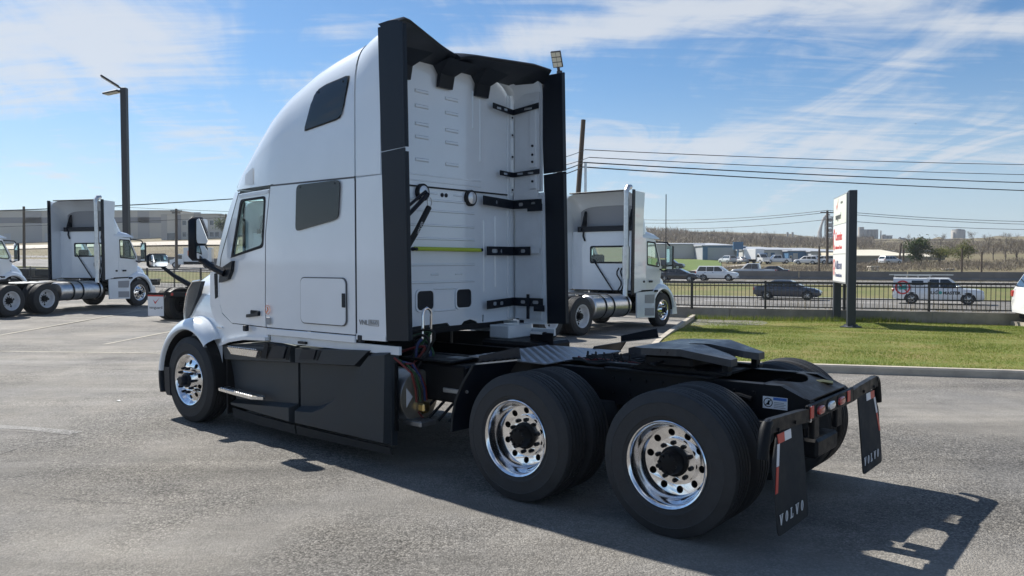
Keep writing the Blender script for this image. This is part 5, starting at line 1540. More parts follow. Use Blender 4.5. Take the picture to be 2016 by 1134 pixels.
# ------------------------------------------------------------------ parked day-cab tractors
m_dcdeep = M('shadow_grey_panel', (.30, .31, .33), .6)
def day_cab(label, group):
    D = thing('day_cab_truck', label, 'truck', group=group)
    ST, DR, XB, XE = -5.55, -1.32, -4.22, -3.82           # steer axle, first drive axle, cab back, extender edge
    Wd = 2.45
    def mi(y, f): return Wd - y if f else y
    def ww(x): return interp(x, [(-5.9, .18), (-4.5, .03)])
    # cab shell in panels
    for f in (False, True):
        fn = lambda x, z, d: (x, mi(ww(x) + d, f), z)
        d = G().plate([(-4.52, 1.12), (-4.50, 2.60), (-5.15, 2.58), (-5.55, 1.95), (-5.60, 1.60), (-5.45, 1.12)], [rpoly([(-4.60, 2.50), (-5.12, 2.48), (-5.46, 1.86), (-5.40, 1.80), (-4.62, 1.86)], .05)], fn, .03).obj('door', m_white, D)
        G().plate(rpoly([(-4.58, 2.52), (-5.13, 2.50), (-5.49, 1.85), (-5.42, 1.78), (-4.60, 1.84)], .05), [], lambda x, z, dd: (x, mi(ww(x) + .02 + dd, f), z), .005).obj('door_window', m_glass, d)
        G().plate(rpoly([(-4.57, 2.53), (-5.14, 2.51), (-5.50, 1.84), (-5.42, 1.77), (-4.59, 1.83)], .05), [rpoly([(-4.61, 2.49), (-5.11, 2.47), (-5.45, 1.87), (-5.40, 1.81), (-4.63, 1.87)], .05)], lambda x, z, dd: (x, mi(ww(x) - .008 + dd, f), z), .01).obj('window_seal', m_rubber, d)
        G().box(-4.86, -4.70, mi(.02, f) - .02, mi(.02, f) + .02, 1.33, 1.39, .008).obj('door_handle', m_plastic_d, d)
        G().box(-4.44, -4.34, mi(.02, f) - .015, mi(.02, f) + .015, 1.33, 1.39, .008).obj('grab_recess', m_plastic_d, D)
        G().prism([(XB, 1.12), (-4.50, 1.12), (-4.48, 2.62), (XB, 2.62)], 'y', mi(.02, f), mi(.05, f)).obj('cab_side', m_white, D)
        # tall side extender: white wing and black edge
        G().prism([(XB, 1.10), (XE, 1.05), (XE - .02, 3.92), (XB - .15, 3.90), (XB - .05, 2.65)], 'y', mi(.0, f), mi(.03, f)).obj('side_extender', m_white, D)
        G().prism([(XE + .005, 1.0), (XE + .14, 1.0), (XE + .10, 3.95), (XE - .015, 3.95)], 'y', mi(-.01, f), mi(.025, f)).obj('trim_extender', m_plastic_d, D)
        # skirt and step fairing
        sk = G().prism([(-5.02, .30), (-4.02, .34), (-4.02, 1.06), (-5.05, 1.08)], 'y', mi(.02, f), mi(.06, f)).obj('cab_skirt', m_white, D)
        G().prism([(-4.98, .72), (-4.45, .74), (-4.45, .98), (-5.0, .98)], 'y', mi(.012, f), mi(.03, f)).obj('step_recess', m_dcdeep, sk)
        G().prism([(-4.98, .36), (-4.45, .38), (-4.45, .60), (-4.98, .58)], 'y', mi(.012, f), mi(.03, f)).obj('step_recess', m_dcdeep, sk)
        G().box(-5.12, -4.98, mi(.0, f) - .02, mi(.0, f) + .03, 1.05, 1.11).obj('skirt_vent', m_dark, sk)
        # fuel tank with straps
        tk = G().lathe([(0, -3.75), (.29, -3.75), (.32, -3.72), (.32, -1.98), (.29, -1.95), (0, -1.95)], (0, mi(.33, f), .70), 'x', 24).obj('fuel_tank', m_alu, D)
        for x in (-2.45, -2.85, -3.60):
            G().lathe([(.325, x - .035), (.33, x - .035), (.33, x + .035), (.325, x + .035)], (0, mi(.33, f), .70), 'x', 24).obj('tank_strap', m_rubber, tk)
        # fender
        rows = []
        for i in range(20):
            a = math.radians(lerp(175, 12, i / 19)); c, s = math.cos(a), math.sin(a)
            rows.append([(ST + r * c, mi(y, f), .5 + r * s) for r, y in ((.60, .30), (.60, .04), (.63, .01), (.70, .02), (.78, .10), (.80, .32))])
        fe = G().loft(rows, False, False).obj('fender', m_white, D, smooth=45)
        G().prism([(ST - .90, .35), (ST - .60, .35), (ST - .60, .75), (ST - .82, .72)], 'y', mi(.06, f), mi(.5, f)).obj('bumper_end', m_white, D)
        G().lathe([(.58, .06), (.58, .7)], (ST, 0, .5), 'y', 16, 0, PI).map(lambda x, y, z: (x, mi(y, f), z)).obj('arch_liner', m_dark, fe)
        mr = G().box(-5.62, -5.50, min(mi(-.28, f), mi(-.08, f)), max(mi(-.28, f), mi(-.08, f)), 1.70, 2.42, .04).obj('mirror', m_plastic_d, D)
        G().tube([(-5.55, mi(-.15, f), 2.42), (-5.50, mi(-.10, f), 2.50), (-5.20, mi(.10, f), 2.52)], .025, 6).obj('mirror_arm', m_plastic_d, mr)
        G().tube([(-5.55, mi(-.15, f), 1.72), (-5.52, mi(.02, f), 1.66), (-5.50, mi(.15, f), 1.72)], .025, 6).obj('mirror_arm', m_plastic_d, mr)
        G().plate([(mi(-.27, f), 1.72), (mi(-.09, f), 1.72), (mi(-.09, f), 2.40), (mi(-.27, f), 2.40)], [], lambda y, z, dd: (-5.496 + dd, y, z), .003).obj('mirror_glass', m_mirror, mr)
        put_wheel('steer_polished', D, ST, mi(.05, f), far=f)
        for x in (0, DR):
            put_wheel('drive_white', D, x, mi(0, f), far=f, rot=.7 * x)
            put_wheel('inner', D, x, mi(.335, f), far=f)
        rl = G().prism([(-5.9, .72), (-5.9, .98), (.55, .98), (.75, .90), (.75, .72)], 'y', mi(.79, f), mi(.87, f)).obj('frame_rail', m_frame, D)
        # flap with print
        fl = G().box(.74, .752, min(mi(.0, f), mi(.60, f)), max(mi(.0, f), mi(.60, f)), .16, .80).obj('mud_flap', m_whitetape, D)
        y0 = min(mi(.0, f), mi(.60, f))
        text('flap_lettering', 'vanguard', .12, m_sblack, fl, lambda u, v, w: (.754 + w, y0 + .05 + u, .38 + v), width=.50)
        G().plate([(y0 + .20, .66), (y0 + .28, .52), (y0 + .46, .72), (y0 + .29, .58)], [], lambda y, z, dd: (.754 + dd, y, z), .002).obj('flap_emblem', m_sred, fl)
        G().box(.70, .74, min(mi(-.02, f), mi(.80, f)), max(mi(-.02, f), mi(.80, f)), .80, .87).obj('flap_hanger', m_frame, D)
        G().box(.742, .756, min(mi(.0, f), mi(.60, f)), max(mi(.0, f), mi(.60, f)), .755, .80).obj('tape', m_redtape, fl)
    # roof, wind deflector, back wall, hood
    rf = G().loft([[(x, Wd / 2 - (Wd / 2 - .04) * math.copysign(abs(math.cos(t)) ** .45, math.cos(t)), 2.60 + h_ * abs(math.sin(t)) ** .45) for t in np.linspace(0, PI, 15)] for x, h_ in ((-5.30, .06), (-5.05, .20), (-4.7, .26), (XB, .28))], False, False).obj('cab_roof', m_white, D, smooth=45)
    rows = []
    for x, zt_, n in ((-5.0, 2.72, 3), (-4.85, 2.95, 3.2), (-4.65, 3.25, 3.5), (-4.45, 3.55, 4), (-4.3, 3.72, 5), (-4.1, 3.86, 7), (-3.86, 3.93, 9)):
        rows.append([(x, Wd / 2 - (Wd / 2 - interp(x, [(-5.0, .25), (-4.4, .02)])) * math.copysign(abs(math.cos(t)) ** (2 / n), math.cos(t)), 2.70 + (zt_ - 2.70) * abs(math.sin(t)) ** (2 / n)) for t in np.linspace(0, PI, 25)])
    G().loft(rows, False, False).obj('roof_deflector', m_white, D, smooth=45)
    G().box(-3.92, -3.72, .25, 2.2, 3.925, 3.96, .01).obj('roof_spoiler', m_plastic_d, D)
    bw = G().plate([(.05, 1.10), (2.40, 1.10), (2.40, 2.84), (.05, 2.84)], [rrect(.72, 1.95, 1.92, 2.36, .05)], lambda y, z, d: (XB - d, y, z), .03).obj('rear_wall', m_white, D)
    G().plate(rrect(.72, 1.95, 1.92, 2.36, .05), [], lambda y, z, d: (XB - .01 - d, y, z), .005).obj('rear_window', m_glass, bw)
    G().plate(rrect(.68, 1.99, 1.88, 2.40, .06), [rrect(.73, 1.94, 1.93, 2.35, .05)], lambda y, z, d: (XB + .012 - d, y, z), .012).obj('window_seal', m_rubber, bw)
    for z in (1.30, 1.45, 1.60, 1.75): G().box(XB, XB + .012, .3, 2.1, z, z + .02).obj('rib', m_white, bw)
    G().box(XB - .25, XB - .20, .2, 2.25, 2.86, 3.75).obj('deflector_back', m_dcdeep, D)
    G().box(XB - .20, XB + .05, .25, 2.2, 2.82, 2.98).obj('deflector_tray', m_plastic_d, D)
    for f in (False, True):
        G().prism([(XB - .18, 2.85), (XB + .12, 2.85), (XB - .10, 3.45), (XB - .18, 3.45)], 'y', mi(.40, f), mi(.43, f)).obj('deflector_strut', m_plastic_d, D)
        G().tube([(XB + .02, mi(.45, f), 2.84), (XB + .04, mi(.45, f), 2.70), (XB + .02, mi(.50, f), 2.55)], .03, 6).obj('strut_bracket', m_plastic_d, D)
    G().tube([(XB + .03, .80, 2.0), (XB + .05, 1.2, 1.5), (XB + .05, 1.55, 1.05)], .02, 6).obj('brace_rod', m_plastic_d, D)
    for k in range(3):
        pts = [(XB + .08 + .05 * math.sin(i * 1.1 + k), 1.75 + .12 * k - .05 * math.sin(i), 1.75 - .10 * i) for i in range(8)]
        G().tube(pts, .022, 6).obj('air_hose', m_rubber, D)
    # exhaust stack on the right side of the cab
    ex = G().tube([(-3.62, 2.28, .95), (-3.66, 2.28, 1.25), (-3.66, 2.28, 3.75), (-3.66, 2.28, 3.92), (-3.74, 2.28, 4.02), (-3.86, 2.28, 4.03)], .075, 14).obj('exhaust_stack', m_alu, D)
    G().tube([(-3.66, 2.28, 1.45), (-3.66, 2.28, 2.35)], .105, 16).obj('heat_guard', m_alu, ex)
    HD = [(-5.55, 1.70, .16), (-5.80, 1.64, .20), (-6.05, 1.52, .27), (-6.25, 1.36, .36), (-6.38, 1.12, .48), (-6.42, .80, .58)]
    rows = []
    for x, zt_, yb in HD:
        rows.append([(x - .08 * math.sin(t), Wd / 2 - (Wd / 2 - yb) * math.copysign(abs(math.cos(t)) ** .45, math.cos(t)), .6 + (zt_ - .6) * abs(math.sin(t)) ** .45) for t in np.linspace(0, PI, 17)])
    G().loft(rows, False, False).obj('hood', m_white, D, smooth=45)
    G().box(-6.52, -6.30, .30, 2.15, .30, .72, .08).obj('bumper', m_plastic_d, D)
    rows = []
    for z, x, yb in ((1.68, -5.60, .18), (2.1, -5.46, .20), (2.58, -5.20, .22)):
        rows.append([(x - .25 * (1 - ((i - 5) / 5) ** 2), lerp(yb, Wd - yb, i / 10), z) for i in range(11)])
    G().loft(rows, False, False).obj('windscreen', m_glass, D, smooth=60)
    G().box(-5.5, XB - .03, .1, 2.35, 1.06, 1.12).obj('cab_floor', m_dark, D)
    for y in (.65, 1.80): G().box(-4.75, -4.60, y - .22, y + .22, 1.5, 2.15, .05).obj('seat_back', m_seat, D)
    # chassis top
    G().box(-4.1, -1.9, .55, 1.9, .96, 1.02, .01).obj('deck', m_frame, D)
    G().box(-1.85, -.95, .60, 1.85, 1.00, 1.03, .01).obj('deck_plate', m_galv, D)
    fw = G().box(-.8, 0, .76, 1.69, .99, 1.03).obj('fifth_wheel', m_frame, D)
    G().plate(rpoly([(-.55, .74), (.12, .85), (.12, 1.03), (-.40, 1.19), (-.40, 1.26), (.12, 1.42), (.12, 1.60), (-.55, 1.71), (-.85, 1.45), (-.85, 1.0)], .06), [], lambda x, y, d: (x, y, interp(x, [(-.85, 1.16), (-.3, 1.20), (.12, 1.12)]) - d), .05).obj('top_plate', m_grease, fw)
    G().box(-.6, -.2, .80, 1.65, 1.03, 1.15).obj('pivot_bracket', m_frame, fw)
    tl = G().box(.735, .765, .70, 1.75, .76, .90).obj('tail_crossmember', m_frame, D)
    for y in (.95, 1.5): G().lathe([(.05, 0), (.045, .012), (0, .015)], (.766, y, .83), 'x', 14).obj('tail_lamp', m_red, tl)
    for x in (0, DR):
        G().tube([(x, .55, .505), (x, 1.9, .505)], .08, 8).obj('axle', m_frame, D)
    return D
def park(o, px_d, Yd, heading, label):
    """Set the truck down with its first drive axle's right tyre face at the given place, facing 'heading' (degrees right of straight ahead)."""
    th = math.radians(heading)
    fwd = Vector((math.sin(th), math.cos(th))); rear = -fwd; right = Vector((fwd.y, -fwd.x))
    # own x axis = rear, own y axis = rear rotated +90 deg = right-hand side is +y
    yax = Vector((-rear.y, rear.x))
    X = (px_d - 1008) / FPX * Yd
    P = Vector((X, Yd))
    org = P - rear * (-1.32) - yax * 2.45
    za, zb2 = zg(*(org + rear * (-1.32 / 2) + yax * 1.2)), zg(*(org + rear * -5.55 + yax * 1.2))
    o.location = (org.x, org.y, za)
    pit = math.atan2(za - zb2, -.66 + 5.55)
    o.rotation_euler = (0, -pit, math.atan2(rear.y, rear.x))
    o['label'] = label
    return o
d1 = day_cab('x', 'parked white day-cab tractors')
park(d1, 1147, 20.6, 40, 'parked white day cab with a chrome exhaust stack beside the lawn kerb')
d2 = park(copy_tree(d1), 92, 26.6, 17, 'parked white day cab in front of the dark square light pole')
d3 = park(copy_tree(d1), -183, 28.0, 17, 'white day cab parked on the far side of the one by the square light pole')
d4 = park(copy_tree(d1), 507, 25.6, 20, 'white day cab whose tail and printed flaps show beyond the tractor hood')
# ------------------------------------------------------------------ cars and pickups
m_carglass = M('car_glass', (.015, .018, .02), .04, coat=1.0, coatr=.02)
m_cwheel = M('alloy_wheel', (.45, .46, .47), .3, .9)
PAINT = {}
def paint(name, col):
    if name not in PAINT: PAINT[name] = M(name, col, .3, coat=1.0, var=.02)
    return PAINT[name]
SHAPES = {
 # top line rear->front (x, z), half width, cabin (xb0, xt0, xt1, xb1), belt, roof, wheel x, wheel radius, window splits
 'sedan': dict(L=4.75, w=.91, top=[(0, .72), (.06, .98), (.55, 1.02), (1.2, 1.0), (3.3, .98), (4.2, .86), (4.62, .70), (4.75, .52)], cab=(.62, 1.45, 2.55, 3.55), belt=.97, roof=1.45, wx=(.98, 3.80), wr=.335, split=(1.10, 1.42, 2.15, 2.9)),
 'suv': dict(L=4.85, w=.97, top=[(0, .80), (.04, 1.10), (.5, 1.12), (3.3, 1.12), (4.25, 1.04), (4.70, .92), (4.85, .60)], cab=(.08, .42, 2.75, 3.62), belt=1.10, roof=1.74, wx=(.98, 3.88), wr=.38, split=(.42, 1.30, 2.15, 3.05)),
 'pickup': dict(L=5.75, w=1.0, top=[(0, .75), (.03, 1.12), (2.2, 1.12), (4.35, 1.14), (5.4, 1.08), (5.68, .95), (5.75, .60)], cab=(2.05, 2.22, 3.62, 4.40), belt=1.12, roof=1.88, wx=(1.15, 4.75), wr=.40, split=(2.25, 3.02, 3.05, 3.95)),
 'topper': dict(L=5.35, w=.93, top=[(0, .70), (.03, 1.05), (2.0, 1.05), (4.0, 1.06), (5.05, 1.00), (5.3, .88), (5.35, .58)], cab=(1.95, 2.1, 3.35, 4.15), belt=1.05, roof=1.74, wx=(1.15, 4.42), wr=.37, split=(2.15, 2.75, 2.82, 3.70)),
}
def car(name, label, cat, kind, pnt, p, heading, group=None, detail=True):
    """heading: direction of travel as an angle about z."""
    k = SHAPES[kind]; L, w = k['L'], k['w']
    root = thing(name, label, cat, p, heading, group)
    xs = sorted(set([0, .06, .2, .5] + [a for a, _ in k['top']] + list(np.linspace(.8, L - .9, 9)) + [L - .5, L - .2, L - .06, L]))
    def hw(x):
        e = min(x, L - x)
        return w * (1 - .20 * max(0, 1 - e / .55) ** 2.2)
    rings = []
    for x in xs:
        h, zt_, zb = hw(x), interp(x, k['top']), interp(x, [(0, .42), (.4, .28), (L - .5, .26), (L, .36)])
        zm = lerp(zb, zt_, .55)
        half = [(h * .90, zb), (h * .985, lerp(zb, zm, .35)), (h, zm), (h * .975, lerp(zm, zt_, .7)), (h * .90, zt_), (h * .5, zt_ + .02)]
        rings.append([(x - L / 2, -a, b) for a, b in half] + [(x - L / 2, a, b) for a, b in reversed(half)])
    body = G().loft(rings, True, True).obj('body', pnt, root, smooth=50)
    xb0, xt0, xt1, xb1 = k['cab']; bz, rz_ = k['belt'], k['roof']
    wb, wr_ = w * .93, w * .74
    def cy(z): return lerp(wb, wr_, (z - bz) / (rz_ - bz))
    rr = []
    for t in (0, .3, .6, .85, .96, 1.0):
        z = lerp(bz - .03, rz_, t); q = t ** 1.15
        a, b = lerp(xb0, xt0, q) - L / 2, lerp(xb1, xt1, q) - L / 2
        y = cy(z) if t < .97 else cy(z) * .93
        rr.append([(a, -y * .95, z), (a + .12, -y, z), (b - .15, -y, z), (b, -y * .92, z), (b + .06 * (1 - t), 0, z), (b, y * .92, z), (b - .15, y, z), (a + .12, y, z), (a, y * .95, z)])
    cabn = G().loft(rr, True, True).obj('cabin', pnt, root, smooth=40)
    def fr(z): return ((z - bz) / (rz_ - bz)) ** 1.15
    zw0, zw1 = bz + .03, rz_ - .09
    s0, s1, s2, s3 = k['split']
    spans = [(None, s1 - .03), (s1 + .03, s2 - .0), (s2 + .06, None)] if kind in ('suv', 'sedan') else [(None, s1), (s2, None)]
    for sd in (-1, 1):
        for a, b in spans:
            def ex(x, z, end):
                if x is not None: return x - L / 2
                return (lerp(xb0, xt0, fr(z)) + .14 - L / 2) if end == 0 else (lerp(xb1, xt1, fr(z)) - .20 - L / 2)
            pts = [(ex(a, zw0, 0), zw0), (ex(b, zw0, 1), zw0), (ex(b, zw1, 1), zw1), (ex(a, zw1, 0), zw1)]
            if pts[1][0] - pts[0][0] < .1: continue
            G().plate(rpoly(pts, .05, 2), [], lambda x, z, d: (x, sd * (cy(z) + .008 - d), z), .01).obj('side_window', m_carglass, cabn, smooth=20)
    ws = G().loft([[(lerp(xb1, xt1, fr(z)) - L / 2 + (.06 * (1 - (z - bz) / (rz_ - bz)) if abs(y) < .1 else 0) + .012, y * cy(z) * .88, z + .006) for y in (-1, 0, 1)] for z in (zw0, (zw0 + zw1) / 2, zw1 + .03)], False, False).obj('windscreen', m_carglass, cabn, smooth=30)
    G().loft([[(lerp(xb0, xt0, fr(z)) - L / 2 - .012, y * cy(z) * .85, z + .004) for y in (-1, 0, 1)] for z in (zw0 + .05, zw1)], False, False).obj('rear_window', m_carglass, cabn, smooth=30)
    for x in k['wx']:
        for sd in (-1, 1):
            R_ = k['wr']
            G().lathe([(R_ + .07, 0), (R_ + .05, .012), (0, .012)], (0, 0, 0), 'y', 24, math.radians(-12), math.radians(192)).map(lambda a, b, c: (a + x - L / 2, sd * (w * .985 + b), c + R_)).obj('wheel_arch', m_dark, body, smooth=0)
            wh = link('wheel', None, root); wh.location = (x - L / 2, sd * (w * .985 - .16), R_)
            G().lathe([(R_ * .62, .175), (R_ * .70, .205), (R_ * .93, .20), (R_, .16), (R_, .02), (R_ * .9, .0)], n=28).map(lambda a, b, c: (a, sd * b, c)).obj('tyre', m_tyre, wh)
            g = G().lathe([(R_ * .66, .18), (R_ * .60, .195), (R_ * .56, .17), (R_ * .2, .185), (0, .19)], n=28)
            g.map(lambda a, b, c: (a, sd * b, c)).obj('rim', m_cwheel, wh)
            if detail:
                g = G()
                for q in range(5):
                    a0 = 2 * PI * q / 5
                    g.add([(R_ * .25 * math.cos(a0), sd * .200, R_ * .25 * math.sin(a0)), (R_ * .54 * math.cos(a0 + .42), sd * .194, R_ * .54 * math.sin(a0 + .42)), (R_ * .54 * math.cos(a0 - .42), sd * .194, R_ * .54 * math.sin(a0 - .42))], [(0, 1, 2)])
                g.obj('spoke_gap', m_dark, wh, smooth=0, weld=False)
    for sd in (-1, 1):
        ytop = interp(L - .15, k['top'])
        G().box(L / 2 - .28, L / 2 - .03, sd * w * .70 - .14, sd * w * .70 + .14, ytop - .20, ytop - .05, .03).obj('headlight', m_lens, body)
        zr = interp(.05, k['top'])
        G().box(-L / 2 - .012, -L / 2 + .14, sd * w * .75 - .10, sd * w * .75 + .10, zr - .24, zr - .04, .03).obj('tail_light', m_red, body)
        G().box(lerp(xb1, xt1, .1) - L / 2 - .35, lerp(xb1, xt1, .1) - L / 2 - .15, sd * (w + .09) - .09, sd * (w + .09) + .09, bz + .02, bz + .17, .03).obj('door_mirror', pnt, cabn)
    G().box(-L / 2 + .25, L / 2 - .25, -w * .93, w * .93, .24, .34).obj('sill', m_plastic_d, body)
    if detail:
        for x in ((s1 - .02, s2 + .03) if kind in ('suv', 'sedan') else (s1,)):
            for sd in (-1, 1):
                G().box(x - .16 - L / 2, x - .02 - L / 2, sd * w - .012, sd * w + .012, bz - .15, bz - .11).obj('door_handle', m_plastic_d, body)
    if kind in ('pickup',):
        G().box(-L / 2 + .12, -L / 2 + 2.0, -w * .78, w * .78, 1.125, 1.150).obj('bed_cover', m_plastic_d, body)
    return root
HD = math.atan2(DY, DX)
def on_road(px, py, u, rev=False):
    """Place on the lane at distance u, seen at column px."""
    Y = u
    for _ in range(30):
        X = (px - 1008) / FPX * Y; Y = (u + DY * X) / DX
    s, uu = su(X, Y)
    return (X, Y, zt(s, uu) + .034)
navy = paint('navy_car_paint', (.022, .032, .055)); white = paint('white_car_paint', (.76, .77, .78)); silver = paint('silver_car_paint', (.50, .52, .54)); black = paint('black_car_paint', (.015, .016, .02)); maroon = paint('maroon_car_paint', (.12, .02, .025))
car('sedan_car', 'dark navy sedan driving on the near road behind the iron fence', 'car', 'sedan', navy, on_road(1551, 590, 62.3), HD)
car('suv_car', 'white suv driving on the far carriageway', 'car', 'suv', white, on_road(1412, 552, 95.8), HD)
car('sedan_car', 'black sedan on the far carriageway behind the white suv', 'car', 'sedan', black, on_road(1336, 556, 92.5), HD)
car('pickup_truck', 'silver crew-cab pickup beyond the concrete barrier', 'pickup', 'pickup', silver, on_road(1484, 540, 109), HD + PI)
car('sedan_car', 'dark sedan close behind the silver pickup beyond the barrier', 'car', 'sedan', black, on_road(1517, 540, 111), HD + PI, detail=False)
# pickup with a canopy, pest-control lettering and a roof rack
bp = car('signwritten_pickup', 'white pest control pickup with a canopy, roof ladder and BUG MASTER lettering', 'pickup', 'topper', white, on_road(1845, 600, 60.0), HD)
Lp = 5.35 / 2
can = G().loft([[(.05 - Lp + .02 * z, -y, 1.03 + z), (2.08 - Lp, -y, 1.03 + z), (2.08 - Lp, y, 1.03 + z), (.05 - Lp + .02 * z, y, 1.03 + z)] for z, y in ((0, .88), (.45, .80), (.66, .72), (.70, .66))], True, True).obj('canopy', white, bp, smooth=30)
for sd in (-1, 1):
    G().plate(rpoly([(1.15 - Lp, 1.24), (1.85 - Lp, 1.24), (1.85 - Lp, 1.56), (1.15 - Lp, 1.56)], .05), [], lambda x, z, d: (x, sd * (interp(z, [(1.03, .88), (1.48, .80), (1.69, .72)]) + .008 - d), z), .01).obj('canopy_window', m_carglass, can)
rk = G().box(.10 - Lp, 2.35 - Lp, -.60, -.55, 1.86, 1.90).box(.10 - Lp, 2.35 - Lp, .55, .60, 1.86, 1.90).obj('roof_rack', m_alu, bp)
for x in (.15, .85, 1.55, 2.25):
    G().box(x - Lp - .02, x - Lp + .02, -.62, .62, 1.83, 1.87).obj('rack_bar', m_alu, rk)
    for sd in (-1, 1): G().box(x - Lp - .015, x - Lp + .015, sd * .58 - .015, sd * .58 + .015, 1.70, 1.86).obj('rack_leg', m_alu, rk)
ld_ = G().box(-.2 - Lp, 3.6 - Lp, -.36, -.30, 1.90, 1.96).box(-.2 - Lp, 3.6 - Lp, -.02, .04, 1.90, 1.96).obj('ladder', m_alu); ld_.location = bp.location; ld_.rotation_euler = bp.rotation_euler
for x in range(13): G().box(-.05 + x * .29 - Lp, -.01 + x * .29 - Lp, -.30, -.02, 1.91, 1.95).obj('rung', m_alu, ld_)
tag(ld_, 'aluminium ladder lying on the roof rack of the signwritten pickup', 'ladder')
def bside(u, v, w): return (u - Lp, -(.935 + w), v)
text('door_lettering', 'BUG', .27, m_sblack, bp, lambda u, v, w: bside(2.12 + u, .68 + v, w + .004), bold=.010, width=.56)
text('door_lettering', 'MASTER', .27, m_sblack, bp, lambda u, v, w: bside(2.98 + u, .68 + v, w + .004), bold=.010, width=1.02)
m_teal = M('teal_print', (.05, .32, .28), .4)
G().plate([(2.83 + .11 * math.cos(t), .78 + .11 * math.sin(t)) for t in np.linspace(0, 2 * PI, 16, endpoint=False)], [], lambda a, b, d: bside(a, b, .004 + d), .002).obj('door_emblem', m_teal, bp)
def cside(a, b, w): return (a - Lp, -(interp(b, [(.3, .915), (.7, .93), (1.03, .90), (1.48, .81), (1.69, .73)]) + w), b)
n = 28; rng_ = [(.62 + .46 * math.cos(2 * PI * i / n), 1.10 + .46 * math.sin(2 * PI * i / n)) for i in range(n)]; rin = [(.62 + .36 * math.cos(2 * PI * i / n), 1.10 + .36 * math.sin(2 * PI * i / n)) for i in range(n)]
em = G().plate(rng_, [rin], lambda a, b, d: cside(a, b, .014 + d), .002).obj('side_emblem', m_sred, bp)
G().plate([(.34, 1.33), (.40, 1.39), (.90, .87), (.84, .81)], [], lambda a, b, d: cside(a, b, .017 + d), .002).obj('emblem_slash', m_sred, em)
G().plate([(.62 + .24 * math.cos(t), 1.10 + .17 * math.sin(t) + .05 * math.sin(3 * t)) for t in np.linspace(0, 2 * PI, 18, endpoint=False)], [], lambda a, b, d: cside(a, b, .011 + d), .002).obj('emblem_bug', m_teal, em)
# white car on the neighbouring drive at the edge of the view
p = at(2200, 620, 22.5)
car('parked_car', 'white suv parked on the drive beside the lawn kerb', 'car', 'suv', white, (p.x, p.y, zg(p.x, p.y)), HD + .15)
# parked vehicles by the far buildings
def spot(px, Y): 
    X = (px - 1008) / FPX * Y
    return (X, Y, zt(*su(X, Y)) + .03)
for k, (px, Y, kind, pt_, hd) in enumerate(((1587, 168, 'suv', white, 2.6), (1607, 169, 'pickup', white, 2.6), (1621, 170, 'suv', white, 2.6), (1636, 171, 'suv', silver, 2.6))):
    car('parked_car', ['white suv first in the row before the grey units', 'white pickup second in the row before the grey units', 'white suv third in the row before the grey units', 'silver suv last in the row beside the dark pole'][k], 'car', kind, pt_, spot(px, Y), hd, detail=False)
car('pickup_truck', 'white pickup parked before the open unit doors', 'pickup', 'pickup', white, spot(1530, 176), PI, detail=False)
car('parked_car', 'silver hatchback before the grey shed wall', 'car', 'suv', silver, spot(1432, 178), PI / 2 + .3, detail=False)
car('parked_car', 'silver car beside the blue shed end', 'car', 'sedan', silver, spot(1457, 178), PI / 2 + .3, detail=False)
car('parked_car', 'dark suv parked at the green verge', 'car', 'suv', black, spot(1320, 140), HD, detail=False)
car('parked_car', 'white car before the tan shed door', 'car', 'suv', white, spot(1752, 160), .4, detail=False)
# box trucks
def box_truck(label, p, hd, boxcol, bl, stripe=None):
    r = thing('box_truck', label, 'truck', p, hd)
    b = G().box(-bl / 2, bl / 2, -1.15, 1.15, .95, 3.2, .03).obj('cargo_box', boxcol, r)
    c = G().loft([[(bl / 2 + .05, -.98, z), (bl / 2 + a, -.95, z), (bl / 2 + a, .95, z), (bl / 2 + .05, .98, z)] for z, a in ((.5, 2.1), (1.25, 2.1), (1.35, 1.5), (2.1, 1.0), (2.2, .8))], True, True).obj('cab', boxcol, r)
    for sd in (-1, 1):
        G().plate([(bl / 2 + .25, 1.4), (bl / 2 + 1.25, 1.4), (bl / 2 + .85, 2.0), (bl / 2 + .25, 2.0)], [], lambda x, z, d: (x, sd * (.985 - d), z), .01).obj('cab_window', m_carglass, c)
        for x in (-bl * .28, bl / 2 + 1.3):
            w_ = link('wheel', None, r); w_.location = (x, sd * .85, .45)
            G().lathe([(.25, .2), (.40, .2), (.45, .15), (.45, -.1)], n=20).map(lambda a, b_, c_: (a, sd * b_, c_)).obj('tyre', m_tyre, w_)
            G().lathe([(.27, .18), (0, .15)], n=16).map(lambda a, b_, c_: (a, sd * b_, c_)).obj('rim', m_greyrim, w_)
        if stripe: G().box(-bl * .15, bl * .35, sd * 1.152 - .004, sd * 1.152 + .004, 1.9, 2.7).obj('side_print', stripe, b)
    G().box(-bl / 2, bl / 2 + 2, -.5, .5, .5, .94).obj('chassis', m_frame, r)
    G().loft([[(bl / 2 + 1.52, -.85, 1.38), (bl / 2 + 1.52, .85, 1.38)], [(bl / 2 + 1.03, -.8, 2.06), (bl / 2 + 1.03, .8, 2.06)]], False, False).obj('windscreen', m_carglass, c)
    return r
box_truck('white box truck facing the units by the blue sign board', spot(1484, 176), -1.2, white, 4.0)
box_truck('white rental box truck with an orange side print beyond the highway', spot(392, 128), PI + .2, white, 4.2, m_orange)
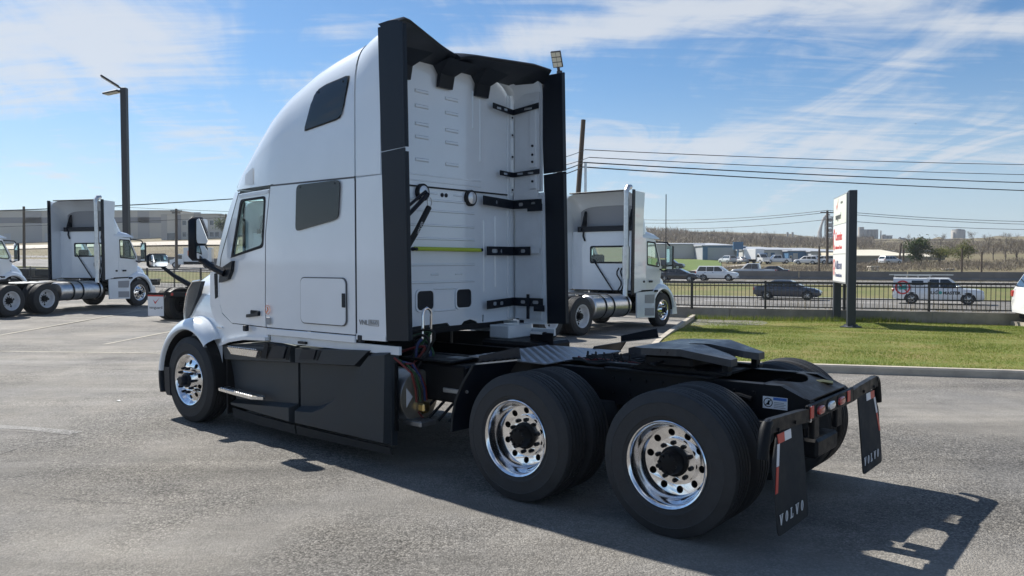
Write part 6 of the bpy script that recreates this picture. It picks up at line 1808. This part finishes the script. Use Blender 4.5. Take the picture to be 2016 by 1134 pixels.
# flatbed trailers stored beyond the fence on the left
def flatbed(label, p, hd, L=11.):
    r = thing('flatbed_trailer', label, 'trailer', p, hd, 'stored flatbed trailers')
    G().box(-L / 2, L / 2, -1.25, 1.25, 1.15, 1.35, .02).obj('deck', m_frame, r)
    for y in (-.45, .45): G().box(-L / 2, L / 2, y - .06, y + .06, .85, 1.15).obj('beam', m_frame, r)
    for x in (-L * .38, -L * .27):
        for sd in (-1, 1):
            o = link('wheel', None, r); o.location = (x, sd * .95, .5)
            G().lathe([(.28, .25), (.47, .24), (.5, .18), (.5, -.1)], n=20).map(lambda a, b_, c_: (a, sd * b_, c_)).obj('tyre', m_tyre, o)
            G().lathe([(.3, .2), (0, .16)], n=16).map(lambda a, b_, c_: (a, sd * b_, c_)).obj('rim', m_greyrim, o)
    for x in (-L * .1, L * .1, L * .3): G().box(x - .9, x + .9, -1.1, 1.1, 1.36, 1.36 + rnd.uniform(.3, .6), .05).obj('load', m_plastic, r)
    G().box(L * .32, L * .34, -.6, -.5, 0, .9).box(L * .32, L * .34, .5, .6, 0, .9).obj('landing_leg', m_frame, r)
flatbed('loaded dark flatbed trailer stored beyond the fence', spot(70, 62), .3)
flatbed('loaded dark flatbed trailer stored beyond the fence', spot(170, 66), .3)
# ------------------------------------------------------------------ barrier, buildings, plant, vegetation beyond the road
ss = [s for s in S if -130 <= s <= 350]
for k, (a, b) in enumerate(((-130, 110), (110.05, 350))):
    lab = ['long grey concrete barrier along the far carriageway', 'eastern run of the grey concrete barrier along the far carriageway'][k]
    r = thing('concrete_barrier', lab, 'barrier', (*xy(a, 104.5), zt(a, 104.5)))
    ox, oy, oz = r.location
    n = 20
    for i in range(n):
        s0, s1 = lerp(a, b, i / n) + .03, lerp(a, b, (i + 1) / n) - .03
        rg = []
        for s in (s0, s1):
            z = zt(s, 104.5); e = []
            for du, dz_ in ((-.4, 0), (-.36, .15), (-.14, .38), (-.10, 1.05), (.10, 1.05), (.14, .38), (.4, 0)):
                q = xy(s, 104.5 + du); e.append((q[0] - ox, q[1] - oy, z + dz_ - oz))
            rg.append(e)
        G().loft(rg, True, True).obj('barrier_section', m_barrier, r, smooth=20)
m_metal_w = M('pale_metal_cladding', (.50, .50, .48), .5, var=.06, vscale=.3)
m_metal_g = M('grey_metal_cladding', (.36, .38, .40), .5, var=.08, vscale=.3)
m_blue_c = M('blue_metal_cladding', (.07, .16, .28), .45, var=.08, vscale=.3)
m_roof_w = M('white_metal_roof', (.36, .38, .41), .45, var=.05, vscale=.2)
m_tan_roof = M('cream_metal_roof', (.66, .60, .47), .45, var=.06, vscale=.2)
m_tan = M('tan_wall', (.30, .26, .20), .7, var=.12, vscale=.3)
m_ware = M('pale_tilt_wall', (.52, .49, .43), .8, var=.05, vscale=.1)
m_ware_g = M('grey_tilt_wall', (.25, .25, .26), .8, var=.05, vscale=.1)
m_ware_m = M('mid_grey_wall', (.38, .37, .36), .8, var=.05, vscale=.1)
m_door = M('roller_door', (.48, .49, .50), .5)
m_win_far = M('far_window', (.04, .055, .07), .1, coat=1)
def shed(name, label, px0, px1, ytop, ybase, Y, deep, wall, roof, slope=.06, rz=0., group=None, openings=(), bands=()):
    """Metal building: front wall at distance Y between two columns of the picture, real depth behind it."""
    a, b = at(px0, ybase, Y), at(px1, ybase, Y)
    zb_ = a.z; h = at(px0, ytop, Y).z - zb_; Wf = b.x - a.x
    r = thing(name, label, 'building', (a.x, Y, zb_), rz, group)
    zdrop = 6.0
    w_ = G().plate([(0, -zdrop), (Wf, -zdrop), (Wf, h), (0, h)], [[(x0 * Wf, z0 * h), (x1 * Wf, z0 * h), (x1 * Wf, z1 * h), (x0 * Wf, z1 * h)] for x0, x1, z0, z1, _ in openings], lambda x, z, d: (x, d, z), .25).obj('front_wall', wall, r, smooth=0)
    G().box(0, .25, .25, deep, -zdrop, h).obj('side_wall', wall, r); G().box(Wf - .25, Wf, .25, deep, -zdrop, h).obj('side_wall', wall, r)
    G().box(0, Wf, deep, deep + .25, -zdrop, h).obj('back_wall', wall, r)
    rise = slope * deep
    G().loft([[(x, -.3, h + .02), (x, -.3, h + .22), (x, deep / 2, h + .22 + rise), (x, deep + .5, h + .22), (x, deep + .5, h + .02)] for x in (-.3, Wf + .3)], True, True).obj('roof', roof, r, smooth=0)
    for x0, x1, z0, z1, mt in openings:
        nm = 'window' if mt is m_win_far else 'door'
        o = G().box(x0 * Wf, x1 * Wf, .12, .18, z0 * h, z1 * h).obj(nm, mt, r)
        t = .08
        G().plate([(x0 * Wf - t, z0 * h - t), (x1 * Wf + t, z0 * h - t), (x1 * Wf + t, z1 * h + t), (x0 * Wf - t, z1 * h + t)], [[(x0 * Wf + t, z0 * h + t), (x1 * Wf - t, z0 * h + t), (x1 * Wf - t, z1 * h - t), (x0 * Wf + t, z1 * h - t)]], lambda x, z, d: (x, -.05 + d, z), .04).obj('frame', m_metal_w, o, smooth=0)
    for x0, x1, z0, z1, mt in bands:
        G().box(x0 * Wf, x1 * Wf, -.06, -.003, z0 * h, z1 * h).obj('wall_panel', mt, r)
    return r
# blue and white sheds across the highway
shed('metal_shed', 'long pale metal shed with a low white roof beside the green verge', 1290, 1385, 482, 512, 205, 40, m_metal_w, m_roof_w, .015)
shed('metal_shed', 'grey shed with a bright blue corner next to the pale shed', 1383, 1446, 485, 514, 196, 45, m_metal_g, m_roof_w, .022, bands=[(.0, .16, 0, .99, m_blue_c), (.16, 1, .9, 1.0, m_blue_c)])
shed('metal_shed', 'dark blue recessed shed behind the white box truck', 1446, 1468, 487, 514, 200, 40, m_blue_c, m_roof_w, .022)
shed('metal_shed', 'row of grey units with open doors under a wide white roof', 1462, 1556, 494, 517, 190, 50, m_metal_w, m_roof_w, .022, openings=[(.28, .36, 0, .8, m_win_far), (.44, .53, 0, .85, m_blue_c), (.58, .68, 0, .85, m_blue_c), (.76, .83, .1, .7, m_door), (.90, .95, .2, .7, m_win_far)])
shed('metal_shed', 'blue unit with a white roller door under the wide roof', 1552, 1598, 496, 517, 186, 50, m_blue_c, m_roof_w, .022, openings=[(.22, .38, 0, .8, m_door), (.06, .15, .1, .6, m_win_far)])
shed('metal_shed', 'grey unit with dark panels at the end of the blue row', 1597, 1662, 497, 518, 183, 50, m_metal_g, m_roof_w, .022, bands=[(.2, .3, .1, .7, m_metal_w), (.5, .62, .1, .7, m_blue_c)])
o = G().box(-1.1, 1.1, -.2, .2, 0, 1.7).box(-.15, .15, -.12, .12, -4, 0).obj('unit_sign', m_blue_c); o.location = at(1453, 492, 178); tag(o, 'small blue sign board on a post between the sheds', 'sign')
# tan sheds on the right
shed('tan_shed', 'tan shed with a cream roof and one dark doorway', 1655, 1800, 506, 528, 172, 22, m_tan, m_tan_roof, .035, openings=[(.47, .59, 0, .75, m_win_far), (.72, .80, .1, .6, m_metal_g)])
shed('tan_shed', 'long low cream-roofed shed behind the tan shed', 1660, 1766, 501, 520, 205, 20, m_tan, m_tan_roof, .05, openings=[(.60, .70, .3, .8, m_win_far), (.76, .88, .3, .8, m_win_far)])
shed('tan_shed', 'grey shed among the bare brush with a wide cream roof', 1790, 1860, 508, 530, 185, 24, m_tan, m_tan_roof, .035, openings=[(.3, .5, 0, .7, m_metal_g)])
shed('tan_shed', 'half hidden cream shed at the east end of the brush', 1868, 1940, 510, 526, 215, 20, m_ware, m_tan_roof, .035, openings=[(.2, .4, 0, .7, m_win_far), (.6, .75, 0, .6, m_metal_g)])
for k, px in enumerate((1725, 1740, 1757, 1774, 1794, 1813)):
    p = at(px, 497, 260); o = G().box(-1.3, 1.3, -4, 4, -3, 1.0, .1).obj('trailer_body', m_roof_w); o.location = (p.x, p.y, p.z - .6)
    G().box(-.9, .9, -3, 3, -3.6, -3.0).obj('running_gear', m_frame, o)
    tag(o, 'small white trailer roof in the row above the tan sheds', 'trailer', 'white trailers above the tan sheds')
def gatepost(px, y0, y1, Y, label):
    p = at(px, y1, Y); h = at(px, y0, Y).z - p.z
    r = thing('stone_pillar', label, 'pillar', p)
    G().box(-.6, .6, -.6, .6, -1.5, h, .04).obj('shaft', m_concrete, r); G().box(-.72, .72, -.72, .72, h, h + .25, .05).obj('cap', m_concrete, r)
gatepost(1719, 528, 542, 128, 'pale stone pillar behind the barrier below the tan shed')
gatepost(1866, 533, 546, 125, 'pale stone pillar behind the barrier west of the bare brush')
# warehouses on the left
W1 = shed('warehouse', 'very long pale warehouse with grey bands and dock doors', -220, 352, 414, 477, 290, 90, m_ware, m_metal_w, .0,
     openings=[(x, x + .022, 0.0, .30, m_door) for x in (.40, .47, .54, .61, .68, .75, .82, .88)] + [(x, x + .012, .66, .76, m_win_far) for x in (.45, .62, .78, .92)],
     bands=[(0, 1, .62, .80, m_ware_g), (.47, .53, .0, .99, m_ware_m), (.66, .72, 0, .99, m_ware_m), (.30, .36, 0, .99, m_ware_m), (.86, .90, 0, .99, m_ware_m)])
W2 = shed('warehouse', 'tall office corner of the warehouse with two rows of windows', 318, 433, 421, 478, 262, 70, m_ware, m_metal_w, .0,
     openings=[(x, x + .07, z0, z0 + .17, m_win_far) for z0 in (.22, .62) for x in (.36, .46, .73, .83, .92)] + [(.05, .30, 0, .36, m_win_far)],
     bands=[(.0, .10, .0, .99, m_ware_m), (.56, .68, 0, 1.07, m_ware_m), (.26, .34, 0, .99, m_ware_g)])
G().box(0, 1, 0, 1, 0, 1)
# pale apron before the warehouse
pA = [at(-200, 478, 255), at(470, 479, 235), at(470, 485, 205), at(-200, 486, 215)]
g = G().add([(p.x, p.y, zt(*su(p.x, p.y)) + .10) for p in pA], [(0, 1, 2, 3)])
# follow the slope with a subdivided sheet
g = G(); rows = []
for i in range(25):
    t = i / 24
    a, b = pA[3].lerp(pA[2], t), pA[0].lerp(pA[1], t)
    rows.append([(*a.lerp(b, j / 6).xy, zt(*su(*a.lerp(b, j / 6).xy)) + .25) for j in range(7)])
tag(g.loft(rows, False, False).obj('warehouse_apron', m_concrete, smooth=60), kind='structure')
# green verge before the pale shed and its drive
g = G(); rows = []
for i in range(13):
    px = lerp(1240, 1420, i / 12); rows.append([(*(((px - 1008) / FPX * Y, Y)), zt(*su((px - 1008) / FPX * Y, Y)) + .12) for Y in np.linspace(128 if px < 1390 else 150, 198, 9)])
tag(g.loft(rows, False, False).obj('green_verge', m_field, smooth=60), kind='structure')
g = G(); rows = []
for i in range(13):
    px = lerp(1350, 1470, i / 12); c = lerp(122, 165, i / 12); rows.append([((px - 1008) / FPX * Y, Y, zt(*su((px - 1008) / FPX * Y, Y)) + .17) for Y in np.linspace(c - 5, c + 5, 4)])
tag(g.loft(rows, False, False).obj('shed_drive', m_concrete, smooth=60), kind='structure')

# ------------------------------------------------------------------ cement works on the skyline
m_silo = M('silo_concrete', (.28, .26, .24), .85, var=.15, vscale=.05)
m_silo_l = M('pale_silo_concrete', (.36, .34, .31), .85, var=.15, vscale=.05)
m_steel_f = M('weathered_steel', (.13, .14, .15), .6, .3)
def base_at(px, Y): 
    X = (px - 1008) / FPX * Y
    return Vector((X, Y, zt(*su(X, Y)) - 4))
YF = 900
r = thing('silo_bank', 'bank of tall grey cement silos with a stair tower on the skyline', 'silo', base_at(1710, YF))
top = at(1710, 454, YF).z - r.location.z
for row in range(2):
    for k in range(5):
        x = (-10 + k * 4.1 + row * .2); G().lathe([(0, top), (2.05, top), (2.05, 0)], (x + 1.5, row * 4.2, 0), 'z', 18).obj('silo', m_silo, r)
G().box(-11.5, -6.2, -1, 3, 0, top + 3.4).obj('stair_tower', m_silo_l, r)
G().box(-9.8, 9.5, -1.2, 5.5, top, top + .7).obj('gantry', m_steel_f, r)
def tower(px0, px1, y0, label, Y=YF, mat=m_silo_l, name='works_tower'):
    b = base_at((px0 + px1) / 2, Y); w_ = (px1 - px0) / FPX * Y / 2; h = at(px0, y0, Y).z - b.z
    q = thing(name, label, 'tower', b)
    G().box(-w_, w_, -w_, w_, 0, h).obj('shaft', mat, q)
    G().box(-w_ * .9, -w_ * .4, -w_ * .5, w_ * .5, h, h + 1.2).obj('roof_house', m_steel_f, q); G().box(-w_ * 1.06, w_ * 1.06, -w_ * 1.06, w_ * 1.06, h - .5, h + .1).obj('parapet', mat, q)
    for k in range(3): G().box(-w_ * .3, w_ * .1, -w_ - .1, -w_ + .02, h * (.55 + .13 * k), h * (.62 + .13 * k)).obj('window', m_win_far, q)
    return q
tower(1736, 1752, 465, 'square pale works tower beside the slim chimney')
tower(1769, 1778, 470, 'small dark framed tower before the conveyor', mat=m_steel_f)
def chimney(px, y0, Y, rr, label, group=None):
    b = base_at(px, Y); h = at(px, y0, Y).z - b.z
    o = G().lathe([(rr * 1.15, 0), (rr, h * .4), (rr * .9, h), (rr * .6, h), (rr * .6, h - 1)], (0, 0, 0), 'z', 14).obj('chimney', m_silo); o.location = b
    tag(o, label, 'chimney', group)
chimney(1733, 455, YF, .7, 'slim dark chimney between the silo bank and square tower')
chimney(1549.5, 458, 880, 1.25, 'one of two matching tall chimneys beyond the sheds', 'twin chimneys')
chimney(1559.5, 458, 880, 1.25, 'one of two matching tall chimneys beyond the sheds', 'twin chimneys')
r = thing('big_silo', 'single broad round silo above the long pale hall', 'silo', base_at(1885, YF))
top = at(1885, 455, YF).z - r.location.z
G().lathe([(0, top), (7.0, top), (7.2, top - .4), (7.2, 0)], (0, 0, 0), 'z', 28).obj('drum', m_silo_l, r)
G().lathe([(6.4, top), (6.4, top + .9), (6.2, top + .9), (6.2, top)], (0, 0, 0), 'z', 20).obj('railing', m_steel_f, r); G().box(-2, 2, -2, 2, top, top + 1.6).obj('roof_house', m_silo, r)
for k in range(6): G().box(-7.4 + .0, -6.2, -3.6, -2.9, 4 + k * (top - 6) / 6, 5.2 + k * (top - 6) / 6).obj('stair_landing', m_steel_f, r)
shed('works_hall', 'long pale works hall under the broad round silo', 1863, 2120, 477, 490, 860, 60, m_silo_l, m_silo_l, 0.0)
# conveyor gallery: two sloping trusses meeting at a transfer tower
def gallery(a, b, w_=1.6, h_=2.0):
    a, b = Vector(a), Vector(b); g = G(); n = 10
    r = link('sloping_gallery', None)
    d = (b - a)
    for off in (0, h_):
        G().tube([tuple(a + Vector((0, 0, off))), tuple(b + Vector((0, 0, off)))], .35, 5).obj('chord', m_steel_f, CV)
    for i in range(n):
        p, q = a + d * i / n, a + d * (i + 1) / n
        g.tube([tuple(p), tuple(q + Vector((0, 0, h_)))], .16, 4)
    g.obj('bracing', m_steel_f, CV); bpy.data.objects.remove(r)
CV = thing('conveyor', 'long sloping conveyor trusses meeting at a peak on the skyline', 'conveyor', base_at(1818, YF))
def rel(px, py): return tuple(at(px, py, YF) - CV.location)
gallery(rel(1782, 481), rel(1815, 473)); gallery(rel(1815, 473), rel(1862, 484)); gallery(rel(1822, 479), rel(1862, 480))
q = rel(1815, 476)
G().box(q[0] - 2.2, q[0] + 2.2, -2, 2, 0, q[2] + 3.5).obj('transfer_tower', m_steel_f, CV); G().box(q[0] - 1.2, q[0] + 1.2, -1, 1, q[2] + 3.5, q[2] + 5.2).obj('head_house', m_steel_f, CV)
# preheater tower with its big downcomer pipe
PT = thing('preheater_tower', 'tall framed preheater tower with a bent pipe behind the dealer sign', 'tower', base_at(1633, YF))
h = at(1633, 428, YF).z - PT.location.z
for x in (-4, 4):
    for y in (-4, 4): G().box(x - .6, x + .6, y - .6, y + .6, 0, h).obj('column', m_steel_f, PT)
for k in range(9): G().box(-4.5, 4.5, -4.5, 4.5, h * k / 8 - .25, h * k / 8 + .25).obj('floor', m_steel_f, PT)
for k in range(4): G().lathe([(0, h * (.2 + .2 * k)), (2.6, h * (.25 + .2 * k)), (2.6, h * (.34 + .2 * k)), (0, h * (.37 + .2 * k))], (0, 0, 0), 'z', 14).obj('cyclone', m_silo_l, PT)
hp = lambda px, py: tuple(at(px, py, YF) - PT.location)
G().tube([hp(1634, 424), hp(1628, 423), hp(1622, 430), hp(1617, 445), hp(1614, 458), hp(1614, 478)], [1.0, 1.1, 1.2, 1.3, 2.2, 2.6], 10).obj('downcomer_pipe', m_silo_l, PT)
shed('works_hall', 'low white works building at the foot of the preheater tower', 1592, 1618, 473, 482, 890, 30, m_silo_l, m_roof_w, 0)
shed('works_hall', 'low white works building at the foot of the silo bank', 1680, 1722, 474, 482, 870, 20, m_silo_l, m_roof_w, 0)

# ------------------------------------------------------------------ vegetation
m_twig = blade_mat('bare_twigs', [(.10, .085, .07), (.15, .125, .10), (.19, .16, .125), (.13, .115, .075)])
m_leaf = blade_mat('evergreen_leaves', [(.025, .05, .018), (.045, .075, .025), (.07, .10, .03), (.10, .13, .045)])
m_leaf_y = blade_mat('spring_leaves', [(.10, .12, .03), (.14, .16, .045), (.17, .17, .06), (.20, .19, .08)])
m_bark = M('bark', (.10, .08, .065), .9, var=.3, vscale=3)
rs = np.random.RandomState(21)
def cloud_pts(n, rx, rz_, lumps=9):
    c = rs.normal(0, 1, (lumps, 3)); c /= np.linalg.norm(c, axis=1)[:, None]; c *= rs.uniform(.2, .75, (lumps, 1))
    i = rs.randint(0, lumps, n)
    p = c[i] + rs.normal(0, .22, (n, 3))
    return p * np.array([rx, rx, rz_])
def tree(name, label, p, h, rx, n, mat, kind, group=None, cat='tree'):
    r = thing(name, label, cat, p, group=group)
    th = h * (.30 if kind == 'bush' else .55)
    tr = G().tube([(0, 0, -.6), (.05 * h * rnd.uniform(-1, 1), 0, th * .5), (0, .03 * h, th)], [h * .025, h * .02, h * .012], 6)
    lim = []
    for k in range(7 if kind == 'bare' else 4):
        a = rnd.uniform(0, 2 * PI); t0 = rnd.uniform(.35, .95) * th; e = (math.cos(a) * rx * rnd.uniform(.5, .9), math.sin(a) * rx * rnd.uniform(.5, .9), h * rnd.uniform(.6, .95))
        m_ = (e[0] * .45, e[1] * .45, lerp(t0, e[2], .6)); tr.tube([(0, 0, t0), m_, e], [h * .011, h * .007, h * .003], 5); lim.append((m_, e))
    tr.obj('trunk', m_bark, r)
    if kind == 'bare':
        bs, ts = [], []
        for _ in range(n):
            m_, e = lim[rs.randint(len(lim))]; t = rs.uniform(0, 1)
            b = np.array(m_) * (1 - t) + np.array(e) * t; d = rs.normal(0, 1, 3); d[2] = abs(d[2]) * .8; d /= np.linalg.norm(d)
            bs.append(b + d * rs.uniform(0, .12) * h); ts.append(bs[-1] + d * h * rs.uniform(.08, .22))
        bs, ts = np.array(bs), np.array(ts); wd = np.full(n, h * .012)
    else:
        bs = cloud_pts(n, rx, h * .42) + np.array([0, 0, h * .58]); d = rs.normal(0, 1, (n, 3)); ts = bs + d * h * .045; wd = np.full(n, h * .05)
        bs[:, 2] = np.maximum(bs[:, 2], .05 * h)
    o = tri_cloud('crown', bs, ts, wd, np.clip(rs.normal(.5, .28, n), 0, 1), mat, rs); o.parent = r
    return r
def gplant(px, Y): 
    X = (px - 1008) / FPX * Y
    return (X, Y, zt(*su(X, Y)))
tree('evergreen_bush', 'dark green dense bush before the tan shed', gplant(1811, 152), 5.2, 2.9, 2600, m_leaf, 'bush', cat='bush')
tree('evergreen_bush', 'yellow green bush east of the dark bush', gplant(1850, 150), 4.2, 3.2, 1800, m_leaf_y, 'bush', cat='bush')
tree('evergreen_bush', 'small green bush by the cream shed corner', gplant(1893, 150), 4.6, 2.6, 1500, m_leaf_y, 'bush', cat='bush')
tree('evergreen_bush', 'dark green bush at the top of the bank by the warehouse corner', gplant(441, 240), 7.5, 3.6, 1600, m_leaf, 'bush', cat='bush')
for k, (px, Y, h) in enumerate(((1905, 190, 8), (1932, 165, 7), (1955, 180, 8.5), (1978, 170, 8), (2000, 160, 8), (2024, 175, 9), (1990, 230, 10), (1945, 240, 10), (1875, 235, 8.5), (1790, 330, 10), (1850, 320, 10), (1915, 330, 11), (1980, 340, 11))):
    tree('bare_tree', 'leafless grey-brown tree in the brush east of the tan sheds', gplant(px, Y), h * .55, h * .25, 420, m_twig, 'bare', 'bare trees east of the tan sheds')
for k, (px, Y, h) in enumerate(((1330, 330, 9), (1362, 340, 10), (1408, 330, 10), (1440, 350, 11), (1478, 340, 10), (1516, 345, 12), (1575, 350, 9))):
    tree('bare_tree', 'leafless tree standing behind the blue and white sheds', gplant(px, Y), h * .62, h * .28, 380, m_twig, 'bare', 'bare trees behind the sheds')
def brush(name, label, px0, px1, Y0, Y1, n, h, mat, w=.06):
    px = rs.uniform(px0, px1, n); Y = rs.uniform(Y0, Y1, n); X = (px - 1008) / FPX * Y
    # clumpy height
    hh = h * (.55 + .45 * np.sin(px * .05 + Y * .03) * np.sin(px * .021 + 1.3) + rs.uniform(0, .4, n))
    b = np.stack([X, Y, np.array([zt(*su(a, c)) for a, c in zip(X, Y)])], 1)
    b[:, 2] += rs.uniform(0, .55, n) * np.maximum(.2, hh)
    d = rs.normal(0, .5, (n, 3)); d[:, 2] = np.abs(d[:, 2]) + .35
    t = b + d * (h * .38)
    return tag(tri_cloud(name, b, t, rs.uniform(.5, 1.4, n) * w, rs.uniform(0, 1, n), mat, rs), label, 'brush', kind='stuff')
brush('bare_brush', 'grey-brown leafless brush covering the slope east of the tan sheds', 1690, 2200, 225, 420, 26000, 1.7, m_twig, .20)
brush('scrub', 'mixed dry scrub around the tan sheds', 1680, 2200, 120, 168, 12000, 1.3, m_twig, .10)
brush('skyline_wood', 'distant leafless wood along the skyline behind the sheds', 1200, 1720, 330, 520, 20000, 4.6, m_twig, .40)
brush('far_wood', 'far leafless wood below the cement works', 1560, 2300, 480, 820, 22000, 1.6, m_twig, .5)
brush('dark_hedge', 'low dark scrub line beyond the barrier', 1420, 1700, 118, 150, 7000, .9, m_twig, .08)
brush('left_scrub', 'dry scrub on the brown bank below the warehouse', -150, 520, 150, 225, 12000, .6, m_weed, .05)
brush('far_left_wood', 'far woods behind the warehouse', 300, 1150, 380, 620, 14000, 5, m_twig, .6)
brush('barrier_tufts', 'dry tufts on the verge between the carriageways', 1250, 2300, 74, 92, 6000, .45, m_weed, .03)
# two birds high over the road
def bird(px, py, Y, label, rz):
    r = thing('bird', label, 'bird', at(px, py, Y), rz)
    G().lathe([(0, -.16), (.04, -.10), (.055, 0), (.035, .09), (.03, .13), (0, .17)], (0, 0, 0), 'x', 10).obj('body', m_sblack, r)
    for sd in (-1, 1):
        G().loft([[(-.09, 0, .02), (.08, 0, .02), (.08, 0, .035), (-.09, 0, .035)], [(-.06, sd * .22, .09), (.07, sd * .22, .09), (.07, sd * .22, .10), (-.06, sd * .22, .10)], [(-.05, sd * .48, .04), (-.02, sd * .48, .04), (-.02, sd * .48, .045), (-.05, sd * .48, .045)]], True, True).obj('wing', m_sblack, r)
    G().prism([(-.30, -.05), (-.30, .05), (-.14, .02), (-.14, -.02)], 'z', -.005, .005).obj('tail', m_sblack, r)
bird(1515, 62, 190, 'small dark bird gliding high under the broad cloud', .6)
bird(1803, 245, 200, 'small dark bird flying low above the power lines', 2.0)
# thin air haze over the whole place
hz = bpy.data.materials.new('air_haze'); hz.use_nodes = True
hn_, hl_ = hz.node_tree.nodes, hz.node_tree.links
hn_.clear()
ho = hn_.new('ShaderNodeOutputMaterial'); hv = hn_.new('ShaderNodeVolumePrincipled')
hv.inputs['Color'].default_value = (.80, .88, 1.0, 1)
hv.inputs['Density'].default_value = .00020
hv.inputs['Anisotropy'].default_value = .3
hl_.new(hv.outputs[0], ho.inputs['Volume'])
h = G().box(-9000, 9000, -9000, 9000, -4.0, 90.0).obj('haze', hz, smooth=0)
tag(h, 'thin pale blue haze in the air over the whole place', 'haze', kind='stuff')
